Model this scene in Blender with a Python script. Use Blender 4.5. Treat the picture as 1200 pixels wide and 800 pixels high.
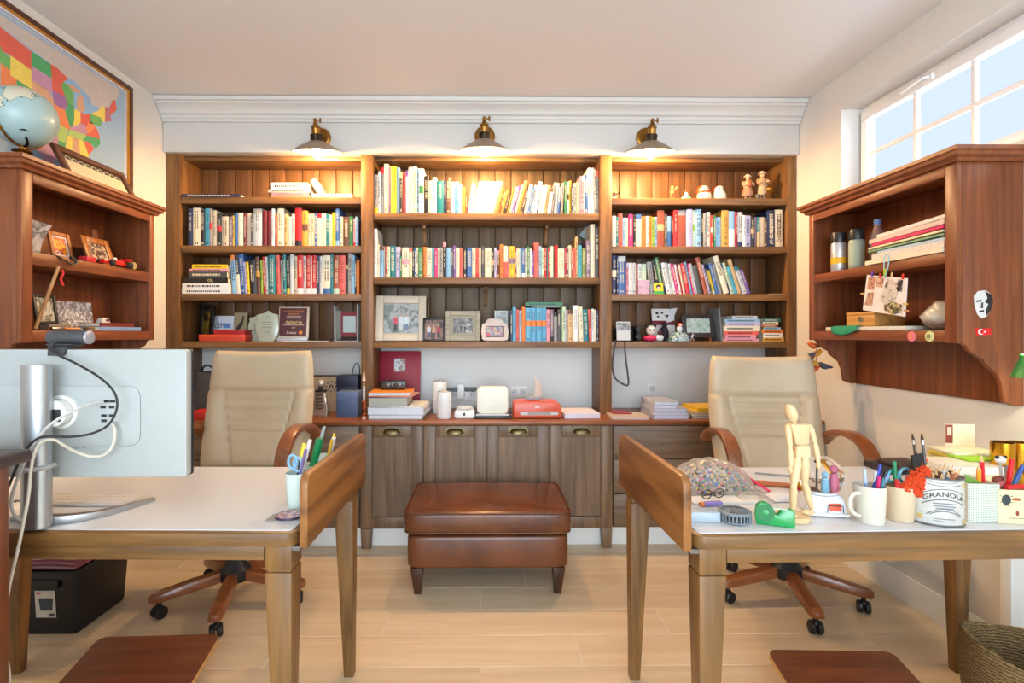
import bpy, bmesh, math, random
from mathutils import Matrix, Vector, Euler
R = math.radians
random.seed(7)
scn = bpy.context.scene
for o in list(bpy.data.objects): bpy.data.objects.remove(o)

# ---------------------------------------------------------------- camera
EYE = 1.25; FPX = 600.0; PPX = 575.0; PPY = 390.0; YAW = R(0.6)
cam_d = bpy.data.cameras.new('view_camera'); cam = bpy.data.objects.new('view_camera', cam_d)
scn.collection.objects.link(cam)
cam.location = (0, 0, EYE); cam.rotation_euler = (R(90), 0, -YAW)
cam_d.sensor_width = 36; cam_d.lens = 36 * FPX / 1200
cam_d.shift_x = (600 - PPX) / 1200; cam_d.shift_y = (PPY - 400) / 1200
cam_d.clip_start = 0.05
scn.camera = cam
scn.view_settings.view_transform = 'Standard'; scn.view_settings.look = 'None'
scn.view_settings.exposure = 0.0; scn.view_settings.gamma = 1.0
scn.view_settings.use_curve_mapping = False

# ---------------------------------------------------------------- sky, daylight and added fill
W = bpy.data.worlds.new('sky'); scn.world = W; W.use_nodes = True
bg = W.node_tree.nodes['Background']; bg.inputs[0].default_value = (0.58, 0.69, 0.88, 1); bg.inputs[1].default_value = 1.3

def area(name, loc, rot, sx, sy, power, color):
    d = bpy.data.lights.new(name, 'AREA'); d.shape = 'RECTANGLE'; d.size = sx; d.size_y = sy
    d.energy = power; d.color = color
    o = bpy.data.objects.new(name, d); scn.collection.objects.link(o)
    o.location = loc; o.rotation_euler = rot
    return o
# added soft fill from behind the camera, then daylight by the high window
area('rear_fill', (0, -4.55, 1.35), (R(90), 0, 0), 3.4, 2.3, 250, (0.74, 0.87, 1.0))
area('daylight_window', (2.3, 2.0, 2.3), (0, R(75), 0), 0.5, 1.5, 14, (0.86, 0.93, 1.0))
area('ceiling_bounce_fill', (0.6, -1.6, 1.75), (R(180), 0, 0), 0.5, 0.5, 80, (0.78, 0.89, 1.0))      # added fill aimed upward to brighten the ceiling, no lamp stands there
BULB = 1000.0          # radiance of the sconce bulbs
LAMPC = (1.0, 0.62, 0.29)

# ---------------------------------------------------------------- picking points: pixel + known depth -> metres
def ray(px, py):
    u = (px - PPX) / FPX; v = (PPY - py) / FPX; s, c = math.sin(YAW), math.cos(YAW)
    return s + u * c, c - u * s, v
def PY(px, py, Y):
    dx, dy, dz = ray(px, py); t = Y / dy; return Vector((t * dx, Y, EYE + t * dz))
def PX(px, py, X):
    dx, dy, dz = ray(px, py); t = X / dx; return Vector((X, t * dy, EYE + t * dz))
def PZ(px, py, Z):
    dx, dy, dz = ray(px, py); t = (Z - EYE) / dz; return Vector((t * dx, t * dy, Z))
def xat(px, Y): return PY(px, 390, Y).x
def zat(px, py, Y): return PY(px, py, Y).z

# ---------------------------------------------------------------- materials
def lin(c): return tuple(((v/255)/12.92 if v/255 <= 0.04045 else ((v/255+0.055)/1.055)**2.4) for v in c) + (1.0,)
MC = {}
def new_mat(name):
    m = bpy.data.materials.new(name); m.use_nodes = True
    nt = m.node_tree; return m, nt, nt.nodes['Principled BSDF']
def M(rgb, rough=0.5, metal=0.0, noise=0.06, spec=0.5, coat=0.0, emit=0.0, scale=40.0):
    """plain surface with a faint procedural unevenness"""
    key = ('M', rgb, rough, metal, noise, spec, coat, emit, scale)
    if key in MC: return MC[key]
    m, nt, b = new_mat('plain_%d_%d_%d' % rgb)
    c = lin(rgb)
    if noise > 0:
        tc = nt.nodes.new('ShaderNodeTexCoord'); n = nt.nodes.new('ShaderNodeTexNoise')
        n.inputs['Scale'].default_value = scale; n.inputs['Detail'].default_value = 3
        nt.links.new(tc.outputs['Object'], n.inputs['Vector'])
        mx = nt.nodes.new('ShaderNodeMix'); mx.data_type = 'RGBA'
        mx.inputs[6].default_value = tuple(v*(1-noise*2) for v in c[:3]) + (1,)
        mx.inputs[7].default_value = tuple(min(1, v*(1+noise*2)) for v in c[:3]) + (1,)
        nt.links.new(n.outputs['Fac'], mx.inputs[0]); nt.links.new(mx.outputs[2], b.inputs['Base Color'])
    else: b.inputs['Base Color'].default_value = c
    b.inputs['Roughness'].default_value = rough; b.inputs['Metallic'].default_value = metal
    b.inputs['Specular IOR Level'].default_value = spec; b.inputs['Coat Weight'].default_value = coat
    if emit: b.inputs['Emission Color'].default_value = c; b.inputs['Emission Strength'].default_value = emit
    MC[key] = m; return m
def wood(name, c1, c2, axis=2, rough=0.42, grain=14.0, rings=0.32, coat=0.0, bump=0.05, vary=0.25):
    """grain runs along the given object axis; every object gets its own cut of the log"""
    key = ('W', name, axis)
    if key in MC: return MC[key]
    m, nt, b = new_mat(name); N = nt.nodes.new; L = nt.links.new
    tc = N('ShaderNodeTexCoord'); oi = N('ShaderNodeObjectInfo')
    ad = N('ShaderNodeVectorMath'); ad.operation = 'MULTIPLY_ADD'
    cb = N('ShaderNodeCombineXYZ')
    for k in range(3): L(oi.outputs['Random'], cb.inputs[k])
    L(cb.outputs[0], ad.inputs[0]); ad.inputs[1].default_value = (13.1, 7.7, 9.3); L(tc.outputs['Object'], ad.inputs[2])
    mp = N('ShaderNodeMapping'); grain *= 2.6; sc = [grain]*3; sc[axis] = grain*0.06; mp.inputs['Scale'].default_value = sc
    L(ad.outputs[0], mp.inputs['Vector'])
    n1 = N('ShaderNodeTexNoise'); n1.inputs['Scale'].default_value = 1.0; n1.inputs['Detail'].default_value = 7
    n1.inputs['Roughness'].default_value = 0.65; n1.inputs['Distortion'].default_value = 0.6
    L(mp.outputs[0], n1.inputs['Vector'])
    n2 = N('ShaderNodeTexNoise'); n2.inputs['Scale'].default_value = 0.22; n2.inputs['Detail'].default_value = 1.5
    L(mp.outputs[0], n2.inputs['Vector'])
    ml = N('ShaderNodeMath'); ml.operation = 'MULTIPLY'; ml.inputs[1].default_value = 16.0; L(n2.outputs['Fac'], ml.inputs[0])
    sn = N('ShaderNodeMath'); sn.operation = 'SINE'
    m2 = N('ShaderNodeMath'); m2.operation = 'MULTIPLY'; m2.inputs[1].default_value = 3.0; L(ml.outputs[0], m2.inputs[0]); L(m2.outputs[0], sn.inputs[0])
    mr = N('ShaderNodeMath'); mr.operation = 'MULTIPLY_ADD'; mr.inputs[1].default_value = 0.22*rings; L(sn.outputs[0], mr.inputs[0]); L(n1.outputs['Fac'], mr.inputs[2])
    rp = N('ShaderNodeValToRGB'); e = rp.color_ramp.elements
    e[0].position = 0.27; e[0].color = lin(c1); e[1].position = 0.73; e[1].color = lin(c2)
    L(mr.outputs[0], rp.inputs[0])
    hs = N('ShaderNodeHueSaturation')
    vm = N('ShaderNodeMath'); vm.operation = 'MULTIPLY_ADD'; vm.inputs[1].default_value = vary; vm.inputs[2].default_value = 1.0 - vary/2
    L(oi.outputs['Random'], vm.inputs[0]); L(vm.outputs[0], hs.inputs['Value']); L(rp.outputs[0], hs.inputs['Color'])
    L(hs.outputs[0], b.inputs['Base Color'])
    bp = N('ShaderNodeBump'); bp.inputs['Strength'].default_value = bump; bp.inputs['Distance'].default_value = 0.004
    L(n1.outputs['Fac'], bp.inputs['Height']); L(bp.outputs[0], b.inputs['Normal'])
    b.inputs['Roughness'].default_value = rough; b.inputs['Coat Weight'].default_value = coat
    MC[key] = m; return m
def leather(name, c1, c2, rough, scale=260):
    if name in MC: return MC[name]
    m, nt, b = new_mat(name); N = nt.nodes.new; L = nt.links.new
    tc = N('ShaderNodeTexCoord'); n = N('ShaderNodeTexNoise'); n.inputs['Scale'].default_value = 5; n.inputs['Detail'].default_value = 5
    L(tc.outputs['Object'], n.inputs['Vector'])
    rp = N('ShaderNodeValToRGB'); e = rp.color_ramp.elements; e[0].position = .3; e[0].color = lin(c1); e[1].position = .7; e[1].color = lin(c2)
    L(n.outputs['Fac'], rp.inputs[0]); L(rp.outputs[0], b.inputs['Base Color'])
    v = N('ShaderNodeTexVoronoi'); v.inputs['Scale'].default_value = scale; L(tc.outputs['Object'], v.inputs['Vector'])
    bp = N('ShaderNodeBump'); bp.inputs['Strength'].default_value = .12; bp.inputs['Distance'].default_value = .001
    L(v.outputs['Distance'], bp.inputs['Height']); L(bp.outputs[0], b.inputs['Normal'])
    b.inputs['Roughness'].default_value = rough
    MC[name] = m; return m
def glass_mat(name, tint=(1, 1, 1, 1), gloss=0.12):
    if name in MC: return MC[name]
    m, nt, b = new_mat(name); nt.nodes.remove(b); N = nt.nodes.new; L = nt.links.new
    t = N('ShaderNodeBsdfTransparent'); t.inputs[0].default_value = tint
    g = N('ShaderNodeBsdfGlossy'); g.inputs['Roughness'].default_value = .04
    lw = N('ShaderNodeLayerWeight'); lw.inputs['Blend'].default_value = gloss
    mx = N('ShaderNodeMixShader'); L(lw.outputs['Fresnel'], mx.inputs[0]); L(t.outputs[0], mx.inputs[1]); L(g.outputs[0], mx.inputs[2])
    L(mx.outputs[0], nt.nodes['Material Output'].inputs[0]); MC[name] = m; return m
def photo(name, cols, scale=9.0, seed=0.0):
    """printed photograph: blotches of the picture's colours"""
    key = ('P', name)
    if key in MC: return MC[key]
    m, nt, b = new_mat(name); N = nt.nodes.new; L = nt.links.new
    tc = N('ShaderNodeTexCoord'); mp = N('ShaderNodeMapping'); mp.inputs['Location'].default_value = (seed, seed*1.7, seed*.6)
    L(tc.outputs['Object'], mp.inputs[0])
    n = N('ShaderNodeTexNoise'); n.inputs['Scale'].default_value = scale; n.inputs['Detail'].default_value = 4; n.inputs['Distortion'].default_value = .8
    L(mp.outputs[0], n.inputs['Vector'])
    rp = N('ShaderNodeValToRGB'); rp.color_ramp.interpolation = 'EASE'
    while len(rp.color_ramp.elements) < len(cols): rp.color_ramp.elements.new(.5)
    for i, c in enumerate(cols):
        rp.color_ramp.elements[i].position = .28 + .44*i/max(1, len(cols)-1); rp.color_ramp.elements[i].color = lin(c)
    L(n.outputs['Fac'], rp.inputs[0]); L(rp.outputs[0], b.inputs['Base Color']); b.inputs['Roughness'].default_value = .3
    MC[key] = m; return m

def plaster(name, c, rough=.85):
    if name in MC: return MC[name]
    m, nt, b = new_mat(name); N = nt.nodes.new; L = nt.links.new
    tc = N('ShaderNodeTexCoord'); n = N('ShaderNodeTexNoise'); n.inputs['Scale'].default_value = 60; n.inputs['Detail'].default_value = 4
    L(tc.outputs['Object'], n.inputs['Vector'])
    bp = N('ShaderNodeBump'); bp.inputs['Strength'].default_value = .04; bp.inputs['Distance'].default_value = .003
    L(n.outputs['Fac'], bp.inputs['Height']); L(bp.outputs[0], b.inputs['Normal'])
    b.inputs['Base Color'].default_value = lin(c); b.inputs['Roughness'].default_value = rough
    MC[name] = m; return m

# ---------------------------------------------------------------- mesh builder
class MB:
    def __init__(s): s.v = []; s.f = []; s.m = []
    def add(s, vs, fs, mi=0, T=None):
        o = len(s.v)
        s.v += [tuple(T @ Vector(p)) if T else tuple(p) for p in vs]
        s.f += [tuple(i + o for i in f) for f in fs]; s.m += [mi]*len(fs); return s
    def b(s, x0, x1, y0, y1, z0, z1, mi=0, T=None):
        vs = [(x, y, z) for z in (z0, z1) for y in (y0, y1) for x in (x0, x1)]
        return s.add(vs, [(0,2,3,1), (4,5,7,6), (0,1,5,4), (2,6,7,3), (0,4,6,2), (1,3,7,5)], mi, T)
    def box(s, c, d, rot=None, mi=0):
        T = Matrix.Translation(c) @ (Euler(rot).to_matrix().to_4x4() if rot else Matrix())
        return s.b(-d[0]/2, d[0]/2, -d[1]/2, d[1]/2, -d[2]/2, d[2]/2, mi, T)
    def hexa(s, p, mi=0):   # 8 corner points, bottom ring then top ring
        return s.add(p, [(3,2,1,0), (4,5,6,7), (0,1,5,4), (1,2,6,5), (2,3,7,6), (3,0,4,7)], mi)
    def lathe(s, prof, n=20, T=None, mi=0, a0=0, a1=2*math.pi):
        full = abs(a1-a0-2*math.pi) < 1e-6; k = n if full else n+1; vs = []; fs = []
        for r, z in prof:
            for i in range(k):
                a = a0+(a1-a0)*i/n; vs.append((max(r, 1e-5)*math.cos(a), max(r, 1e-5)*math.sin(a), z))
        for j in range(len(prof)-1):
            for i in range(n):
                i2 = (i+1) % k; fs.append((j*k+i, j*k+i2, (j+1)*k+i2, (j+1)*k+i))
        return s.add(vs, fs, mi, T)
    def cyl(s, p0, p1, r0, r1=None, n=14, mi=0):
        p0, p1 = Vector(p0), Vector(p1); d = p1-p0; L = d.length
        T = Matrix.Translation(p0) @ d.to_track_quat('Z', 'Y').to_matrix().to_4x4()
        r1 = r0 if r1 is None else r1
        return s.lathe([(0, 0), (r0, 0), (r1, L), (0, L)], n, T, mi)
    def sph(s, c, r, n=14, mi=0, rot=None):
        r = (r, r, r) if not hasattr(r, '__len__') else r
        T = Matrix.Translation(c) @ (Euler(rot).to_matrix().to_4x4() if rot else Matrix()) @ Matrix.Diagonal((*r, 1))
        k = max(4, n//2); return s.lathe([(math.sin(math.pi*i/k), -math.cos(math.pi*i/k)) for i in range(k+1)], n, T, mi)
    def tube(s, pts, r, n=8, mi=0, smooth=0, flat=None):
        P = [Vector(p) for p in pts]
        for _ in range(smooth):
            Q = [P[0]]
            for a, c in zip(P, P[1:]): Q += [a*.75+c*.25, a*.25+c*.75]
            P = Q + [P[-1]]
        vs = []; fs = []; up = None
        for i, p in enumerate(P):
            t = (P[min(i+1, len(P)-1)] - P[max(i-1, 0)]).normalized()
            if up is None:
                up = Vector((0, 0, 1)) if abs(t.z) < .9 else Vector((1, 0, 0))
            side = t.cross(up).normalized(); up = side.cross(t).normalized()
            rr = r[min(i, len(r)-1)] if hasattr(r, '__len__') else r
            for k in range(n):
                a = 2*math.pi*k/n; vs.append(p + side*math.cos(a)*rr*(flat or 1) + up*math.sin(a)*rr)
        for i in range(len(P)-1):
            for k in range(n): fs.append((i*n+k, i*n+(k+1) % n, (i+1)*n+(k+1) % n, (i+1)*n+k))
        fs += [tuple(range(n))[::-1], tuple(range((len(P)-1)*n, len(P)*n))]
        return s.add(vs, fs, mi)
    def prism(s, poly, axis, a0, a1, mi=0, T=None):
        """2-D outline pushed along an axis: x:(y,z) y:(x,z) z:(x,y)"""
        def p3(q, a): return {'x': (a, q[0], q[1]), 'y': (q[0], a, q[1]), 'z': (q[0], q[1], a)}[axis]
        n = len(poly); vs = [p3(q, a0) for q in poly] + [p3(q, a1) for q in poly]
        fs = [tuple(range(n))[::-1], tuple(range(n, 2*n))] + [(i, (i+1) % n, n+(i+1) % n, n+i) for i in range(n)]
        return s.add(vs, fs, mi, T)
    def surf(s, fn, nu, nv, mi=0, cu=False, cv=False, T=None):
        ku = nu if cu else nu+1; kv = nv if cv else nv+1
        vs = [fn(i/nu, j/nv) for j in range(kv) for i in range(ku)]; fs = []
        for j in range(nv):
            for i in range(nu):
                i2 = (i+1) % ku; j2 = (j+1) % kv; fs.append((j*ku+i, j*ku+i2, j2*ku+i2, j2*ku+i))
        return s.add(vs, fs, mi, T)
    def q(s, a, b_, c, d, mi=0, T=None): return s.add([a, b_, c, d], [(0, 1, 2, 3)], mi, T)
    def mesh(s, name, mats, bevel=0, seg=2, smooth=38):
        me = bpy.data.meshes.new(name); me.from_pydata([tuple(p) for p in s.v], [], s.f)
        mats = mats if isinstance(mats, (list, tuple)) else [mats]
        for m in mats: me.materials.append(m)
        for p, mi in zip(me.polygons, s.m): p.material_index = mi
        bm = bmesh.new(); bm.from_mesh(me)
        bmesh.ops.recalc_face_normals(bm, faces=bm.faces)
        if bevel:
            ed = [e for e in bm.edges if len(e.link_faces) == 2 and e.calc_face_angle(0) > R(30)]
            bmesh.ops.bevel(bm, geom=ed, offset=bevel, segments=seg, affect='EDGES', clamp_overlap=True, profile=.5)
        bm.to_mesh(me); bm.free()
        for p in me.polygons: p.use_smooth = True
        me.set_sharp_from_angle(angle=R(smooth)); return me
    def build(s, name, mats, parent=None, bevel=0, seg=2, smooth=38, loc=None, rot=None):
        o = bpy.data.objects.new(name, s.mesh(name, mats, bevel, seg, smooth)); scn.collection.objects.link(o)
        if parent: o.parent = parent
        if loc: o.location = loc
        if rot: o.rotation_euler = rot
        return o
def link(o): scn.collection.objects.link(o); return o
def tag(o, label=None, cat=None, group=None, kind=None):
    if label: o['label'] = label
    if cat: o['category'] = cat
    if group: o['group'] = group
    if kind: o['kind'] = kind
    return o
def thing(name, label, cat, loc=(0, 0, 0), rz=0, group=None):
    o = bpy.data.objects.new(name, None); link(o); o.empty_display_size = .1
    o.location = loc; o.rotation_euler = (0, 0, rz); return tag(o, label, cat, group)
def place(o, me_name, mesh, parent): 
    c = bpy.data.objects.new(me_name, mesh); link(c); c.parent = parent; return c
def text_geo(s, size, depth=.0004, align='CENTER'):
    cu = bpy.data.curves.new('txt', 'FONT'); cu.body = s; cu.size = size; cu.align_x = align; cu.align_y = 'CENTER'; cu.extrude = depth; cu.resolution_u = 2
    o = bpy.data.objects.new('txt', cu); link(o)
    me = bpy.data.meshes.new_from_object(o.evaluated_get(bpy.context.evaluated_depsgraph_get()))
    vs = [v.co.copy() for v in me.vertices]; fs = [tuple(p.vertices) for p in me.polygons]
    bpy.data.objects.remove(o); bpy.data.curves.remove(cu); bpy.data.meshes.remove(me)
    return vs, fs
def add_text(mb, s, size, T, mi=0, warp=None, depth=.0004, align='CENTER'):
    vs, fs = text_geo(s, size, depth, align)
    if warp: vs = [warp(v) for v in vs]
    mb.add(vs, fs, mi, T)
FRONT = Matrix(((1,0,0,0),(0,0,-1,0),(0,1,0,0),(0,0,0,1)))      # text plane xy -> facing -Y (towards the room)
def rrect(w, h, r, n=4, cx=0, cy=0):
    p = []
    for sx, sy, a in ((1, 1, 0), (-1, 1, 90), (-1, -1, 180), (1, -1, 270)):
        for k in range(n+1):
            t = R(a+90*k/n); p.append((cx+sx*(w/2-r)+r*math.cos(t), cy+sy*(h/2-r)+r*math.sin(t)))
    return p

# shared finishes
WHITE = plaster('white_paint', (232, 231, 226)); WALLM = plaster('wall_paint', (222, 219, 213)); CEILM = plaster('ceiling_paint', (226, 225, 224))
TRIMW = M((236, 236, 232), .45, noise=0.01); PLASTW = M((235, 235, 232), .35, noise=0.01)
BLACKP = M((22, 22, 24), .45); CHROME = M((190, 192, 195), .22, 1.0, noise=0.02); BRASS = M((150, 108, 52), .33, 1.0, noise=.12)
def case(ax): return wood('bookcase_oak', (90, 60, 32), (148, 104, 58), ax, .45, 13)
def back_wood(ax): return wood('back_board_oak', (74, 56, 33), (112, 87, 53), ax, .5, 14, vary=.18)
def back_wood2(ax): return wood('back_board_brown_oak', (80, 50, 25), (120, 80, 42), ax, .5, 14, vary=.18)
def low(ax): return wood('cabinet_oak', (86, 64, 46), (134, 106, 78), ax, .42, 14)
def hut(ax): return wood('hutch_mahogany', (98, 48, 24), (142, 80, 42), ax, .38, 16, rings=.25, vary=.08)
def desk(ax): return wood('desk_oak', (92, 65, 34), (144, 103, 56), ax, .4, 15, vary=.12)
def panelw(ax): return wood('desk_panel_oak', (104, 64, 30), (150, 99, 49), ax, .42, 11, rings=.8, vary=.1)
def chairw(ax): return wood('chair_beech', (112, 62, 32), (152, 90, 50), ax, .28, 16, rings=.2, vary=.06, coat=.2)
# ================================================================ THE ROOM
XL, XR, YB, YF, ZC = -1.985, 1.96, 3.46, -4.6, 2.67
def struct(o): o['kind'] = 'structure'; return o
m, nt, bs = new_mat('grout'); bs.inputs['Base Color'].default_value = lin((226, 214, 194)); bs.inputs['Roughness'].default_value = .8; GROUT = m
floor = struct(MB().b(XL-.1, XR+.2, YF-.1, YB+.1, -.1, -.0015).build('floor', GROUT))
PLANK = wood('floor_plank_oak', (204, 181, 148), (222, 203, 174), 0, .36, 7, rings=.35, vary=.16, bump=.02)
pl_full = MB().b(-.5985, .5985, -.0978, .0978, -.009, 0).mesh('plank', PLANK, bevel=.0012, seg=1)
joints = {0: -.02, 1: -.43, 2: .37, 3: -.02, 4: .55, 5: -.3, -1: .2, -2: .765}
for k in range(-3, 13):
    yc = 2.414 - k*.198
    j0 = joints.get(k, (k*.437) % 1.2)
    x = j0 - 1.2*3
    while x < XR:
        a, b_ = max(x, XL), min(x+1.2, XR)
        if b_ - a > .05:
            if abs(b_-a-1.2) < 1e-4: me = pl_full
            else: me = MB().b(-(b_-a)/2+.0015, (b_-a)/2-.0015, -.0978, .0978, -.009, 0).mesh('plank', PLANK, bevel=.0012, seg=1)
            o = place(None, 'plank', me, floor); o.location = ((a+b_)/2, yc, 0)
        x += 1.2
struct(MB().b(XL-.1, XR+.2, YF-.1, YB+.1, ZC, ZC+.1).build('ceiling', CEILM))
struct(MB().b(XL-.1, XL, YF, YB, 0, ZC).build('wall_left', WALLM))
WY0, WY1, WZ0, WZ1 = 1.20, 2.80, 1.955, 2.48
struct(MB().b(XR, XR+.16, YF, WY0, 0, ZC).b(XR, XR+.16, WY1, YB, 0, ZC).b(XR, XR+.16, WY0, WY1, 0, WZ0).b(XR, XR+.16, WY0, WY1, WZ1, ZC).build('wall_right', WALLM))
struct(MB().b(XL-.1, XR+.2, YB, YB+.1, 0, ZC).build('wall_back', plaster('niche_paint', (226, 228, 226))))
struct(MB().b(XL, XL+.27, YF-.1, YF, 0, ZC).b(XR-.27, XR, YF-.1, YF, 0, ZC).b(XL+.27, XR-.27, YF-.1, YF, 2.5, ZC).build('wall_front', WALLM))
# skirting boards
def skirt(name, x_wall, sgn, y0, y1):
    pr = [(0, 0), (.016, 0), (.016, .075), (.013, .082), (.013, .1), (.007, .112), (.007, .12), (0, .122)]
    struct(MB().prism([(x_wall+sgn*a, z) for a, z in pr], 'y', y0, y1).build(name, TRIMW))
skirt('baseboard_left', XL, 1, YF, 2.97); skirt('baseboard_right', XR, -1, YF, 2.97)
struct(MB().b(XL+.03, XR-.03, 3.02, 3.034, 0, .116).build('baseboard_back', TRIMW, bevel=.003))
# boxed soffit over the bookcase and its crown moulding
SOF = M((204, 202, 197), .5, noise=.01)
struct(MB().b(XL+.003, XR-.003, 3.17, 3.25, 2.363, 2.665).b(XL+.003, XR-.003, 3.25, YB, 2.372, 2.665).build('trim_1', SOF, bevel=.002))
cp = [(3.17, 2.545), (3.155, 2.545), (3.155, 2.562), (3.148, 2.566), (3.145, 2.58), (3.13, 2.588), (3.126, 2.60), (3.118, 2.612), (3.10, 2.626), (3.088, 2.632), (3.088, 2.642), (3.075, 2.646), (3.07, 2.666), (3.17, 2.666)]
struct(MB().prism(cp, 'x', XL+.004, XR-.004).build('trim_2', SOF, smooth=20))
# boxed pipe at the foot of the window wall
struct(MB().b(XR-.06, XR, 1.83, 1.872, 0, .48).build('trim_3', TRIMW, bevel=.003))

# high window in the right wall
wn = thing('window_1', None, None, (XR+.11, 2.0, WZ0)); wn['kind'] = 'structure'
def L3(mb): return mb.xf if False else mb
FX0, FX1 = 0.0, .05
y0, y1, z0, z1 = WY0-2.0, WY1-2.0, 0.0, WZ1-WZ0
VIN = M((240, 241, 242), .35, noise=.01)
MB().b(FX0, FX1, y0, y1, z1-.035, z1).b(FX0, FX1, y0, y1, z0, z0+.03).b(FX0, FX1, y1-.03, y1, z0+.03, z1-.035).b(FX0, FX1, y0, y0+.03, z0+.03, z1-.035).build('window_frame', VIN, wn, bevel=.004)
gy0, gy1, gz0, gz1 = y0+.062, y1-.062, .072, z1-.078
MB().b(-.018, .03, y0+.022, y1-.022, gz1, z1-.028).b(-.018, .03, y0+.022, y1-.022, .024, gz0).b(-.018, .03, gy1, y1-.022, gz0, gz1).b(-.018, .03, y0+.022, gy0, gz0, gz1).build('sash', VIN, wn, bevel=.004)
n = 5; GL = glass_mat('window_glass', gloss=.08)
for i in range(1, n):
    yy = gy0+(gy1-gy0)*i/n; MB().b(-.004, .016, yy-.011, yy+.011, gz0, gz1).build('muntin', VIN, wn, bevel=.003)
zm = (gz0+gz1)/2; MB().b(-.0045, .0165, gy0, gy1, zm-.011, zm+.011).build('muntin', VIN, wn, bevel=.003)
for i in range(n):
    for k in range(2):
        ya, yb = gy0+(gy1-gy0)*i/n, gy0+(gy1-gy0)*(i+1)/n; za, zb = (gz0, zm) if k == 0 else (zm, gz1)
        MB().b(.004, .008, ya+.011, yb-.011, za+.011, zb-.011).build('pane', GL, wn)
hd = PX(1088, 84, XR+.09)
h = MB().box((-.022, hd.y-2.0, z1-.052), (.012, .05, .028)).tube([(-.03, hd.y-2.0-.012, z1-.052), (-.05, hd.y-2.0-.005, z1-.052), (-.052, hd.y-2.0+.06, z1-.058), (-.052, hd.y-2.0+.12, z1-.066)], [.008, .009, .008, .006], 8, smooth=2)
h.build('window_handle', VIN, wn)

# ================================================================ BOOKCASE
BY0, BY1 = 3.2, 3.455
ZS_SIDE = [2.098, 1.794, 1.495, 1.197]; ZS_MID = [1.999, 1.597, 1.197]; ST = .042; ZW = .744
ux = [(XL+.004, xat(210.5, BY0)), (xat(423, BY0), xat(437, BY0)), (xat(703.5, BY0), xat(717, BY0)), (xat(923, BY0), XR-.004)]
bays = [(ux[i][1], ux[i+1][0]) for i in range(3)]
bc = thing('bookcase', 'wide built-in oak bookcase of three bays standing on the cabinet worktop', 'bookcase', (0, 3.33, ZW))
def bcb(name, x0, x1, y0, y1, z0, z1, mat, bev=.003):
    return MB().b(x0, x1, y0-3.33, y1-3.33, z0-ZW, z1-ZW).build(name, mat, bc, bevel=bev)
for a, b_ in ux: bcb('upright', a, b_, BY0, BY1, ZW, 2.363, case(2))
for i, (a, b_) in enumerate(bays):
    for z in (ZS_MID if i == 1 else ZS_SIDE): bcb('shelf', a, b_, BY0+.006, 3.44, z-ST, z, case(0))
    bcb('top_board', a, b_, 3.252, 3.44, 2.34, 2.363, case(0))
    bcb('back_sheet', a, b_, 3.4545, 3.4585, 1.155, 2.363, M((44, 32, 20), .7), 0)
    nb = 13 if i == 1 else 10; w = (b_-a)/nb
    for k in range(nb):
        bcb('back_board', a+k*w+.0022, a+(k+1)*w-.0022, 3.442, 3.454, 1.155, 2.363, back_wood(2) if i == 1 else back_wood2(2), .003)
def bracket(px, z):
    x = xat(px, 3.42)
    pr = [(0, 0), (-.075, 0), (-.072, -.018), (-.045, -.03), (-.03, -.055), (-.024, -.1), (-.012, -.125), (0, -.13)]
    MB().prism([(3.44-3.33+p, z-ZW+q) for p, q in pr], 'x', x-.011, x+.011).build('shelf_bracket', case(2), bc, bevel=.002)
bracket(498, 1.999-ST); bracket(640, 1.999-ST); bracket(569, 1.597-ST)

# ================================================================ LOW CABINETS
CB = 2.975
wt = MB().b(XL+.004, XR-.004, 2.93, 3.455, .722, ZW).build('worktop', wood('worktop_oak', (120, 66, 34), (164, 98, 54), 0, .35, 13), bevel=.004)
tag(wt, 'continuous reddish wooden worktop running along the tops of the low cabinets', 'worktop')
cup_me = None
HANDLE = M((112, 100, 70), .35, 1.0, noise=.1)
def cup_handle(parent, x, z, y):
    global cup_me
    if cup_me is None:
        mb = MB()
        def f(u, v):   # quarter dome
            a = math.pi*u; e = v*math.pi/2
            return (.05*math.cos(a)*(1-.12*math.sin(e)**2) if True else 0, -.026*math.sin(e)*abs(math.sin(a))**.6 - .002, .03*math.sin(a)**.7*math.cos(e) if math.sin(a) > 0 else 0)
        mb.surf(f, 20, 7); mb.prism(rrect(.112, .034, .006, 3, 0, .016), 'y', -.002, .001)
        mb.b(-.05, .05, -.006, -.002, -.004, .002)
        cup_me = mb.mesh('handle', HANDLE)
    o = place(None, 'handle', cup_me, parent); o.location = (x, y, z); return o
def door(parent, x0, x1, z0, z1):
    rail = .066
    mb = MB().b(x0, x0+rail, -.02, 0, z0, z1).b(x1-rail, x1, -.02, 0, z0, z1).b(x0+rail, x1-rail, -.02, 0, z1-rail, z1).b(x0+rail, x1-rail, -.02, 0, z0, z0+rail)
    d = mb.build('door', low(2), parent, bevel=.0025)
    MB().b(x0+rail+.001, x1-rail-.001, -.009, -.002, z0+rail+.001, z1-rail-.001).build('panel', low(2), d)
    cup_handle(d, (x0+x1)/2, z1-.045, -.021)
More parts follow.
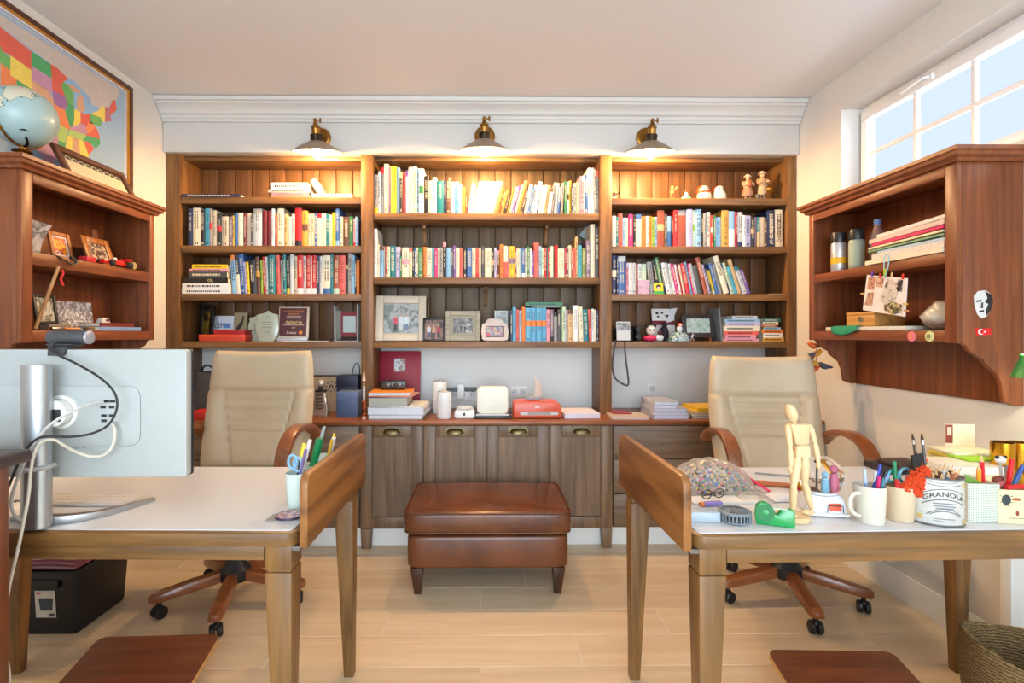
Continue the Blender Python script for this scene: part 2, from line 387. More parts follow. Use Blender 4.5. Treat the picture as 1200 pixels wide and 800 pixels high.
def cabinet(name, label, x0, x1, kind, n, feet=(-1, 1)):
    c = thing(name, label, 'cabinet', ((x0+x1)/2, CB, 0)); w = (x1-x0)/2
    MB().b(-w+.002, w-.002, .002, .43, .118, .72).build('body', low(0), c, bevel=.002)
    for sx in feet:
        for yy in (-.012, .36):
            xx = sx*(w-.0315 if kind == 'doors' else w-.036); MB().hexa([(xx-.026, yy+.004, 0), (xx+.026, yy+.004, 0), (xx+.026, yy+.05, 0), (xx-.026, yy+.05, 0), (xx-.031, yy, .118), (xx+.031, yy, .118), (xx+.031, yy+.055, .118), (xx-.031, yy+.055, .118)]).build('foot', low(2), c, bevel=.003)
    if kind == 'doors':
        s = 2*w/n
        for k in range(n): door(c, -w+k*s+.003, -w+(k+1)*s-.003, .122, .716)
    else:
        zz = [.122, .32, .519, .716]
        for k in range(3):
            d = MB().b(-w+.004, w-.004, -.02, 0, zz[k]+.003, zz[k+1]-.003).build('drawer', low(0), c, bevel=.003)
            cup_handle(d, 0, zz[k+1]-.05, -.021)
    return c
xa, xb = xat(421.5, 2.955), xat(718.5, 2.955)
cabinet('drawer_cabinet', 'low oak cabinet with three wide drawers behind the office chair by the monitor', XL+.004, xa-.001, 'drawers', 3, (-1,))
cabinet('door_cabinet', 'low oak cabinet with four panelled doors behind the brown leather footstool', xa+.001, xb-.001, 'doors', 4)
cabinet('drawer_cabinet', 'low oak cabinet with three wide drawers behind the chair under the window', xb+.001, XR-.004, 'drawers', 3, (1,))

# ================================================================ SCONCES
m, nt, bs = new_mat('bulb_glow'); bs.inputs['Base Color'].default_value = (1, .9, .75, 1); bs.inputs['Emission Color'].default_value = LAMPC + (1,); bs.inputs['Emission Strength'].default_value = BULB; BULBM = m
SHADE = M((150, 130, 112), .5, .15, noise=.1); DARKB = M((48, 38, 28), .4, .9, noise=.08)
def sconce(px, py, shade_px, label):
    p = PY(px, py, 3.17); t = thing('wall_sconce', label, 'wall lamp', (p.x, 3.17, p.z), 0, 'brass sconces on the white header')
    FY = Matrix.Rotation(R(90), 4, 'X')
    MB().lathe([(0, 0), (.062, 0), (.064, .006), (.06, .014), (.05, .016), (.046, .02), (.018, .022), (.014, .035), (0, .036)], 32, FY).build('backplate', BRASS, t)
    sx = xat(shade_px, 3.03) - p.x; yy = -.135; top = .055
    a = MB().tube([(0, -.03, 0), (sx*.2, -.06, .012), (sx*.75, -.115, .05), (sx, yy, top)], .0065, 8, smooth=2)
    a.build('arm', BRASS, t)
    k = MB().sph((sx, yy, top), .013, 12).cyl((sx, yy, top), (sx+.032, yy, top), .004).cyl((sx+.03, yy-.0, top-.013), (sx+.03, yy, top+.013), .006, n=10)
    k.build('swivel_knob', BRASS, t)
    T = Matrix.Translation((sx, yy, top)) @ Matrix.Rotation(R(12), 4, 'X') @ Matrix.Translation((0, 0, -top))
    MB().lathe([(0, .045), (.01, .043), (.016, .03), (.026, .022), (.028, .012), (.024, .01), (.024, -.022), (.03, -.024)], 20, T).build('socket', BRASS, t)
    MB().lathe([(.03, -.022), (.034, -.026), (.034, -.036), (.032, -.06), (.028, -.064)], 20, T).build('collar', DARKB, t)
    MB().lathe([(.024, -.058), (.04, -.062), (.09, -.088), (.14, -.118), (.144, -.121), (.1415, -.1235), (.088, -.092), (.04, -.066), (.024, -.062)], 40, T).build('shade', SHADE, t)
    MB().lathe([(0, -.064), (.014, -.066), (.016, -.08), (.026, -.098), (.029, -.128), (.026, -.144), (.016, -.158), (0, -.162)], 18, T).build('bulb', BULBM, t)
sconce(376, 162, 369, 'brass sconce over the bay with the stacked books and blue folder')
sconce(568, 160, 567.5, 'brass sconce over the middle bookcase bay with the leaning white books')
sconce(757, 162, 765, 'brass sconce over the bay with figurines on its top shelf')
# ================================================================ DESKS
def desk_table(name, label, ox, oy, rz, s, length):
    """origin at the front foot of the modesty panel; s=+1 runs to the right, -1 to the left"""
    t = thing(name, label, 'desk', (ox, oy, 0), rz)
    D = .635
    def bx(x0, x1, *r): return (min(s*x0, s*x1), max(s*x0, s*x1)) + r
    # top with rounded corners next to the panel
    pl = []
    r = .03
    for cx, cy, a in ((.032+r, r, 180), (length-r, r, 270), (length-r, D-r, 0), (.032+r, D-r, 90)):
        for k in range(5):
            an = R(a+90*k/4); pl.append((s*(cx+r*math.cos(an)), cy+r*math.sin(an)))
    MB().prism(pl, 'z', .716, .75).build('tabletop', desk(0), t, bevel=.003)
    mp = rrect(length-.06, D-.03, .012, 3, s*(.032+length)/2, D/2+.004)
    MB().prism(mp, 'z', .75, .7525).build('desk_mat', M((214, 216, 219), .3, noise=.02), t)
    # aprons
    MB().b(*bx(.115, length-.09, .012, .034, .678, .716)).build('apron', desk(0), t, bevel=.002)
    MB().b(*bx(.115, length-.09, D-.04, D-.018, .678, .716)).build('apron', desk(0), t, bevel=.002)
    MB().b(*bx(length-.034, length-.012, .08, D-.085, .678, .716)).build('apron', desk(1), t, bevel=.002)
    MB().b(*bx(.05, .072, .08, D-.085, .678, .716)).build('apron', desk(1), t, bevel=.002)
    for (u, du) in ((.044, 1), (length-.014, -1)):
        for (v, dv) in ((.008, 1), (D-.012, -1)):
            w0, w1, wt_ = .068, .068, .034
            def P(a, b_, z): return (s*(u+du*a), v+dv*b_, z)
            lg = MB().hexa([P(.006, .006, 0), P(wt_+.006, .006, 0), P(wt_+.006, wt_+.006, 0), P(.006, wt_+.006, 0), P(0, 0, .648), P(w0, 0, .648), P(w0, w1, .648), P(0, w1, .648)])
            lg.hexa([P(.004, .004, .648), P(w0-.004, .004, .648), P(w0-.004, w1-.004, .648), P(.004, w1-.004, .648), P(.004, .004, .654), P(w0-.004, .004, .654), P(w0-.004, w1-.004, .654), P(.004, w1-.004, .654)])
            lg.hexa([P(0, 0, .654), P(w0, 0, .654), P(w0, w1, .654), P(0, w1, .654), P(0, 0, .716), P(w0, 0, .716), P(w0, w1, .716), P(0, w1, .716)])
            lg.build('leg', desk(2), t, bevel=.002)
    # side panel standing above the top, upper corners rounded
    z0, z1, L = .714, .895, .565; c = .03
    pr = [(0, z0), (L, z0)]
    for k in range(6): an = R(90*k/5); pr.append((L-c+c*math.cos(an), z1-c+c*math.sin(an)))
    for k in range(6): an = R(90+90*k/5); pr.append((c+c*math.cos(an), z1-c+c*math.sin(an)))
    MB().prism(pr, 'x', *sorted((s*0.0, s*.022))).build('side_panel', panelw(1), t, bevel=.003)
    for v in (.01, .5): MB().b(*bx(.022, .05, v, v+.04, .704, .715)).build('panel_bracket', M((120, 118, 114), .4, .8), t)
    return t
RD = desk_table('writing_desk', 'oak writing desk crowded with mugs, pencils and a wooden mannequin', .485, 1.25, R(1.2), 1, 1.31)
LD = desk_table('writing_desk', 'oak writing desk carrying the large silver monitor', -.442, 1.279, R(-1.2), -1, 1.33)
ZD = .7525      # top of the desk mats

# ================================================================ OFFICE CHAIRS
CREAM = leather('cream_leather', (188, 168, 138), (202, 184, 156), .42, 300)
SEAM = M((150, 128, 98), .6)
def back_geo():
    mb = MB()
    H = .60
    def outline(v):   # half width along the height
        return .262 + .014*math.sin(math.pi*min(1, v*1.1)) - .016*max(0, (v-.88)/.12)**2
    def f(u, v):
        a = u*2-1; hw = outline(v)
        z = v*H; x = a*hw
        # padding relief: side bolsters, ribbed middle, plain head section
        e = 1-abs(a)**8; ez = 1-abs(v*2-1)**14
        y = -.05*max(0, e)**.5*max(0, ez)**.5
        mid = .40+.26*min(1, v/.62)
        if v < .66 and abs(a) > mid: y -= .016*math.sin(math.pi*min(1, (abs(a)-mid)/(1-mid)))*min(1, (.66-v)/.05)
        g = min(abs(abs(a)-mid)/.03, 1) if v < .66 else 1
        y += .012*(1-g)
        y += .012*max(0, 1-abs(v-.66)/.018)
        if .30 < v < .66 and abs(a) < mid:
            y += .007*abs(math.cos(math.pi*(v-.30)/.09))**6*min(1, (mid-abs(a))/.05)
        curve = .035*a*a
        y -= curve
        y += .02*math.sin(v*math.pi*1.1)       # lumbar bow
        return (x, y, z)
    mb.surf(f, 56, 72)
    def bk(u, v):
        a = 1-u*2; hw = outline(v)
        return (a*hw, .05*math.sqrt(max(0, 1-abs(a)**6))*math.sqrt(max(0, 1-abs(v*2-1)**10))-.035*a*a+.02*math.sin(v*math.pi*1.1), v*H)
    mb.surf(bk, 30, 24)
    return mb
def office_chair(label, loc, rz, seat_z=.56, base_rot=0.0):
    t = thing('office_chair', label, 'office chair', loc, rz)
    # five-star base
    hubm = BLACKP
    hub = MB().lathe([(0, .10), (.062, .10), (.07, .115), (.068, .15), (.05, .17), (.034, .2), (.03, .205), (.03, .36), (.022, .362), (.022, seat_z-.13), (0, seat_z-.13)], 24).build('column', hubm, t)
    for k in range(5):
        a = base_rot + k*2*math.pi/5; T = Matrix.Rotation(a, 4, 'Z')
        def sec(x, w, z0, z1): return [(x, -w, z0), (x, w, z0), (x, w*.8, z1), (x, -w*.8, z1)]
        secs = [sec(.055, .026, .105, .15), sec(.17, .03, .092, .138), sec(.29, .031, .078, .116), sec(.325, .027, .076, .108), sec(.338, .016, .08, .102)]
        vs = [p for q in secs for p in q]; fs = [(0, 1, 2, 3), (19, 18, 17, 16)]
        for j in range(4):
            for i in range(4): fs.append((j*4+i, j*4+4+i, j*4+4+(i+1) % 4, j*4+(i+1) % 4))
        lg = MB().add(vs, fs, 0, T).build('base_leg', chairw(0), t, bevel=.005)
        cx, cy = .30*math.cos(a), .30*math.sin(a); ca = a*2.3+.5; d = Vector((math.cos(ca), math.sin(ca), 0)); c0 = Vector((cx, cy, .028))
        cs = MB()
        for q in (-1, 1): cs.lathe([(0, -.011), (.022, -.011), (.027, -.006), (.027, .006), (.022, .011), (0, .011)], 18, Matrix.Translation(c0+d*q*.0145) @ d.to_track_quat('Z', 'Y').to_matrix().to_4x4())
        cs.cyl((cx, cy, .03), (cx, cy, .082), .009, n=10); cs.sph((cx, cy, .045), (.018, .018, .016), 10)
        cs.build('caster', BLACKP, lg)
    # seat
    def se(u, v):
        a = u*2*math.pi; th = (v-.5)*math.pi
        ex = lambda c, p: math.copysign(abs(c)**p, c)
        r = ex(math.cos(th), .45)
        return (.255*ex(math.cos(a), .5)*r, -.02+.25*ex(math.sin(a), .5)*r, seat_z-.055+.06*ex(math.sin(th), .6))
    MB().surf(se, 40, 16, cu=True).build('seat', CREAM, t)
    MB().b(-.12, .12, -.12, .12, seat_z-.14, seat_z-.108).build('seat_mechanism', BLACKP, t, bevel=.01)
    # backrest, leaning back
    bz = seat_z-.01
    b_ = back_geo().build('backrest', CREAM, t, loc=(0, .2, bz), rot=(R(-13), 0, 0), smooth=60)
    sb = MB()
    for sx in (-1, 1): sb.tube([(sx*(.100+.06*k/8), -.0475-.0012*k, .02+.375*k/8) for k in range(9)], .0022, 6)
    # bent-wood arms
    for sx in (-1, 1):
        x = sx*.29
        path = [(x, -.16, seat_z-.09), (x, -.19, seat_z+.02), (x, -.18, seat_z+.12), (x, -.12, seat_z+.20), (x, -.02, seat_z+.232), (x, .10, seat_z+.225), (x, .2, seat_z+.19), (x, .26, seat_z+.14)]
        P = [Vector(p) for p in path]
        for _ in range(2):
            Q = [P[0]]
            for a_, c_ in zip(P, P[1:]): Q += [a_*.75+c_*.25, a_*.25+c_*.75]
            P = Q+[P[-1]]
        mb = MB(); vs = []; fs = []
        for i, p in enumerate(P):
            tn = (P[min(i+1, len(P)-1)]-P[max(i-1, 0)]).normalized(); nr = Vector((1, 0, 0)).cross(tn)
            w = .03; h = .013
            vs += [p+Vector((-w, 0, 0))-nr*h, p+Vector((w, 0, 0))-nr*h, p+Vector((w, 0, 0))+nr*h, p+Vector((-w, 0, 0))+nr*h]
        n = len(P)
        for i in range(n-1):
            for k in range(4): fs.append((i*4+k, i*4+(k+1) % 4, i*4+4+(k+1) % 4, i*4+4+k))
        fs += [(0, 1, 2, 3), (n*4-1, n*4-2, n*4-3, n*4-4)]
        am = mb.add(vs, fs).build('armrest', chairw(1), t, bevel=.004)
        MB().b(*sorted((sx*.2, sx*.27)), -.18, -.13, seat_z-.11, seat_z-.08).build('arm_bracket', BLACKP, am, bevel=.003)
    return t
office_chair('cream leather office chair behind the desk with the monitor', (-1.17, 2.41, 0), R(-1), .575, R(-77))
office_chair('cream leather office chair beside the window wall, behind the mannequin', (1.425, 2.41, 0), R(-7), .545, R(-93))

# ================================================================ LEATHER FOOTSTOOL
TAN = leather('brown_leather', (74, 39, 20), (114, 65, 36), .24, 180)
ot = thing('footstool', 'square brown leather footstool in front of the panelled cabinet doors', 'footstool', (.012, 2.675, 0))
def cushion(hx, hy, z0, z1, crown, px=.16, pz=.35):
    def f(u, v):
        a = u*2*math.pi; s = 2*v-1; th = math.copysign(math.pi/2*(1-(1-abs(s))**2.6), s)
        ex = lambda c, p: math.copysign(abs(c)**p, c)
        r = ex(max(0, math.cos(th)), pz); x = ex(math.cos(a), px)*r; y = ex(math.sin(a), px)*r
        zc, hz = (z0+z1)/2, (z1-z0)/2
        z = zc+hz*ex(math.sin(th), pz*.9)
        if z > zc: z += crown*(1-x*x)*(1-y*y)
        return (hx*x, hy*y, z)
    return f
cu = MB().surf(cushion(.402, .255, .293, .402, .022, .13, .26), 128, 64, cu=True).build('cushion', TAN, ot, smooth=70)
def ring(hx, hy, z, p=.13, n=96):
    ex = lambda c, q: math.copysign(abs(c)**q, c)
    return [(hx*ex(math.cos(2*math.pi*i/n), p), hy*ex(math.sin(2*math.pi*i/n), p), z) for i in range(n+1)]
MB().tube(ring(.397, .250, .394), .0045, 6).tube(ring(.398, .251, .302), .004, 6).build('piping', TAN, cu)
MB().surf(cushion(.388, .243, .122, .292, .0, .12, .2), 128, 48, cu=True).build('base', TAN, ot, smooth=70)
for sx in (-1, 1):
    for sy in (-1, 1):
        def q(a, b_, z): return (sx*a, sy*b_, z)
        MB().hexa([q(.318, .19, 0), q(.352, .19, 0), q(.352, .224, 0), q(.318, .224, 0), q(.31, .18, .13), q(.37, .18, .13), q(.37, .238, .13), q(.31, .238, .13)]).build('leg', wood('dark_leg', (48, 26, 16), (76, 42, 26), 2, .35), ot, bevel=.003)

# ================================================================ WALL HUTCHES
def hutch(name, label, x_face, x_wall, y0, y1, zb, zmid, zmid_t):
    """open two-shelf wall unit, long side along the wall; y0 is the near end"""
    s = 1 if x_face < x_wall else -1            # +1: stands on the right wall
    t = thing(name, label, 'wall shelf', (x_wall, (y0+y1)/2, zb)); yc = (y0+y1)/2
    dep = abs(x_wall-x_face)
    def B(nm, d0, d1, ya, yb, z0, z1, ax, bev=.003):
        return MB().b(*sorted((-s*d0, -s*d1)), ya-yc, yb-yc, z0-zb, z1-zb).build(nm, hut(ax), t, bevel=bev)
    zt, zc = 1.832, 1.872                       # underside and top of the upper rail
    B('back_panel', .002, .014, y0+.02, y1-.02, .985, zc, 2)
    # sides with scrolled brackets below the case
    def side(ya, yb):
        pr = [(.002, zc), (dep-.02, zc), (dep-.02, 1.213), (dep-.035, 1.205), (dep-.045, 1.185), (dep-.075, 1.165), (dep-.098, 1.155), (dep-.102, 1.14),
              (dep-.12, 1.125), (dep-.15, 1.10), (dep-.165, 1.065), (dep-.17, 1.03), (dep-.175, 1.0), (dep-.21, .985), (.002, .985)]
        MB().prism([(-s*d, z-zb) for d, z in pr], 'y', ya-yc, yb-yc).build('side', hut(2), t, bevel=.002)
    side(y0, y0+.02); side(y1-.02, y1)
    B('stile', dep-.02, dep, y0, y0+.05, 1.213, zc, 2); B('stile', dep-.02, dep, y1-.035, y1, 1.213, zc, 2)
    B('rail', dep-.02, dep, y0+.05, y1-.035, zt, zc, 1)
    B('shelf', .014, dep-.003, y0+.021, y1-.021, 1.217, 1.26, 1); B('shelf', .014, dep-.003, y0+.021, y1-.021, zmid-zmid_t, zmid, 1)
    B('top', .002, dep, y0, y1, zc, zc+.012, 1)
    # cornice mitred round three sides
    prof = [(0, zc), (.012, zc), (.016, zc+.01), (.03, zc+.018), (.032, zc+.03), (.04, zc+.034), (.04, zc+.048), (0, zc+.048)]
    mb = MB(); rings = []
    for cx, cy, ox, oy in ((.002, y0, 0, -1), (dep, y0, 1, -1), (dep, y1, 1, 1), (.002, y1, 0, 1)):
        rings.append([(-s*(cx+ox*o), cy+oy*o-yc, z-zb) for o, z in prof])
    vs = [p for r_ in rings for p in r_]; n = len(prof); fs = []
    for j in range(3):
        for i in range(n): fs.append((j*n+i, j*n+(i+1) % n, (j+1)*n+(i+1) % n, (j+1)*n+i))
    fs += [tuple(range(n)), tuple(range(3*n, 4*n))]
    mb.add(vs, fs).build('cornice', hut(1), t, smooth=20)
    B('top_board', .004, dep-.002, y0+.002, y1-.002, zc+.012, zc+.046, 1)
    return t
HLX, HRX = -1.755, 1.711
hutch('wall_hutch', 'reddish wooden wall hutch under the map with a globe on top', HLX, XL, 1.955, 2.735, .985, 1.566, .05)
hutch('wall_hutch', 'reddish wooden wall hutch under the high window, with stickers on its side', HRX, XR, 1.84, 2.69, .985, 1.552, .042)

# ================================================================ MONITOR
MX, MY = -1.142, 1.36
SILV = M((196, 198, 198), .32, .55, noise=.02); MONB = M((172, 178, 177), .4, noise=.02)
mo = thing('monitor', 'large silver-backed flat monitor on an arc-footed stand, back turned', 'monitor', (MX, 1.315, ZD+.0004))
def mz(z): return z-ZD
pr = rrect(.70, .338, .008, 3, 0, mz(1.037))
MB().prism(pr, 'y', .05, .074).build('back_cover', MONB, mo, bevel=.003)
MB().prism(rrect(.702, .34, .008, 3, 0, mz(1.037)), 'y', .0742, .084).build('bezel', M((30, 32, 34), .3), mo, bevel=.002)
hump = MB().prism(rrect(.40, .16, .03, 5, .03, mz(1.03)), 'y', .046, .05).build('cover_panel', MONB, mo, bevel=.0015)
FYM = Matrix.Rotation(R(90), 4, 'X')
Td = Matrix.Translation((.027, .046, mz(1.042))) @ FYM
MB().lathe([(0, 0), (.044, 0), (.044, .006), (.036, .008), (.036, .004), (.034, .004), (.034, .03), (0, .03)], 36, Td).build('stand_mount', PLASTW, mo)
col = MB()
def colf(u, v):
    a = u*2*math.pi; return (.0345*math.cos(a), .026*math.sin(a), .004+v*.412)
col.surf(colf, 36, 1, cu=True); col.add([(.0345*math.cos(2*math.pi*i/36), .026*math.sin(2*math.pi*i/36), .416) for i in range(36)], [tuple(range(36))])
col.b(-.012, .012, .02, .047, .27, .31)
col.build('stand_column', M((176, 180, 184), .3, .85, noise=.02), mo)
ft = MB()
for sx in (-1, 1):
    ctl = [Vector(q) for q in ([(.0, .026, 0), (.03, .034, 0), (.075, .055, 0), (.112, .098, 0), (.136, .15, 0), (.159, .215, 0)] if sx > 0 else [(.0, .026, 0), (-.03, .032, 0), (-.06, .04, 0), (-.09, .05, 0), (-.115, .062, 0)])]
    for _ in range(2):
        q_ = [ctl[0]]
        for a_, b_ in zip(ctl, ctl[1:]): q_ += [a_*.75+b_*.25, a_*.25+b_*.75]
        ctl = q_+[ctl[-1]]
    pts = [tuple(q) for q in ctl]
    n = len(pts); vs = []
    for i, (x, y, z) in enumerate(pts):
        w = .015*(1-.5*i/(n-1)); h = .026*(1-.62*i/(n-1))
        tx = Vector(pts[min(i+1, n-1)])-Vector(pts[max(i-1, 0)]); nx = Vector((-tx.y, tx.x, 0)).normalized()*w
        vs += [(x-nx.x, y-nx.y, 0), (x+nx.x, y+nx.y, 0), (x+nx.x, y+nx.y, h), (x-nx.x, y-nx.y, h)]
    fs = [(0, 1, 2, 3), (n*4-1, n*4-2, n*4-3, n*4-4)]
    for i in range(n-1):
        for k in range(4): fs.append((i*4+k, i*4+(k+1) % 4, i*4+4+(k+1) % 4, i*4+4+k))
    ft.add(vs, fs)
ft.build('stand_foot', M((176, 180, 184), .3, .85, noise=.02), mo, bevel=.002)
MB().tube([(-.04, -.006, .152), (-.02, -.029, .154), (.02, -.029, .156), (.037, -.006, .158), (.03, .024, .158), (-.03, .024, .154), (-.04, -.006, .152)], .006, 8, smooth=1).build('cable_band', M((178, 180, 180), .6), mo)
PORT = M((40, 44, 46), .5)
for (px, py) in ((125, 470), (132, 470), (121, 477), (131, 477), (122, 487), (131, 487), (122, 493)):
    c = PY(px, py, 1.361); MB().b(c.x-MX-.007, c.x-MX+.007, .0448, .0462, mz(c.z)-.0035, mz(c.z)+.0035).build('port', PORT, mo)
pl = PY(70, 486, 1.345); MB().b(pl.x-MX-.014, pl.x-MX+.014, .012, .04, mz(pl.z)-.016, mz(pl.z)+.016).build('cable_plug', BLACKP, mo, bevel=.003)
for k, (px, py, w) in enumerate(((76, 520, .014), (80, 526, .02), (95, 519, .006), (95, 525, .006), (88, 519, .006))):
    c = PY(px, py, 1.355); MB().b(c.x-MX-w, c.x-MX+w, .0494, .0499, mz(c.z)-.003, mz(c.z)+.003).build('rating_label', M((150, 152, 150), .6), mo)
# cables of the monitor, plugged into it
GREYC = M((198, 198, 196), .5); DARKC = M((40, 40, 44), .5)
def cab(name, pix, r, mat, label, tail=()):
    pts = [PY(a, b_, Y) for a, b_, Y in pix] + [Vector(p) for p in tail]; base = pts[-1]
    o = MB().tube([p-base for p in pts], r, 8, smooth=2).build(name, mat, loc=base)
    return tag(o, label, 'cable')
cab('power_cable', [(121, 471, 1.35), (112, 471, 1.335), (92, 478, 1.30), (70, 489, 1.27), (52, 503, 1.268), (40, 520, 1.27), (27, 545, 1.268), (15, 575, 1.268), (12, 592, 1.268), (18, 606, 1.27), (27, 611, 1.272)], .0035, GREYC, 'pale cable from the monitor ports looping behind the stand to the desk')
cab('video_cable', [(131, 495, 1.35), (136, 505, 1.34), (132, 525, 1.335), (120, 535, 1.33), (104, 535, 1.33), (88, 529, 1.31), (75, 522, 1.285), (64, 514, 1.268), (50, 516, 1.262), (42, 525, 1.258), (36, 548, 1.238), (34, 580, 1.236), (28, 610, 1.225), (22, 640, 1.21), (12, 680, 1.205), (4, 725, 1.2), (9, 745, 1.2), (4, 768, 1.2), (9, 775, 1.2), (12, 800, 1.2)], .0036, M((216, 208, 192), .5), 'cream cable drooping from the monitor ports over the desk front to the floor', [(-1.12, 1.2, .006)])
cab('webcam_cable', [(63, 402, 1.355), (57, 410, 1.345), (66, 415, 1.335), (88, 425, 1.33), (115, 440, 1.325), (134, 457, 1.32), (139, 475, 1.32), (130, 497, 1.317), (110, 508, 1.305), (85, 512, 1.28), (60, 511, 1.255), (44, 512, 1.25), (30, 526, 1.25), (20, 545, 1.25), (10, 570, 1.25), (3, 585, 1.255), (2, 600, 1.262)], .003, DARKC, 'dark cable curling from the webcam across the monitor back')
# webcam on the upper edge
wc = thing('webcam', 'grey bar-shaped webcam clipped on the upper edge of the monitor', 'webcam', (PY(86, 409, 1.40).x, 1.41, 1.212))
MB().cyl((-.054, -.02, .026), (.046, -.02, .026), .018, n=24).build('housing', M((66, 68, 72), .4), wc, bevel=.003)
MB().cyl((.046, -.02, .026), (.054, -.02, .026), .0182, n=24).build('end_cap', M((176, 178, 190), .3, .4), wc, bevel=.003)
MB().hexa([(-.03, -.058, -.022), (.01, -.058, -.022), (.01, -.052, -.022), (-.03, -.052, -.022), (-.036, -.05, .006), (.012, -.044, .006), (.012, .02, .006), (-.036, .02, .006)]).b(-.036, .03, -.056, -.02, .0055, .009).build('clip', M((58, 60, 64), .4), wc, bevel=.002)

# keyboard and mouse
kb = thing('keyboard', 'thin pale keyboard lying on the desk behind the monitor stand', 'keyboard', (-1.19, 1.53, ZD+.0004), R(-2))
MB().b(-.15, .15, -.05, .05, 0, .008).build('body', M((214, 208, 202), .4), kb, bevel=.002)
key = MB().b(-.0082, .0082, -.0068, .0068, .008, .0105).mesh('key', M((226, 220, 214), .5), bevel=.001, seg=1)
for r_ in range(5):
    for k in range(15):
        o = place(None, 'key', key, kb); o.location = (-.134+k*.0191, -.036+r_*.018, 0)
ms = thing('mouse', 'small white computer mouse behind the foot of the monitor column', 'mouse', (-1.292, 1.40, ZD+.0004))
MB().surf(lambda u, v: (.03*math.cos(u*2*math.pi)*math.cos(v*math.pi/2)**.7, .052*math.sin(u*2*math.pi)*math.cos(v*math.pi/2)**.7, .034*math.sin(v*math.pi/2)), 24, 8, cu=True).build('shell', PLASTW, ms)
MB().cyl((-.004, .025, .03), (.004, .025, .03), .007).build('scroll_wheel', M((120, 120, 122), .5), ms)

# ================================================================ FLOOR THINGS
def footrest(label, loc, rz):
    t = thing('footrest', label, 'footrest', loc, rz)
    RED = wood('footrest_walnut', (76, 40, 24), (112, 62, 38), 0, .3, 12, vary=.1)
    EDGE = M((196, 150, 92), .5)
    T = Matrix.Translation((0, 0, .085)) @ Matrix.Rotation(R(12), 4, 'X')
    MB().prism(rrect(.44, .30, .03, 5), 'z', -.008, .006, 0, T).build('board', EDGE, t)
    MB().prism(rrect(.438, .298, .03, 5), 'z', .006, .0085, 0, T).build('veneer', RED, t)
    for x in (-.13, .13):
        MB().prism([(-.12, 0), (.12, 0), (.12, .10), (-.12, .05)], 'x', x-.009, x+.009).build('foot_frame', wood('footrest_frame', (186, 138, 78), (214, 168, 104), 1, .4), t, bevel=.002)
    return t
footrest('tilted walnut footrest on the floor beside the black storage bin', (-1.205, 1.775, 0), R(2))
footrest('tilted walnut footrest on the floor near the woven basket', (1.215, 1.66, 0), R(-2))

bx = thing('storage_bin', 'open black plastic storage bin filled with pink folders under the desk', 'storage box', (-1.805, 2.29, 0))
BL = M((24, 25, 29), .42)
def loop(z, hx, hy, n=5, r=.02): return [(x, y, z) for x, y in rrect(hx*2, hy*2, r, n)]
mb = MB(); rs = [loop(.0, .105, .145), loop(.012, .108, .148), loop(.235, .119, .163), loop(.238, .128, .172), loop(.268, .129, .173), loop(.270, .122, .166), loop(.235, .115, .159), loop(.02, .104, .144)]
n = len(rs[0]); vs = [p for r_ in rs for p in r_]; fs = [tuple(range(n))[::-1], tuple(range((len(rs)-1)*n, len(rs)*n))]
for j in range(len(rs)-1):
    for i in range(n): fs.append((j*n+i, j*n+(i+1) % n, (j+1)*n+(i+1) % n, (j+1)*n+i))
mb.add(vs, fs).build('tub', BL, bx)
for sy in (-1, 1): MB().b(-.055, .055, sy*.172-.006, sy*.172+.006, .2, .238).build('grip', BL, bx, bevel=.004)
st = MB().b(-.05, .032, -.1505, -.149, .085, .20, 0, Matrix.Rotation(R(3.85), 4, 'X')).build('sticker', M((196, 190, 178), .5), bx)
Ts = Matrix.Rotation(R(3.85), 4, 'X') @ Matrix.Translation((0, .0152, 0))
MB().hexa([tuple(Ts @ Vector(p)) for p in ((-.03, -.1665, .115), (.018, -.1665, .115), (.018, -.166, .115), (-.03, -.166, .115), (-.036, -.1665, .165), (.024, -.1665, .165), (.024, -.166, .165), (-.036, -.166, .165))]).b(.005, .026, -.1665, -.166, .09, .103, 0, Ts).b(-.045, -.025, -.1665, -.166, .186, .193, 1, Ts).build('sticker_print', [M((60, 66, 74), .5), M((190, 40, 44), .5)], st)
PK = M((206, 120, 150), .5)
for k in range(3):
    f = thing('folder', ['pink cardboard folder bowed over white papers at the bin front', 'pink cardboard folder, middle one of three laid over the bin', 'pink cardboard folder lying topmost over the black bin'][k], 'folder', (-1.80, 2.29, .272+k*.0175), R(1.5*k-2), 'pink folders in the black bin')
    z = lambda x: .006*math.cos(x*9)
    mb = MB(); mb.surf(lambda u, v: ((u-.5)*.215, (v-.5)*.31, .003+.006*(1-(2*u-1)**2)+.007), 10, 2); mb.surf(lambda u, v: ((u-.5)*.215, (v-.5)*.31, 0.0), 10, 2)
    mb.build('cover', PK, f)
    MB().surf(lambda u, v: ((u-.5)*.205, (v-.5)*.315, .004+.005*(1-(2*u-1)**2)), 10, 2).build('papers', M((222, 216, 208), .7), f)
dev = MB().b(-.09, .09, -.1, .1, 0, .022).build('tablet_case', BLACKP, bevel=.006, loc=(-1.815, 2.30, .325)); tag(dev, 'flat black case lying on the pink folders in the bin', 'case')

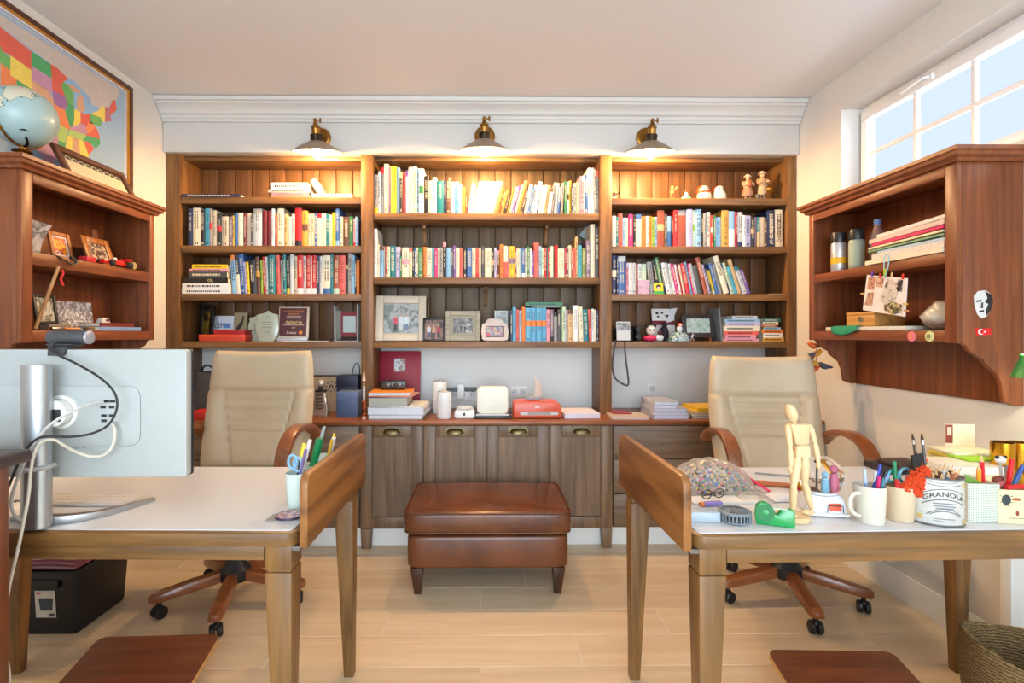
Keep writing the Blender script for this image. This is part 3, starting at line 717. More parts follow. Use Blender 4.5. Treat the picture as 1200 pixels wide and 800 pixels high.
# woven basket under the desk
bk = thing('basket', 'brown woven round basket on the floor under the desk end', 'basket', (1.60, 1.46, 0))
m, nt, bs = new_mat('seagrass_weave'); N = nt.nodes.new; L = nt.links.new
tc = N('ShaderNodeTexCoord'); wv = N('ShaderNodeTexWave'); wv.wave_type = 'BANDS'; wv.bands_direction = 'Z'; wv.inputs['Scale'].default_value = 34; wv.inputs['Distortion'].default_value = 5; wv.inputs['Detail'].default_value = 3; wv.inputs['Detail Scale'].default_value = 3
L(tc.outputs['Object'], wv.inputs['Vector']); rp = N('ShaderNodeValToRGB'); rp.color_ramp.elements[0].color = lin((84, 62, 34)); rp.color_ramp.elements[1].color = lin((150, 122, 76))
L(wv.outputs['Color'], rp.inputs[0]); L(rp.outputs[0], bs.inputs['Base Color']); bs.inputs['Roughness'].default_value = .8
bp = N('ShaderNodeBump'); bp.inputs['Strength'].default_value = .6; bp.inputs['Distance'].default_value = .004; L(wv.outputs['Fac'], bp.inputs['Height']); L(bp.outputs[0], bs.inputs['Normal']); WEAVE = m
mb = MB()
def bas(r0, r1, za, zb):
    def f(u, v):
        a = u*2*math.pi; z = za+(zb-za)*v; r = r0+(r1-r0)*v+.02*math.sin(math.pi*v)
        return (r*math.cos(a), r*math.sin(a), z+(.02*math.cos(2*a+.6)*v**3))
    return f
mb.surf(bas(.125, .172, 0, .33), 48, 16, cu=True); mb.surf(bas(.117, .164, .012, .33), 48, 12, cu=True)
mb.lathe([(0, .002), (.125, .002), (.118, .014), (0, .014)], 40)
mb.build('body', WEAVE, bk)
MB().tube([(.168*math.cos(2*math.pi*i/40), .168*math.sin(2*math.pi*i/40), .331+.02*math.cos(4*math.pi*i/40+.6)) for i in range(41)], .0065, 8).build('rim', WEAVE, bk)
# tall narrow cabinet whose corner stands by the left end of the desk
tc_ = thing('side_cabinet', 'tall brown cabinet with dark overhanging top, corner beside the monitor cables', 'cabinet', (-1.30, .93, 0))
MB().b(-.28, .242, -.25, .22, 0, .955).build('body', hut(2), tc_, bevel=.004)
MB().b(-.3, .262, -.27, .262, .955, .985).build('top', wood('dark_top', (50, 28, 20), (72, 42, 30), 0, .35), tc_, bevel=.012, seg=3)
# ================================================================ BOOKS
COL = dict(navy=(34, 44, 84), blue=(58, 100, 160), light_blue=(140, 184, 214), sky_blue=(92, 166, 204), cyan=(70, 165, 185), teal=(24, 116, 124), green=(44, 122, 74), lime=(150, 182, 60),
  pale_green=(194, 214, 186), olive=(116, 128, 50), yellow=(236, 194, 28), gold=(214, 158, 62), orange=(226, 124, 46), rust=(160, 74, 42), coral=(230, 98, 84), red=(198, 34, 36), crimson=(156, 26, 52),
  maroon=(104, 28, 32), pink=(224, 150, 164), magenta=(202, 52, 122), purple=(112, 78, 152), lilac=(192, 184, 214), mauve=(128, 106, 126), brown=(94, 62, 42), tan=(206, 168, 116), beige=(204, 186, 158),
  cream=(234, 222, 192), white=(238, 236, 230), grey=(150, 150, 148), light_grey=(200, 202, 202), dark_grey=(74, 74, 74), black=(32, 30, 30))
PAGE = M((226, 214, 188), .8, noise=.08, scale=300)
def cm(c): return M(COL[c], .42, noise=.03)
def lum(c): r, g, b_ = COL[c]; return .3*r+.59*g+.11*b_
def book_mb(w, h, d, rnd, c, acc=None, ptn=None):
    """upright book, spine on y=0 facing -Y, standing on z=0; slots: cover, pages, print, accent"""
    mb = MB(); t = min(.0018, w*.2); bul = min(.003, w*.18)
    prof = [(-w/2, .0015), (-w*.28, -bul*.8), (0, -bul), (w*.28, -bul*.8), (w/2, .0015)]
    n = len(prof)
    vs = [(x, y+bul, z) for z in (0, h) for x, y in prof] + [(x, d if x else d, z) for z in (0, h) for x in (-w/2, w/2)]
    fs = [(i, i+1, n+i+1, n+i) for i in range(n-1)]
    # spine, two boards
    mb.add(vs[:2*n], fs, 0)
    y0 = .0015+bul
    mb.b(-w/2, -w/2+t, y0, d, 0, h); mb.b(w/2-t, w/2, y0, d, 0, h)
    mb.b(-w/2+t, w/2-t, y0-.0005, d-.003, .002, h-.0035, 1)
    e = -.0004
    def strip(za, zb, fw, mi):
        x = w*fw/2; yb = 0 if fw < .6 else bul*.35
        if fw > .8: # wrap band over the bulge
            pf = [(p[0]*.995, p[1]+bul+e) for p in prof]
            mb.add([(x_, y_, z) for z in (za, zb) for x_, y_ in pf], [(i, i+1, n+i+1, n+i) for i in range(n-1)], mi)
        else: mb.q((-x, bul*.18+e, za), (x, bul*.18+e, za), (x, bul*.18+e, zb), (-x, bul*.18+e, zb), mi)
    if acc:
        for (pos, a, b_) in acc: strip(h*a, h*b_, .99, pos)
    k = rnd.random() if ptn is None else ptn
    if w > .009 and k < .85:
        z = h*rnd.uniform(.84, .92); zend = h*rnd.uniform(.2, .5); fw = rnd.uniform(.3, .5)
        while z > zend:
            l = h*rnd.uniform(.015, .04); strip(z-l, z, fw, 2); z -= l+h*.012
            if rnd.random() < .12: z -= h*.04
        if rnd.random() < .5: strip(h*.05, h*rnd.uniform(.09, .13), .4, 2)
    return mb
BAYN = {'L': 'map-side bay', 'M': 'middle bay', 'R': 'window-side bay'}
def size_word(w, h):
    a = 'thick' if w > .038 else ('thin' if w < .015 else '')
    b_ = 'tall' if h > .245 else ('short' if h < .17 else '')
    return ' '.join(x for x in (a, b_) if x)
NB = 0
def book_row(spec, px0, px1, py_base, z, Y, where, group, extra=None):
    lo, hi = bays[0] if 'map' in where else (bays[1] if 'middle' in where else bays[2])
    """spec: 'colour width top [band...]' per book, widths and tops read off the photograph at the spine plane"""
    global NB
    rnd = random.Random(hash_s(where)); items = []; lean = 0
    for tok in spec.split(','):
        p = tok.split()
        if p[0][0] == '@': lean = float(p[0][1:]); continue
        items.append([p[0], float(p[1]), float(p[2]), p[3:], lean])
    k = Y/FPX; py_base += .2
    hs = [(py_base-i[2])*k/max(.9, math.cos(R(i[4]))) for i in items]
    x0, x1 = max(xat(px0, Y), lo+.0012), min(xat(px1, Y), hi-.0012)
    def gaps():
        g = 0
        for a in range(len(items)-1):
            g += max(0, min(hs[a], hs[a+1])*(math.tan(R(items[a][4]))-math.tan(R(items[a+1][4]))))
        return g
    tot = sum(i[1]*k/math.cos(R(i[4])) for i in items); sc = ((x1-x0)-gaps())/tot
    x = x0
    for a, (c, wp, top, bands, ln) in enumerate(items):
        w = wp*k*sc; h = hs[a]; d = min(.185, max(.11, h*.66)) * rnd.uniform(.93, 1.03)
        acc = []; mats = [cm(c), PAGE, M((44, 36, 34), .5) if lum(c) > 120 else M((226, 212, 178), .5)]
        for q in bands:
            pos, col_ = q.split(':'); mats.append(cm(col_)); r = {'t': (.86, 1), 'b': (0, .15), 'm': (.45, .62), 'h': (.5, 1), 'l': (0, .5)}[pos]; acc.append((len(mats)-1, r[0], r[1]))
        mb = book_mb(w*.975, h, d, rnd, c, acc)
        th = R(ln); wid = w/math.cos(th)
        # resting on its lower corner
        bx_ = x + (wid - (w/2)*math.cos(th) if ln >= 0 else (w/2)*math.cos(th)); 
        zz = z + abs(math.sin(th))*w/2 + .0005
        o = mb.build('book', mats, loc=(bx_, Y+rnd.uniform(-.004, .006), zz), rot=(0, th, 0)); NB += 1
        nb = [items[j][0].replace('_', ' ') for j in (a-1, a+1) if 0 <= j < len(items)]
        cn = c.replace('_', ' '); sw = size_word(w, h)
        bt = (' with %s band' % bands[0].split(':')[1].replace('_', ' ')) if bands else ''
        rel = ('leaning between' if abs(ln) > 3 else 'between') if len(nb) == 2 else 'beside'
        s_ = ('%s %s book%s %s %s, %s' % (sw, cn, bt, rel, ' and '.join(nb), where)).strip()
        if len(s_.split()) > 16: s_ = ('%s book%s %s %s, %s' % (cn, bt, rel, ' and '.join(nb), where))
        if len(s_.split()) > 16: s_ = ('%s book %s %s, %s' % (cn, rel, ' and '.join(nb), where))
        tag(o, s_, 'book', group)
        if extra and a in extra: extra[a](o, w, h)
        x += wid
        if a+1 < len(items): x += max(0, min(hs[a], hs[a+1])*(math.tan(th)-math.tan(R(items[a+1][4]))))
def hash_s(s): return sum(ord(ch)*(i+1) for i, ch in enumerate(s))
YBK = 3.226
def spine_text(s, size, col_, zf=.45):
    def f(o, w, h):
        mb = MB(); T = Matrix.Translation((0, -.0006, h*zf)) @ FRONT @ Matrix.Rotation(R(-90), 4, 'Z'); add_text(mb, s, size, T)
        mb.build('spine_lettering', M(col_, .5), o)
    return f
book_row('navy 5 244,cream 9 243,black 4.6 245,cyan 5.5 243.5,grey 3.2 244 m:red,beige 5 246,black 5.5 250 m:red,beige 7.8 253,mauve 4.6 253,yellow 1.8 252,blue 4.2 249,cream 6 249,maroon 3.7 249.5,beige 5 249,dark_grey 2.8 251,light_grey 10 244 t:grey,maroon 5.5 246,maroon 5 246,white 3.7 244,rust 3 251,cream 7.3 243.5,tan 4.6 250,cream 4 253,light_grey 3.7 250,red 8 243 b:black,gold 7 246 m:brown,cream 2.7 250,beige 4.6 250,blue 3 249,cream 5.3 249 t:red,cream 5 250,teal 3.5 250,cream 3.2 251,yellow 4 248,blue 4.6 244 b:light_blue,cream 3.7 253,brown 7.3 253,green 4.1 253,pink 2.7 255 b:red,light_blue 2.7 253,navy 1.8 258',
  220, 421, 287.5, ZS_SIDE[1], YBK, 'second shelf of the map-side bay', 'books on the second shelf of the map-side bay')
book_row('@-4,light_blue 5.5 299 t:orange,black 4.5 299 l:cream,blue 6 298,lilac 2.5 307,@-3,yellow 3 307,black 8 305,brown 4.6 301 m:gold,@-2,lime 3 305,red 3 301,light_grey 3 301,@0,teal 8 299,@-2,coral 4.6 299,@-1,grey 3 305,teal 4 298,black 4 299 b:yellow,@0,light_grey 4.6 298,beige 4 300,red 7.5 299 b:white,light_grey 3 300,red 5.5 299 b:white,white 1.2 300,red 5.5 299 b:white,navy 3.5 300,light_grey 4 300,cream 8.7 299 b:blue,teal 3.7 298,rust 7 299 b:pale_green,coral 7.5 299,black 3 310 t:tan,grey 5 297,light_blue 3 299,black 2.2 302,orange 3.2 304',
  271.5, 421, 344, ZS_SIDE[2], YBK, 'third shelf of the map-side bay', 'books on the third shelf of the map-side bay')
book_row('grey 5 204 b:yellow,white 2.6 200,grey 4.5 195 t:red,cream 6 191,mauve 3 195,yellow 7 194,light_blue 4 195,black 3.5 201 t:tan,coral 4.6 201,lilac 3.5 199 t:purple,cream 5 195,cream 5 194,light_blue 3 196,white 6 197 m:green,black 6 205,cream 5 211,white 5 207,teal 9 211,navy 3.5 211,brown 5 207,white 5 212,sky_blue 6 212 t:white,white 3.5 215,orange 4.5 218,rust 2.5 225,@9,white 4.5 214,@14,white 5.3 212,white 5.3 212,white 5.3 212,white 5.3 212,white 5.3 212,tan 4 212,orange 3.6 220,rust 2.4 221,gold 3 222,black 4 226,orange 3 220,cream 3 218,purple 3 217,cream 3.4 216,orange 4.4 211,dark_grey 3 220,@11,white 4.5 215,blue 2 218,white 4 216,light_grey 5 212,@9,white 4 216,pale_green 4 216,tan 3.4 216,@7,white 4 224,grey 3 212,@5,light_grey 4 213,blue 3 218 h:pink,@3,grey 3 213,@0,green 3 211,cream 3 212 m:black,yellow 3 210 t:gold,navy 2.5 216,cream 4.5 213,beige 3 213,pink 7 205,blue 4 203,white 5 195 m:pale_green,white 3 195,cream 2.5 197,grey 3.6 198 t:coral',
  437.5, 703, 249.5, ZS_MID[0], YBK, 'top shelf of the middle bay', 'books on the top shelf of the middle bay')
book_row('white 3.5 268,cream 2.5 287,light_blue 5 288 t:brown,grey 1.5 290,red 2.5 288,pale_green 3 289,teal 6 288,lilac 5.3 289,green 2.3 300,cream 8 290 m:pink,cream 3.3 290 t:coral,black 2.5 290,blue 2.3 290,cream 2.3 290,green 5 290,orange 4.2 289,cream 6.5 290,cyan 2.5 290,magenta 3.7 291,cream 2.7 290,grey 3.5 290,black 3.5 283 t:pink,light_blue 6 290,dark_grey 1.8 290,purple 2.8 287,cream 4.6 290,coral 4.2 290,black 4 288,blue 6 290,cream 4 290,coral 4 290 b:red,cream 2 290,dark_grey 4.5 288,cream 7.5 290,black 3.2 291 m:tan,lilac 2.7 290,brown 3.7 293 t:pink,orange 4.6 286,coral 4.4 288 h:cream,pink 2 289,yellow 6 288 m:mauve,crimson 2 289,cream 4 291,light_blue 2 291,blue 3.5 290 b:white,cream 2.7 291,green 2.3 288,light_grey 3.3 291,purple 2.2 294,coral 5.6 284,light_blue 2.7 288,pale_green 2.9 290,red 3.4 290 t:coral,teal 1.4 290,red 2.2 290,pale_green 3.6 288,brown 1.5 290,red 3.6 287,cream 3.2 291,cream 4.5 291,crimson 3 290,dark_grey 1.8 291,cream 2.9 287,rust 2.2 290,coral 2.7 290,tan 2.4 277,cyan 4.8 287,olive 4.8 290,mauve 5 281,cream 5.4 262,dark_grey 4.5 266',
  436.5, 703, 325, ZS_MID[1], YBK, 'second shelf of the middle bay', 'books on the second shelf of the middle bay', {68: spine_text('CALAZA', .024, (236, 228, 224), .42)})
book_row('navy 2.7 364,sky_blue 4 360,coral 3.6 363,light_blue 2.9 364,orange 4 360,sky_blue 7 361 m:orange,sky_blue 5.8 361 m:orange,sky_blue 6.5 361 m:orange,sky_blue 5.2 361 m:orange,pink 4.5 363,mauve 4 363 b:black,grey 4.4 366 t:black,dark_grey 3.3 363,green 2 362,pale_green 4 360,lilac 2.3 363,tan 6.2 363 t:brown,white 6.2 358,@-2,cream 4.5 360,teal 6 363,@-3,coral 2.9 363,@0,white 2.7 362,cream 2.5 363,navy 3.3 364',
  598, 702.5, 400, ZS_MID[2], YBK, 'lowest shelf of the middle bay', 'books on the lowest shelf of the middle bay')
book_row('white 4 252,teal 3 253,coral 4.5 249,light_blue 3 254,cream 3.5 254,magenta 5 250,black 3 251,cream 6.2 250 t:blue,orange 5.3 252,white 3 252,orange 2.8 252,lime 3.5 253,light_blue 3 253,rust 8 245 m:tan,dark_grey 3 250,blue 4.5 252 h:light_blue,black 2 252,red 4.8 245,rust 9.5 245 t:grey,lilac 7 244,pale_green 3.5 245 m:lime,light_blue 6.5 244,black 2 250,grey 3.5 249,cream 4.6 247,red 3 251 m:light_grey,green 2.5 251,light_blue 6.5 253,gold 8 245,light_blue 6.7 246 l:white,crimson 3.2 247,light_grey 5.8 247 b:navy,white 2.7 251,lilac 6.5 251,black 4 253 m:tan,mauve 2.5 253,teal 3.2 253 l:tan,beige 5.5 253,brown 2.3 254,navy 9.2 245,cream 8.7 244',
  717.5, 918, 288, ZS_SIDE[1], YBK, 'second shelf of the window-side bay', 'books on the second shelf of the window-side bay',
  {39: spine_text('ANTHONY', .034, (226, 220, 206), .43), 40: spine_text('JO NESBO', .032, (40, 36, 36), .43)})
book_row('navy 5.2 298 m:cream,navy 1.8 299,blue 9 299 t:light_grey,pink 2.9 307 t:lilac,white 4 307,light_grey 4 307,rust 3 308,white 4 308,pale_green 5.5 308,@-7,grey 6 306,@-10,black 4 304,green 4.5 301,@-11,navy 2 309,white 4 307,light_grey 3.6 307,white 2.5 308,magenta 4 308,white 2.4 309,crimson 2 309,cream 2.4 309,@-12,red 5 308,light_blue 3 306,magenta 2 308,light_grey 3.5 308,dark_grey 5.4 310,@-14,rust 5 301,lilac 2.5 309,dark_grey 2.5 314,yellow 3 316 b:cream,blue 4 308,grey 3.5 309,@-17,cream 6 299.5,navy 2 308,pale_green 3.4 307,cyan 4 312,tan 4.6 303,@-19,light_grey 5 312 t:teal,purple 4 315',
  717.5, 881, 343.5, ZS_SIDE[2], YBK, 'third shelf of the window-side bay', 'books on the third shelf of the window-side bay')

# books and magazines lying flat, stacked
def flat_book(cx, y0, z, w, d, h, c, label, group, rz=0, c2=None, name='book', cat='book', txt=None, lines=False):
    """lying book: spine towards the room"""
    mb = MB().b(-w/2, w/2, 0, d, 0, .0018).b(-w/2, w/2, 0, d, h-.0018, h).b(-w/2, w/2, 0, .0018, .0018, h-.0018).b(-w/2+.003, w/2-.003, .0018, d-.003, .0018, h-.0018, 1)
    mats = [cm(c), PAGE, cm(c2) if c2 else (M((44, 36, 34), .5) if lum(c) > 120 else M((226, 212, 178), .5))]
    rr = random.Random(hash_s(label)); x = -w*.4
    if not txt:
        while x < w*.3:
            l = w*rr.uniform(.02, .05); mb.q((x, -.0005, h*.32), (x+l, -.0005, h*.32), (x+l, -.0005, h*.66), (x, -.0005, h*.66), 2); x += l+w*.015
    o = mb.build(name, mats, loc=(cx, y0, z), rot=(0, 0, rz))
    if txt:
        tb = MB(); add_text(tb, txt[0], txt[1], Matrix.Translation((txt[3] if len(txt) > 3 else 0, -.0006, h/2)) @ FRONT); tb.build('spine_lettering', M(txt[2], .5), o)
    return tag(o, label, cat, group)
def pile(items, z, Y, group=None, gap=.0004):
    """items bottom to top: px0, px1, thickness px, colour, label, rz, depth[, options]"""
    k = Y/FPX
    for it in items:
        px0, px1, th, c, label, rz, d = it[:7]; op = it[7] if len(it) > 7 else {}
        x0, x1 = xat(px0, Y), xat(px1, Y); h = th*k
        flat_book((x0+x1)/2, Y+op.pop('dy', 0), z+.0003, x1-x0, d, h-gap, c, label, group, R(rz), **op); z += h
    return z
pile([(213, 269, 5.6, 'white', 'white book lying at the bottom of the stack by the map-side upright', 0, .17), (213.5, 269, 6.4, 'white', 'white book lying second from the bottom, under the OIL book', 0, .17),
      (215, 267, 6.4, 'black', 'black book with the word OIL on its spine, lying in a stack', 0, .17, dict(txt=('OIL', .024, (226, 200, 130), .03))), (221, 266, 7.4, 'dark_grey', 'thick dark grey book lying on top of the OIL book', 0, .16),
      (221, 267, 3.2, 'pink', 'thin pale pink book lying under the yellow one', 0, .165), (225, 266, 5, 'yellow', 'yellow book lying topmost above the OIL book', 0, .16, dict(c2='brown'))], ZS_SIDE[2], 3.209, 'stack of lying books on the third shelf')
pile([(318, 361, 2.4, 'orange', 'thin orange book lying lowest in the stack under the sconce', 0, .16), (318, 362, 5, 'mauve', 'book with mottled red and violet spine lying in the top-shelf stack', 0, .16, dict(c2='coral')),
      (314, 364, 3.4, 'grey', 'thin grey book lying under the white one on the top shelf', 0, .18), (317, 361, 8, 'white', 'thick white book lying topmost under the sconce', 0, .16)], ZS_SIDE[0], 3.25, 'stack of lying books on the map-side top shelf')
pile([(365.5, 413, 5.4, 'white', 'white book lying flat beside the top-shelf stack, bright in the lamplight', 0, .17)], ZS_SIDE[0], 3.24)
pile([(213, 282, 3.2, 'navy', 'thin blue folder lying alone on the map-side top shelf', 0, .2, dict(name='folder', cat='folder'))], ZS_SIDE[0], 3.208)
lb = book_mb(.034, .10, .12, random.Random(3), 'cream').build('book', [cm('cream'), PAGE, cm('brown')], loc=(xat(376, 3.28), 3.27, ZS_SIDE[0]+.041), rot=(0, R(-30), 0)); tag(lb, 'cream book leaning askew against the top-shelf stack', 'book')
# magazine across the red books
mz_ = MB().surf(lambda u, v: (xat(340.5, 3.24)+(xat(400, 3.24)-xat(340.5, 3.24))*u, 3.235+v*.16, 1.7345+.007*u*u), 8, 2).surf(lambda u, v: (xat(340.5, 3.24)+(xat(400, 3.24)-xat(340.5, 3.24))*u, 3.235+v*.16, 1.7385+.007*u*u), 8, 2)
mo_ = mz_.build('magazine', photo('magazine_cover', [(232, 214, 180), (200, 90, 70), (70, 90, 160)], 14)); tag(mo_, 'thin magazine lying across the tops of the red-spined books', 'magazine')
pile([(622, 666, 1.6, 'black', 'thin black booklet lying on the blue and orange books', 2, .15), (616, 659.5, 5, 'green', 'book with green and black spine lying above the blue books', 0, .13, dict(c2='navy'))], zat(640, 360.6, 3.24)+.001, 3.24)
# leaning stacks on the lowest shelf of the window-side bay
pile([(848, 890, 3, 'pink', 'pale pink book lying at the bottom of the stack beside the grey folder', 0, .2), (850, 886, 4.5, 'pink', 'pink book lying second in the stack beside the grey folder', 0, .19), (849, 889, 4.5, 'coral', 'book with cream and coral spine lying in the stack', 1, .2),
      (848, 891, 6, 'cream', 'cream book with black dots on its spine lying mid-stack', 0, .19), (850, 891, 4.5, 'lilac', 'lilac book lying in the stack beside the grey folder', 0, .19), (849, 891, 3.5, 'light_blue', 'pale blue book lying near the top of the stack', 0, .18), (858, 888, 4, 'light_grey', 'pale grey small book lying topmost in the stack', 2, .16)], ZS_SIDE[3], 3.226, 'stack of books beside the grey folder')
pile([(894, 919, 4.5, 'gold', 'golden yellow book at the bottom of the stack by the end upright', 0, .18), (894.5, 918, 5, 'white', 'white book lying second in the stack by the end upright', 1, .17), (893, 918, 4, 'orange', 'orange-spined book lying in the stack by the end upright', -1, .17), (895, 915, 3, 'light_blue', 'light blue book lying in the stack by the end upright', 0, .17),
      (893, 912, 3, 'rust', 'rust book lying in the stack by the end upright', 1, .17), (894, 912, 3.5, 'cream', 'cream book lying in the stack by the end upright', 0, .16), (894, 915, 4, 'teal', 'teal-backed book lying topmost by the end upright', 3, .16)], ZS_SIDE[3], 3.226, 'stack of books by the end upright')
# ================================================================ FRAMES AND SHELF ORNAMENTS
def frame(name, label, loc, w, h, fmat, pic, border=.02, dep=.016, lean=-9, rz=0, matb=0, matm=None, cat='photo frame', group=None, prop=True):
    """picture frame standing on its lower edge, facing the room"""
    loc = (loc[0], loc[1], loc[2]+dep*math.sin(R(-lean))+.0003)
    t = thing(name, label, cat, loc, rz, group); X = Matrix.Rotation(R(lean), 4, 'X')
    def bb(mb, *a): return mb.b(*a, T=X)
    mb = MB(); bb(mb, -w/2, -w/2+border, 0, dep, 0, h); bb(mb, w/2-border, w/2, 0, dep, 0, h); bb(mb, -w/2+border, w/2-border, 0, dep, h-border, h); bb(mb, -w/2+border, w/2-border, 0, dep, 0, border)
    mb.build('frame', fmat, t, bevel=min(.004, border*.3))
    iw, ih = w-2*border, h-2*border
    if matb:
        mb = MB(); b0 = border; y = dep*.45
        bb(mb, -iw/2, iw/2, y, y+.002, b0, b0+matb); bb(mb, -iw/2, iw/2, y, y+.002, h-b0-matb, h-b0); bb(mb, -iw/2, -iw/2+matb, y, y+.002, b0+matb, h-b0-matb); bb(mb, iw/2-matb, iw/2, y, y+.002, b0+matb, h-b0-matb)
        mb.build('mount', matm or M((226, 220, 206), .8), t)
    o = MB(); bb(o, -iw/2+matb, iw/2-matb, dep*.6, dep*.7, border+matb, h-border-matb); pc = o.build('photo_print', pic, t)
    o = MB(); bb(o, -iw/2, iw/2, dep*.72, dep*.98, border, h-border); o.build('backing', M((70, 58, 46), .8), t)
    if prop:
        yt = h*.6*math.sin(R(-lean))+dep*.98; zt = h*.6*math.cos(R(lean))-.01
        MB().hexa([(-.012, yt+h*.13, .0), (.012, yt+h*.13, .0), (.012, yt+h*.13+.003, 0), (-.012, yt+h*.13+.003, 0), (-.012, yt, zt), (.012, yt, zt), (.012, yt+.003, zt), (-.012, yt+.003, zt)]).build('easel_strut', M((50, 42, 34), .7), t)
    return t, X, dep*.6
def people(t, X, y, lst):
    """flat printed figures: x, z foot, height, top colour, leg colour"""
    for x, z, h, c1, c2 in lst:
        mb = MB(); e = y-.0006
        mb.prism([(x-h*.09, z), (x+h*.09, z), (x+h*.1, z+h*.45), (x-h*.1, z+h*.45)], 'y', e-.0004, e, 1, X)
        mb.prism([(x-h*.13, z+h*.42), (x+h*.13, z+h*.42), (x+h*.14, z+h*.78), (x+h*.06, z+h*.84), (x-h*.06, z+h*.84), (x-h*.14, z+h*.78)], 'y', e-.0006, e-.0002, 0, X)
        mb.prism([(x+h*.07*math.cos(a*.7854), z+h*.92+h*.08*math.sin(a*.7854)) for a in range(8)], 'y', e-.0006, e-.0002, 2, X)
        mb.build('printed_figure', [M(c1, .4), M(c2, .4), M((196, 158, 130), .4)], t)
def at(px0, px1, Y, z): return ((xat(px0, Y)+xat(px1, Y))/2, Y, z), xat(px1, Y)-xat(px0, Y)
ZD3 = ZS_SIDE[3]+.0005; ZM3 = ZS_MID[2]+.0005
# ---- map-side bay, lowest shelf
p, w = at(217, 246, 3.30, ZD3)
frame('picture_frame', 'black picture frame with a gold emblem, turned aside behind the red boxes', (p[0]+.016, 3.345, ZD3), .15, .236, M((26, 24, 24), .4), photo('dark_emblem', [(18, 16, 16), (30, 26, 22), (150, 120, 50), (24, 20, 18)], 12), .03, lean=-4, rz=R(-30), prop=False)
p, w = at(248, 273, 3.375, ZD3)
t, X, y = frame('picture_frame', 'white framed card with blue print behind the red boxes', p, w, .165, M((226, 228, 230), .4), M((214, 222, 232), .5), .01, .012, -6, prop=False)
mb = MB(); add_text(mb, 'R2N', .05, X @ Matrix.Translation((-.03, y-.001, .10)) @ FRONT); mb.build('printed_letters', M((52, 62, 92), .5), t)
MB().b(-.002, .045, y-.002, y-.0012, .085, .115, T=X).build('printed_bar', M((96, 140, 196), .5), t)
p, w = at(272.5, 288, 3.36, ZD3)
cd = MB().b(-w/2, w/2, 0, .006, 0, .185, 0, Matrix.Rotation(R(-6), 4, 'X')).build('postcard', M((150, 140, 108), .7), loc=(p[0]+.004, p[1], p[2]+.001)); tag(cd, 'khaki card with a dark leaping figure beside the glass plaque', 'card')
MB().prism([(-.02, .07), (.0, .08), (.012, .10), (.022, .16), (.012, .165), (.004, .13), (-.008, .115), (-.03, .08)], 'y', -.0012, -.0004, 0, Matrix.Rotation(R(-6), 4, 'X')).build('printed_dancer', M((44, 40, 32), .6), cd)
def boxy(name, label, cat, x0, x1, y0, y1, z0, h, rgb, bev=.002, rough=.45, rz=0):
    o = MB().b(-(x1-x0)/2, (x1-x0)/2, 0, y1-y0, 0, h).build(name, M(rgb, rough), loc=((x0+x1)/2, y0, z0), bevel=bev, rot=(0, 0, rz)); return tag(o, label, cat)
# flat red boxes with lids
def lidded(label, px0, px1, Y, d, z, h, rgb, rz=0):
    x0, x1 = xat(px0, Y), xat(px1, Y); w = x1-x0
    t = thing('gift_box', label, 'box', ((x0+x1)/2, Y, z), rz)
    MB().b(-w/2+.002, w/2-.002, .002, d-.002, 0, h*.6).build('tray', M(rgb, .5), t, bevel=.001)
    MB().b(-w/2, w/2, 0, d, h*.45, h).build('lid', M(tuple(min(255, int(v*1.06)) for v in rgb), .45), t, bevel=.002)
lidded('flat orange-red box lying on the shelf beside the glass plaques', 232.5, 287, 3.235, .12, ZD3, .043, (206, 68, 38))
lidded('flat dark red box lying on the orange-red one', 250, 287, 3.245, .10, ZD3+.0435, .03, (170, 26, 28))
GLS = glass_mat('award_glass', (.90, .94, .90, 1), .35)
def shield(label, px0, px1, ptop, Y, rgb):
    p, w = at(px0, px1, Y, ZD3); h = zat((px0+px1)/2, ptop, Y)-ZD3
    t = thing('glass_plaque', label, 'plaque', (p[0], p[1], p[2]+.0016))
    half = [(0, 0), (.30, 0), (.42, .12), (.5, .35), (.5, .6), (.44, .72), (.46, .84), (.36, .88), (.2, .9), (.06, .97), (0, 1.0)]
    out = [(x*w, z*h) for x, z in half] + [(-x*w, z*h) for x, z in half[-2:0:-1]]
    MB().prism(out, 'y', 0, .016, 0, Matrix.Rotation(R(-5), 4, 'X')).build('slab', M((188, 194, 172), .12, 0, spec=.7), t, bevel=.003)
    X = Matrix.Rotation(R(-5), 4, 'X')
    mb = MB()
    for z, ww in ((.78, .16), (.74, .12), (.6, .5), (.53, .5), (.44, .44), (.36, .5), (.28, .3)): mb.b(-w*ww/2, w*ww/2, -.0008, -.0002, h*z, h*(z+.018), 0, X)
    mb.build('etched_text', M((112, 124, 104), .6), t)['kind'] = 'stuff'
    MB().b(-w*.3, w*.3, -.004, .045, -.0012, .004).build('base_edge', M((206, 214, 206), .1), t)
shield('rounded glass plaque standing half hidden behind the shield-shaped one', 290, 313, 368, 3.34, 0)
shield('shield-shaped glass award plaque with etched lines in front of another', 299.5, 326, 363.5, 3.26, 0)
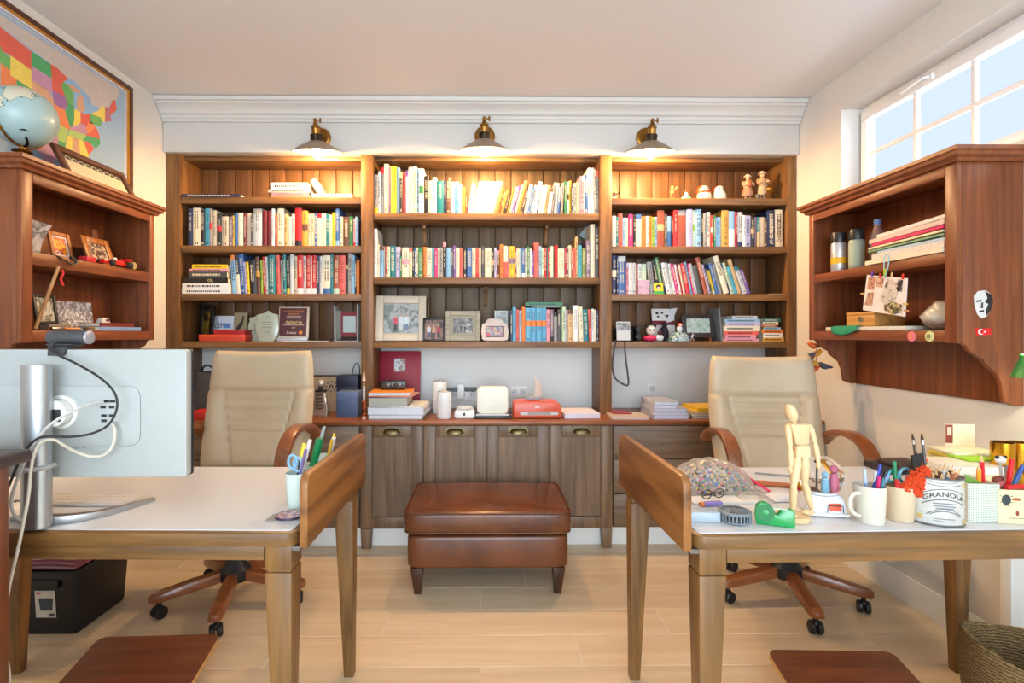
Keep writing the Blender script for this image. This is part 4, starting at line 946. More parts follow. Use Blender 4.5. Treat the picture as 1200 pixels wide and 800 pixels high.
# maroon award plaque
p, w = at(326, 361, 3.28, ZD3+.004); h = zat(343, 359, 3.28)-ZD3-.004
t = thing('award_plaque', 'maroon award plaque with gold lettering on a clear stand', 'plaque', p, R(3)); X = Matrix.Rotation(R(-7), 4, 'X')
MB().b(-w/2, w/2, 0, .014, .018, h, 0, X).build('plate', M((214, 196, 170), .35), t, bevel=.002)
MB().b(-w/2+.006, w/2-.014, -.001, 0, .03, h-.008, 0, X).build('face', M((84, 24, 34), .25), t)
def etx(s, size, x, z, col_, nm='lettering'):
    mb = MB(); add_text(mb, s, size, X @ Matrix.Translation((x, -.0016, z)) @ FRONT); mb.build(nm, M(col_, .4), t)
etx('digiserve', .03, 0, h*.55, (232, 200, 130)); etx('Rotary', .022, -.012, h*.235, (238, 226, 206)); etx('OUTSTANDING', .018, -.003, h*.86, (222, 140, 50)); etx('SERVICE', .018, -.003, h*.78, (222, 140, 50))
MB().lathe([(0, 0), (.013, 0), (.013, .001), (0, .001)], 20, X @ Matrix.Translation((.045, -.0012, h*.235)) @ Matrix.Rotation(R(90), 4, 'X')).build('emblem', M((226, 130, 40), .4), t)
mb = MB()
for z, ww in ((.70, .5), (.66, .45), (.45, .7), (.37, .12)): mb.b(-w*ww/2, w*ww/2, -.0016, -.001, h*z, h*(z+.02), 0, X)
mb.build('fine_print', M((206, 180, 160), .4), t)['kind'] = 'stuff'
MB().b(-w/2, w/2, -.02, .07, -.0035, 0).b(-w/2, w/2, -.018, -.014, 0, .02).b(-w/2+.01, w/2-.01, .0, .05, 0, .017).build('clear_stand', M((196, 198, 206), .1, spec=.8), t, bevel=.001)
boxy('paper_sheet', 'white papers lying flat in front of the maroon award plaque', 'paper', xat(330, 3.215), xat(384, 3.215), 3.214, 3.255, ZD3, .003, (226, 224, 220), 0)
# acrylic certificate
p, w = at(391, 421, 3.27, ZD3); h = zat(405, 359, 3.27)-ZD3
t = thing('acrylic_award', 'clear acrylic award holding a red and white certificate', 'award', (p[0]-.002, p[1], p[2]), R(-4)); w -= .008
MB().b(-w/2, w/2, 0, .004, .004, h-.004).build('front_panel', glass_mat('acrylic', (.93, .95, .95, 1), .2), t)
MB().b(-w/2+.04, w/2-.004, .016, .02, .03, h-.03).build('certificate_border', M((150, 28, 50), .5), t); MB().b(-w/2+.052, w/2-.02, .0145, .016, .055, h-.06).build('certificate', M((206, 214, 214), .6), t)
MB().b(-w/2+.004, -w/2+.038, .014, .018, .012, h-.025).build('side_note', M((150, 140, 132), .6), t)
MB().b(-w/2, -w/2+.006, 0, .05, 0, h).build('edge_bar', M((214, 218, 220), .1, spec=.8), t); MB().b(w/2-.008, w/2, 0, .05, 0, h+.012).build('edge_bar', M((214, 218, 220), .1, spec=.8), t)
MB().b(-w/2-.002, w/2+.002, -.01, .055, -.0003, .004).build('base', M((206, 210, 206), .1), t)
# ---- middle bay, lowest shelf
p, w = at(440, 503, 3.30, ZM3)
frame('picture_frame', 'thin dark gold frame standing behind the large cream photo frame', (xat(482, 3.40), 3.385, ZM3), .24, .29, M((120, 96, 52), .4, .3), photo('dark_print', [(60, 56, 44), (90, 84, 64)], 8), .014, lean=-4, prop=False)
t, X, y = frame('picture_frame', 'large cream moulded frame with a photo of three people outdoors', (p[0]-.004, 3.255, ZM3), .318, .292, M((206, 194, 172), .4), photo('street_photo', [(70, 96, 70), (120, 130, 126), (176, 180, 178), (92, 96, 100)], 16, 2.1), .048, .022, -9, R(4))
people(t, X, y, [(-.035, .065, .10, (206, 70, 96), (60, 50, 56)), (.0, .066, .112, (206, 214, 220), (196, 206, 210)), (.035, .066, .108, (214, 222, 228), (110, 130, 160))])
p, w = at(495, 521, 3.245, ZM3)
t, X, y = frame('picture_frame', 'small black frame with a group photo between two larger frames', (p[0], 3.25, ZM3), w, .148, M((20, 20, 22), .35), photo('party_photo', [(26, 22, 28), (60, 44, 44), (150, 110, 90), (40, 34, 50)], 26, 4), .012, .012, -8)
people(t, X, y, [(-.032, .02, .085, (206, 206, 206), (60, 70, 110)), (.0, .02, .08, (196, 150, 110), (30, 34, 60)), (.03, .02, .085, (168, 30, 60), (24, 22, 30))])
p, w = at(521.5, 563, 3.27, ZM3)
t, X, y = frame('picture_frame', 'weathered grey wooden frame with a small black-and-white photo', (p[0], 3.275, ZM3), w, .195, wood('weathered_frame', (150, 140, 118), (186, 176, 152), 0, .6, 20), photo('beach_photo', [(60, 60, 60), (130, 130, 128), (206, 206, 202)], 30, 1), .03, .02, -9, matb=.02, matm=M((168, 160, 136), .6))
people(t, X, y, [(-.012, .058, .045, (40, 40, 42), (70, 70, 72)), (.012, .058, .043, (40, 40, 42), (70, 70, 72))])
# ornate little frame
p, w = at(563, 597, 3.235, ZM3); h = zat(580, 371.5, 3.235)-ZM3
t = thing('picture_frame', 'small ornate white frame with a crest and a family photo', 'photo frame', (p[0], 3.24, ZM3)); X = Matrix.Rotation(R(-8), 4, 'X'); w -= .004
out = []
for k in range(64):
    a = 2*math.pi*k/64; ex = lambda c: math.copysign(abs(c)**.35, c); hh = h*.80
    sc_ = 1+.028*math.cos(14*a); x = ex(math.cos(a))*w*.47*sc_; z = hh/2+ex(math.sin(a))*hh*.475*sc_
    if abs(a-math.pi/2) < .5: z += h*.19*math.cos((a-math.pi/2)*math.pi/1.0)**2
    out.append((x, max(z, .001)))
MB().prism(out, 'y', 0, .014, 0, X).build('frame', M((216, 200, 190), .5), t, bevel=.003)
MB().b(-w*.33, w*.33, -.0015, -.0004, h*.17, h*.64, 0, X).build('dark_rebate', M((44, 38, 36), .5), t)
MB().b(-w*.3, w*.3, -.0026, -.0016, h*.2, h*.61, 0, X).build('photo_print', photo('family_photo', [(70, 60, 50), (196, 170, 130), (90, 120, 160), (210, 60, 60), (60, 120, 80)], 45, 6), t)
MB().hexa([(-.01, .05, 0), (.01, .05, 0), (.01, .053, 0), (-.01, .053, 0), (-.01, .022, h*.5), (.01, .022, h*.5), (.01, .025, h*.5), (-.01, .025, h*.5)]).build('easel_strut', M((120, 110, 100), .6), t)
p, w = at(581, 597, 3.34, ZM3)
t = frame('card_stand', 'pale standing card with a grey picture behind the ornate frame', (p[0]-.008, 3.34, ZM3), .09, .20, M((214, 216, 210), .5), photo('grey_card', [(110, 120, 120), (200, 204, 200)], 20, 3), .012, .006, -5, cat='card', prop=False)
# loose leaning sheet in the second shelf, middle bay
lf = MB().b(-.05, .05, 0, .003, 0, .10, 0).build('greeting_card', M((150, 168, 176), .5), loc=(xat(686, 3.41), 3.405, zat(686, 281, 3.41)), rot=(R(0), R(35), 0)); tag(lf, 'grey-blue card wedged askew behind the tall cream book', 'card')
# ---- window-side bay, top shelf: figurines
ZT = ZS_SIDE[0]+.0005
SKIN = (214, 168, 134)
def old_figure(label, px, Y, h, coat, skirt, hat, woman):
    t = thing('figurine', label, 'figurine', (xat(px, Y), Y, ZT)); s = h/.17
    def S(*p): return tuple(v*s for v in p)
    mb = MB()
    for sx in (-1, 1): mb.tube([S(sx*.012, 0, .004), S(sx*.012, 0, .05)], .008*s, 8); mb.sph(S(sx*.012, -.006, .006), S(.008, .014, .006), 8)
    mb.build('legs', M((170, 140, 118), .6), t)
    if woman: MB().lathe([(.03*s, .03*s), (.033*s, .045*s), (.026*s, .075*s), (.018*s, .09*s)], 18).build('skirt', M(skirt, .7), t)
    else: MB().lathe([(.018*s, .03*s), (.024*s, .045*s), (.023*s, .08*s)], 14).build('trousers', M(skirt, .7), t)
    b = MB().lathe([(.016*s, .078*s), (.024*s, .09*s), (.026*s, .11*s), (.02*s, .125*s), (.008*s, .132*s), (.007*s, .14*s)], 18)
    b.tube([S(-.024, 0, .12), S(-.034, -.012, .1), S(-.014, -.028, .1)], .008*s, 8, smooth=1); b.tube([S(.024, 0, .12), S(.034, -.012, .1), S(.016, -.03, .105)], .008*s, 8, smooth=1)
    b.build('coat', M(coat, .7), t)
    hd_ = MB().sph(S(0, -.003, .146), S(.0125, .014, .016), 14).sph(S(0, -.017, .145), S(.003, .004, .003), 8); hd_.build('head', M(SKIN, .6), t)
    MB().lathe([(.02*s, .150*s), (.024*s, .152*s), (.0225*s, .156*s), (.014*s, .157*s), (.013*s, .166*s), (.007*s, .170*s), (0, .1705*s)], 20).build('hat', M(hat, .6), t)
    return t
f1 = old_figure('carved figurine of a woman in pale hat and skirt beside the man figurine', 876, 3.29, .175, (206, 164, 130), (178, 128, 102), (222, 196, 166), True)
MB().sph((0, -.032, .1), (.013, .011, .017), 12).sph((0, -.036, .122), .009, 10).build('held_doll', M((156, 90, 56), .7), f1)
f2 = old_figure('carved figurine of a man with sack and bucket near the end upright', 893, 3.27, .19, (190, 150, 108), (186, 160, 128), (214, 176, 146), False)
MB().sph((.03, .018, .115), (.018, .016, .036), 12).build('sack', M((150, 140, 130), .8), f2)
MB().lathe([(0, 0), (.013, 0), (.017, .036), (.016, .036), (.012, .003), (0, .003)], 16, Matrix.Translation((-.034, -.01, 0))).build('bucket', M((92, 90, 78), .5, .5), f2)
MB().sph((.03, -.02, .07), (.014, .01, .01), 10).build('orange_bundle', M((222, 150, 40), .6), f2)
def gnome(label, px, hood):
    t = thing('figurine', label, 'figurine', (xat(px, 3.27), 3.27, ZT), 0, 'pair of round china figurines')
    MB().lathe([(0, 0), (.036, 0), (.043, .012), (.043, .035), (.036, .052), (.03, .06)], 24).build('body', M((226, 216, 190), .35), t)
    MB().sph((0, -.004, .066), (.03, .03, .028), 18).build('face', M((222, 206, 186), .4), t)
    h_ = MB()
    if hood: h_.lathe([(.032, .056), (.034, .068), (.03, .085), (.018, .1), (0, .106)], 20, Matrix.Translation((-.004, .01, 0)) @ Matrix.Rotation(R(-12), 4, 'X')); h_.tube([(.034*math.cos(a/12*2*math.pi), .034*math.sin(a/12*2*math.pi), .05) for a in range(13)], .008, 8)
    else:
        h_.surf(lambda u, v: ((.036+.003*v)*math.cos(R(-30+240*u)), .008+.034*math.sin(R(-30+240*u))*1, 0) if False else (.037*math.cos(math.pi*u)*math.cos(v*1.2), .004+.034*math.sin(v*1.2+.1), .048+.052*math.sin(math.pi*u)**.7*math.cos(v*.9)), 16, 8)
    h_.build('hood', M((206, 76, 34), .5), t, smooth=60)
    MB().sph((-.011, -.032, .07), .0035, 8).build('eye', BLACKP, t); MB().sph((.011, -.032, .07), .0035, 8).build('eye', BLACKP, t)
gnome('round white china figurine with red pointed hood and scarf', 825, True); gnome('round white china figurine with an orange-red shawl over its head', 842.5, False)
def mini(label, px, h, cols, seated=False):
    t = thing('figurine', label, 'figurine', (xat(px, 3.25), 3.25, ZT))
    if seated:
        MB().surf(lambda u, v: (.034*math.cos(2*math.pi*u)*math.cos(v*1.5), .024*math.sin(2*math.pi*u)*math.cos(v*1.5), h*.45*math.sin(v*1.5)), 20, 6, cu=True).build('robe', M(cols[0], .5), t)
        MB().lathe([(.013, h*.3), (.012, h*.6), (.006, h*.72)], 12).build('torso', M(cols[1], .5), t)
    else:
        lg = MB()
        for sx in (-1, 1): lg.tube([(sx*.006, 0, .002), (sx*.009, 0, h*.2), (sx*.006, 0, h*.45)], .005, 8)
        lg.build('legs', M(cols[0], .5), t)
        MB().lathe([(.008, h*.4), (.013, h*.5), (.012, h*.68), (.005, h*.76)], 12).tube([(.01, 0, h*.65), (.022, -.004, h*.8), (.03, -.004, h*.92)], .004, 8).build('torso', M(cols[1], .5), t)
    MB().sph((0, -.002, h*.86), (.01, .01, h*.13), 12).build('head', M(cols[2], .5), t)
mini('tiny figurine of a dancer with one raised arm on the top shelf', 788, .088, [(150, 76, 40), (206, 140, 80), (222, 170, 80)])
mini('tiny seated figurine in a turquoise robe on the top shelf', 804, .065, [(96, 176, 160), (226, 220, 206), (196, 90, 50)], True)
mini('tiny dark-topped figurine standing against the upright on the top shelf', 719.5, .045, [(226, 220, 206), (40, 34, 34), (60, 44, 40)])
# ---- window-side bay, third shelf
p, w = at(748, 761, 3.215, ZS_SIDE[2]+.0005)
c_ = MB().b(-w/2, w/2, 0, .003, 0, .09, 0, Matrix.Rotation(R(-6), 4, 'X')).build('photo_card', photo('lilac_card', [(150, 140, 170), (206, 170, 190), (120, 130, 160)], 40), loc=(p[0], 3.212, p[2])); tag(c_, 'small lilac photo card propped against the white spines', 'card')
p, w = at(766, 777, 3.213, ZS_SIDE[2]+.0005)
c_ = MB().b(-w/2, w/2, 0, .003, 0, .07, 0, Matrix.Rotation(R(-6), 4, 'X')).build('photo_card', M((232, 212, 40), .5), loc=(p[0]+.002, 3.21, p[2])); tag(c_, 'small yellow and green card with a dark-haired face, propped before books', 'card')
X = Matrix.Rotation(R(-6), 4, 'X')
MB().prism([(.016*math.cos(a*.524), .046+.014*math.sin(a*.524)) for a in range(12)], 'y', -.001, -.0004, 0, X).build('printed_hair', M((40, 26, 24), .5), c_)
MB().prism([(.011*math.cos(a*.524), .036+.01*math.sin(a*.524)) for a in range(12)], 'y', -.0016, -.0011, 0, X).build('printed_face', M((226, 190, 160), .5), c_)
MB().b(-w/2, w/2, -.001, -.0004, .001, .018, 0, X).build('printed_grass', M((60, 170, 90), .5), c_)
ev = MB().b(-.06, .05, 0, .14, 0, .002).build('envelope', M((226, 206, 166), .7), loc=(xat(912, 3.225), 3.215, ZS_SIDE[2]+.0005), rot=(0, 0, R(8))); tag(ev, 'pale envelope lying alone on the third shelf by the end upright', 'envelope')
# ---- window-side bay, lowest shelf
cmr = thing('camera', 'black camera in a leather case with a strap hanging below the shelf', 'camera', (xat(728, 3.28)+.024, 3.255, ZD3))
MB().b(-.06, .045, 0, .09, 0, .085).build('case', M((34, 36, 42), .5), cmr, bevel=.008)
MB().cyl((-.035, .03, .085), (-.035, .03, .12), .022, n=20).sph((-.035, .03, .12), (.022, .022, .008)).build('viewfinder', M((206, 206, 204), .4), cmr)
sp = [PY(721, 401, 3.205), PY(717, 425, 3.197), PY(719, 442, 3.195), PY(728, 449, 3.194), PY(737, 453, 3.194), PY(736, 440, 3.195), PY(733, 420, 3.197), PY(732, 401, 3.205)]
top0 = Vector((sp[0].x, 3.25, ZD3+.002)); top1 = Vector((sp[-1].x, 3.25, ZD3+.002)); e0 = Vector((sp[0].x, 3.2, ZD3+.002)); e1 = Vector((sp[-1].x, 3.2, ZD3+.002))
o = Vector(cmr.location); MB().tube([v-o for v in [top0+Vector((0, 0, .003)), e0+Vector((0, -.006, .003))]+sp+[e1+Vector((0, -.006, .003)), top1+Vector((0, 0, .003))]], .0022, 8, smooth=2, flat=2.6).build('strap', M((58, 54, 54), .6), cmr)
p, w = at(723, 739, 3.228, ZD3); c_ = MB().b(-w/2, w/2, 0, .002, 0, .118, 0, Matrix.Rotation(R(-5), 4, 'X')).build('photo_card', M((214, 212, 208), .5), loc=(p[0], 3.232, ZD3+.0065)); tag(c_, 'small black-and-white photo card standing against the camera case', 'card')
MB().b(-w/2+.005, w/2-.004, -.001, -.0003, .062, .11, 0, Matrix.Rotation(R(-5), 4, 'X')).build('photo_print', photo('bw_card', [(50, 48, 52), (150, 148, 150), (220, 218, 216)], 50), c_)
bn = thing('binoculars', 'pair of black binoculars lying beside the camera case', 'binoculars', (xat(746, 3.30)+.008, 3.29, ZD3))
for k, (x, z) in enumerate(((-.012, .03), (.02, .028))):
    MB().lathe([(0, -.06), (.026, -.06), (.028, -.02), (.02, .02), (.017, .05), (0, .05)], 20, Matrix.Translation((x+.01*k, .01, .029)) @ Matrix.Rotation(R(90), 4, 'X')).build('barrel', BLACKP, bn) if k == 0 else MB().lathe([(0, -.05), (.022, -.05), (.024, -.02), (.018, .02), (.015, .045), (0, .045)], 20, Matrix.Translation((-.012, .012, .078)) @ Matrix.Rotation(R(90), 4, 'X')).build('barrel', BLACKP, bn)
MB().b(-.014, .004, -.01, .03, .045, .066).build('hinge', BLACKP, bn, bevel=.003)
# soft toys and snow globe
pd = thing('soft_toy', 'white and black plush toy with a pink cushion, beside the tin sign', 'soft toy', (xat(762, 3.25), 3.25, ZD3))
MB().sph((0, 0, .02), (.045, .035, .02), 18).build('pink_cushion', M((206, 40, 90), .7), pd)
MB().sph((.004, 0, .07), (.03, .028, .032), 18).build('head', M((222, 216, 206), .9), pd); MB().sph((-.022, 0, .098), (.011, .008, .013), 10).build('ear', BLACKP, pd); MB().sph((.03, 0, .098), (.011, .008, .013), 10).build('ear', BLACKP, pd)
MB().sph((-.008, -.026, .072), (.006, .004, .007), 8).build('eye_patch', BLACKP, pd); MB().sph((.014, -.026, .072), (.006, .004, .007), 8).build('eye_patch', BLACKP, pd)
pw = thing('soft_toy', 'small white plush toy with dark paws below the tin sign', 'soft toy', (xat(773, 3.235), 3.235, ZD3))
MB().sph((0, 0, .022), (.026, .02, .022), 16).build('body', M((206, 210, 216), .9), pw); MB().sph((0, -.004, .05), (.015, .014, .014), 14).build('head', M((70, 40, 44), .9), pw)
mb = MB().sph((0, 0, .05), (.03, .025, .05), 16).sph((0, -.008, .105), (.018, .017, .018), 14)
dk = mb.build('soft_toy', M((40, 34, 40), .9), loc=(xat(780, 3.28), 3.305, ZD3)); tag(dk, 'dark plush animal sitting between the tin sign and the snow globe', 'soft toy')
p, w = at(765, 792, 3.37, ZD3); X = Matrix.Rotation(R(-10), 4, 'X')
tn = thing('tin_sign', 'white comic-printed tin card with maroon lower edge standing behind plush toys', 'sign', (p[0], 3.36, ZD3+.001), R(4))
MB().b(-w/2, w/2, 0, .004, .0, .215, 0, X).build('plate', M((226, 222, 218), .4), tn); MB().b(-w/2, w/2, -.001, 0, .105, .135, 0, X).build('maroon_stripe', M((120, 24, 44), .4), tn)
for x, z, s_ in ((-.04, .185, .01), (-.005, .187, .008), (-.035, .162, .008), (.035, .165, .014), (.012, .17, .004)): MB().prism(rrect(s_*2, s_*1.5, s_*.5, 2, x, z), 'y', -.0012, -.0004, 0, X).build('printed_mark', M((50, 46, 50), .5), tn)
MB().hexa([tuple(X @ Vector(q)) for q in ((w/2-.06, -.002, .12), (w/2-.03, -.03, .125), (w/2-.03, -.028, .125), (w/2-.06, 0, .12), (w/2-.02, -.002, .215), (w/2+.012, -.03, .215), (w/2+.012, -.028, .215), (w/2-.02, 0, .215))]).build('folded_flap', M((232, 232, 236), .4), tn)
sg = thing('snow_globe', 'snow globe ornament with a red-hooded figure on a frosty green base', 'ornament', (xat(795, 3.245), 3.24, ZD3))
MB().lathe([(0, 0), (.062, 0), (.066, .012), (.058, .035), (.035, .055), (0, .06)], 28).build('base', photo('frosty_base', [(40, 70, 80), (90, 130, 140), (196, 210, 214), (60, 100, 90)], 60), sg)
MB().sph((.004, -.004, .078), (.019, .017, .022), 16).build('body', M((206, 216, 222), .5), sg); MB().sph((.005, -.004, .102), (.016, .016, .017), 16).build('hood', M((206, 36, 32), .4), sg); MB().sph((.005, -.017, .1), (.009, .006, .009), 12).build('face', M((232, 206, 190), .5), sg)
sv = thing('figurine', 'tiny silver running figurine in front of the dark photo frame', 'figurine', (xat(811, 3.222), 3.222, ZD3))
MB().tube([(-.012, 0, .002), (-.006, 0, .018), (0, 0, .026), (.006, 0, .016), (.014, 0, .004)], .003, 6).tube([(0, 0, .024), (.004, 0, .04)], .005, 8).tube([(-.012, 0, .028), (.003, 0, .038), (.022, 0, .036)], .0025, 6).sph((.006, 0, .047), .005, 10).build('runner', M((190, 196, 206), .25, .8), sv)
fs_ = thing('photo_stand', 'dark rounded photo frame with a landscape picture on a small wooden easel', 'photo frame', (xat(819.5, 3.29), 3.29, ZD3)); X = Matrix.Rotation(R(-10), 4, 'X')
hw = .205; MB().prism(rrect(hw, .15, .012, 4, 0, .10), 'y', 0, .014, 0, X).build('frame', M((66, 56, 54), .4), fs_, bevel=.003)
MB().b(-.075, .075, -.001, 0, .055, .148, 0, X).build('photo_print', photo('garden_photo', [(90, 130, 96), (176, 196, 180), (206, 214, 212), (120, 140, 150)], 30, 9), fs_)
for sx in (-1, 1): MB().hexa([(sx*.06-.006, -.03, 0), (sx*.06+.006, -.03, 0), (sx*.06+.006, .06, 0), (sx*.06-.006, .06, 0), (sx*.06-.006, -.022, .024), (sx*.06+.006, -.022, .024), (sx*.06+.006, .04, .024), (sx*.06-.006, .04, .024)]).build('easel_foot', chairw(1), fs_)
gf = MB().b(-.004, .004, 0, .16, 0, .21).build('folder', M((128, 132, 134), .5), loc=(xat(845, 3.26)-.003, 3.24, ZD3+.0012), rot=(0, R(-5), 0)); tag(gf, 'grey folder standing aslant between the dark frame and stacked books', 'folder')

# ================================================================ MAP, GLOBE AND THINGS ON THE HUTCH TOP
mpo = thing('framed_map', 'large framed map of the United States on the wall above the hutch', 'map', (XL+.004, 2.45, 1.93))
Y0, Y1, Z0, Z1 = 1.70, 2.872, 1.93, 2.612
def ml(mb, x0, x1, ya, yb, za, zb, mi=0): return mb.b(x0, x1, ya-2.45, yb-2.45, za-1.93, zb-1.93, mi)
fb = MB(); B_ = .022
ml(fb, 0, .022, Y0, Y1, Z1-B_, Z1); ml(fb, 0, .022, Y0, Y1, Z0, Z0+B_); ml(fb, 0, .022, Y0, Y0+B_, Z0+B_, Z1-B_); ml(fb, 0, .022, Y1-B_, Y1, Z0+B_, Z1-B_)
fb.build('frame', M((84, 44, 30), .35), mpo, bevel=.004)
fb = MB(); I = B_; J = B_+.008
ml(fb, 0, .016, Y0+I, Y1-I, Z1-J, Z1-I); ml(fb, 0, .016, Y0+I, Y1-I, Z0+I, Z0+J); ml(fb, 0, .016, Y0+I, Y0+J, Z0+J, Z1-J); ml(fb, 0, .016, Y1-J, Y1-I, Z0+J, Z1-J); fb.build('gilt_slip', M((206, 140, 50), .35, .4), mpo)
ml(MB(), 0, .006, Y0+J, Y1-J, Z0+J, Z1-J).build('paper', M((214, 220, 228), .6, noise=.02), mpo)
bo = MB(); K = J+.012
for off, th in ((.010, .003), (.017, .0018)):
    K = J+off; x = .0066
    ml(bo, .006, x, Y0+K, Y1-K, Z1-K-th, Z1-K); ml(bo, .006, x, Y0+K, Y1-K, Z0+K, Z0+K+th); ml(bo, .006, x, Y1-K-th, Y1-K, Z0+K+th, Z1-K-th); ml(bo, .006, x, Y0+K, Y0+K+th, Z0+K+th, Z1-K-th)
bo.build('printed_border', M((70, 90, 140), .6), mpo)
K = J+.022; ml(MB(), .006, .0064, Y0+K, Y1-K, Z0+K, Z1-K).build('printed_sea', M((150, 180, 208), .6, noise=.04), mpo)
def geo(lon, lat): return (2.768+(lon+67)*.01408 - 2.45, 2.470+(lat-49)*.0206+7e-5*(lon+96)**2 - 1.93)
PALM = dict(r=(214, 96, 78), g=(104, 172, 96), y=(228, 206, 96), p=(186, 140, 170), o=(226, 132, 84), t=(206, 160, 128), v=(150, 104, 160), e=(74, 160, 104), c=(196, 186, 178), b=(140, 178, 214), m=(176, 110, 120), l=(168, 200, 116))
ST_ = {'canada': ('c', [(-117, 49), (-95, 49), (-89, 48), (-84.5, 47.4), (-81, 46), (-79.8, 44.6), (-76.5, 44.4), (-71.5, 45.2), (-69.2, 47.4), (-67.8, 47), (-66, 49), (-66, 52.2), (-117, 51.2)]),
 'lakes': ('b', [(-92.4, 46.6), (-88.5, 48.6), (-84.5, 47.2), (-80.5, 46), (-79.6, 44.2), (-76.2, 44.4), (-76.4, 42.8), (-79.5, 42), (-83.5, 41), (-88, 41.2), (-88.6, 45)]),
 'montana': ('r', [(-116, 49), (-104, 49), (-104, 45), (-111, 45), (-113.5, 44.6), (-115.5, 47)]), 'idaho': ('g', [(-117, 49), (-116, 49), (-115.5, 47), (-113.5, 44.6), (-111, 44.6), (-111, 42), (-117, 42)]),
 'wyoming': ('y', [(-111, 45), (-104, 45), (-104, 41), (-111, 41)]), 'north_dakota': ('e', [(-104, 49), (-97, 49), (-96.5, 46), (-104, 46)]), 'south_dakota': ('p', [(-104, 46), (-96.5, 46), (-96.4, 42.6), (-104, 43)]),
 'nebraska': ('t', [(-104, 43), (-98, 42.9), (-96, 41.5), (-95.4, 40), (-102, 40), (-102, 41), (-104, 41)]), 'minnesota': ('r', [(-97, 49), (-95, 49.2), (-90, 48), (-92, 46.7), (-92.8, 45.5), (-91.2, 43.5), (-96.4, 43.5), (-96.5, 46)]),
 'iowa': ('v', [(-96.4, 43.5), (-91.2, 43.5), (-90.2, 42), (-91.4, 40.5), (-95.7, 40.6)]), 'wisconsin': ('g', [(-92.8, 45.6), (-92, 46.7), (-90.2, 46.6), (-88, 45.6), (-87.6, 44.8), (-87.8, 42.5), (-90.6, 42.5), (-91.2, 43.6)]),
 'illinois': ('e', [(-90.6, 42.5), (-87.6, 42.5), (-87.5, 39), (-88, 37.8), (-89.2, 37), (-91.4, 40.2), (-90.2, 41.8)]), 'missouri': ('o', [(-95.7, 40.6), (-91.4, 40.5), (-90.6, 39), (-89.2, 37), (-89.6, 36.2), (-90.2, 36.5), (-94.6, 36.5), (-94.6, 39)]),
 'kansas': ('r', [(-102, 40), (-95.3, 40), (-94.6, 39), (-94.6, 37), (-102, 37)]), 'colorado': ('e', [(-109, 41), (-102, 41), (-102, 37), (-109, 37)]), 'utah': ('o', [(-114, 42), (-111, 42), (-111, 41), (-109, 41), (-109, 37), (-114, 37)]),
 'michigan': ('t', [(-86.4, 41.8), (-83.5, 41.8), (-82.5, 43), (-83.4, 44), (-83.6, 45.4), (-85, 45.8), (-86.4, 44.2), (-86.4, 43)]), 'upper_michigan': ('t', [(-90.2, 46.5), (-88, 47.2), (-84.6, 46.4), (-84.6, 46), (-87.4, 45.7), (-88.2, 45.8)]),
 'indiana': ('y', [(-87.5, 41.7), (-84.8, 41.7), (-84.8, 39.1), (-86.4, 38.1), (-88, 37.9), (-87.5, 39.2)]), 'ohio': ('r', [(-84.8, 41.7), (-83, 41.4), (-80.6, 42), (-80.6, 40.4), (-82.2, 38.6), (-84.8, 39.1)]),
 'pennsylvania': ('g', [(-80.5, 42.1), (-75.2, 42), (-74.8, 41.2), (-75.5, 39.8), (-80.5, 39.8)]), 'new_york': ('y', [(-79.7, 42.4), (-76.4, 43.6), (-75, 45), (-73.4, 45), (-73.4, 41.1), (-74.8, 41.2), (-75.4, 42), (-79.7, 42.1)]),
 'new_england': ('m', [(-73.4, 45), (-71.2, 45.1), (-70.6, 43.2), (-70, 41.8), (-73.4, 41.1)]), 'maine': ('r', [(-71, 45.2), (-70, 46.6), (-69.1, 47.4), (-68, 47.2), (-67.4, 45), (-70.6, 43.2)]),
 'kentucky': ('p', [(-89.2, 37), (-88, 37.8), (-86.4, 38.1), (-84.8, 39.1), (-82.4, 38.4), (-82, 37.4), (-83.8, 36.6), (-89.4, 36.5)]), 'tennessee': ('l', [(-89.6, 36.5), (-81.8, 36.6), (-84.2, 35), (-90, 35)]),
 'west_virginia': ('o', [(-82.4, 38.4), (-80.6, 40.5), (-78, 39.4), (-80, 37.6), (-81.8, 37.2)]), 'virginia': ('r', [(-83.6, 36.6), (-80, 37.6), (-78, 39.3), (-77, 38.6), (-76, 37.2), (-76, 36.6)]), 'north_carolina': ('e', [(-84.2, 35), (-81.8, 36.6), (-76, 36.6), (-75.6, 35.4), (-77.8, 34), (-79.6, 34.8), (-82, 35.2)]),
 'south_carolina': ('r', [(-83.2, 35), (-81, 35.2), (-78.6, 33.9), (-81, 32), (-82.6, 33.8)]), 'georgia': ('y', [(-85.6, 35), (-83.2, 35), (-81, 32), (-81.4, 30.7), (-85, 30.7), (-85, 32)]), 'alabama': ('t', [(-88.2, 35), (-85.6, 35), (-85, 32), (-85, 31), (-88.2, 30.4)]),
 'mississippi': ('y', [(-90.2, 35), (-88.2, 35), (-88.4, 30.4), (-91.5, 31), (-91, 33)]), 'arkansas': ('l', [(-94.4, 36.5), (-90, 36.5), (-90.2, 35), (-91.2, 33), (-94.2, 33)]), 'louisiana': ('e', [(-94, 33), (-91.2, 33), (-91.5, 31), (-89.6, 31), (-89.4, 29.2), (-94, 29.6)]),
 'florida': ('o', [(-85, 30.9), (-81.4, 30.7), (-80, 27), (-80.6, 25.2), (-82.6, 28), (-84, 30)]), 'oklahoma': ('y', [(-103, 37), (-94.6, 37), (-94.4, 33.8), (-100, 34.4), (-100, 36.5), (-103, 36.5)]), 'texas': ('p', [(-103, 36.5), (-100, 36.5), (-100, 34.4), (-94.2, 33.6), (-93.8, 29.7), (-97.2, 26.2), (-103, 29), (-106.5, 31.9), (-103, 32)])}
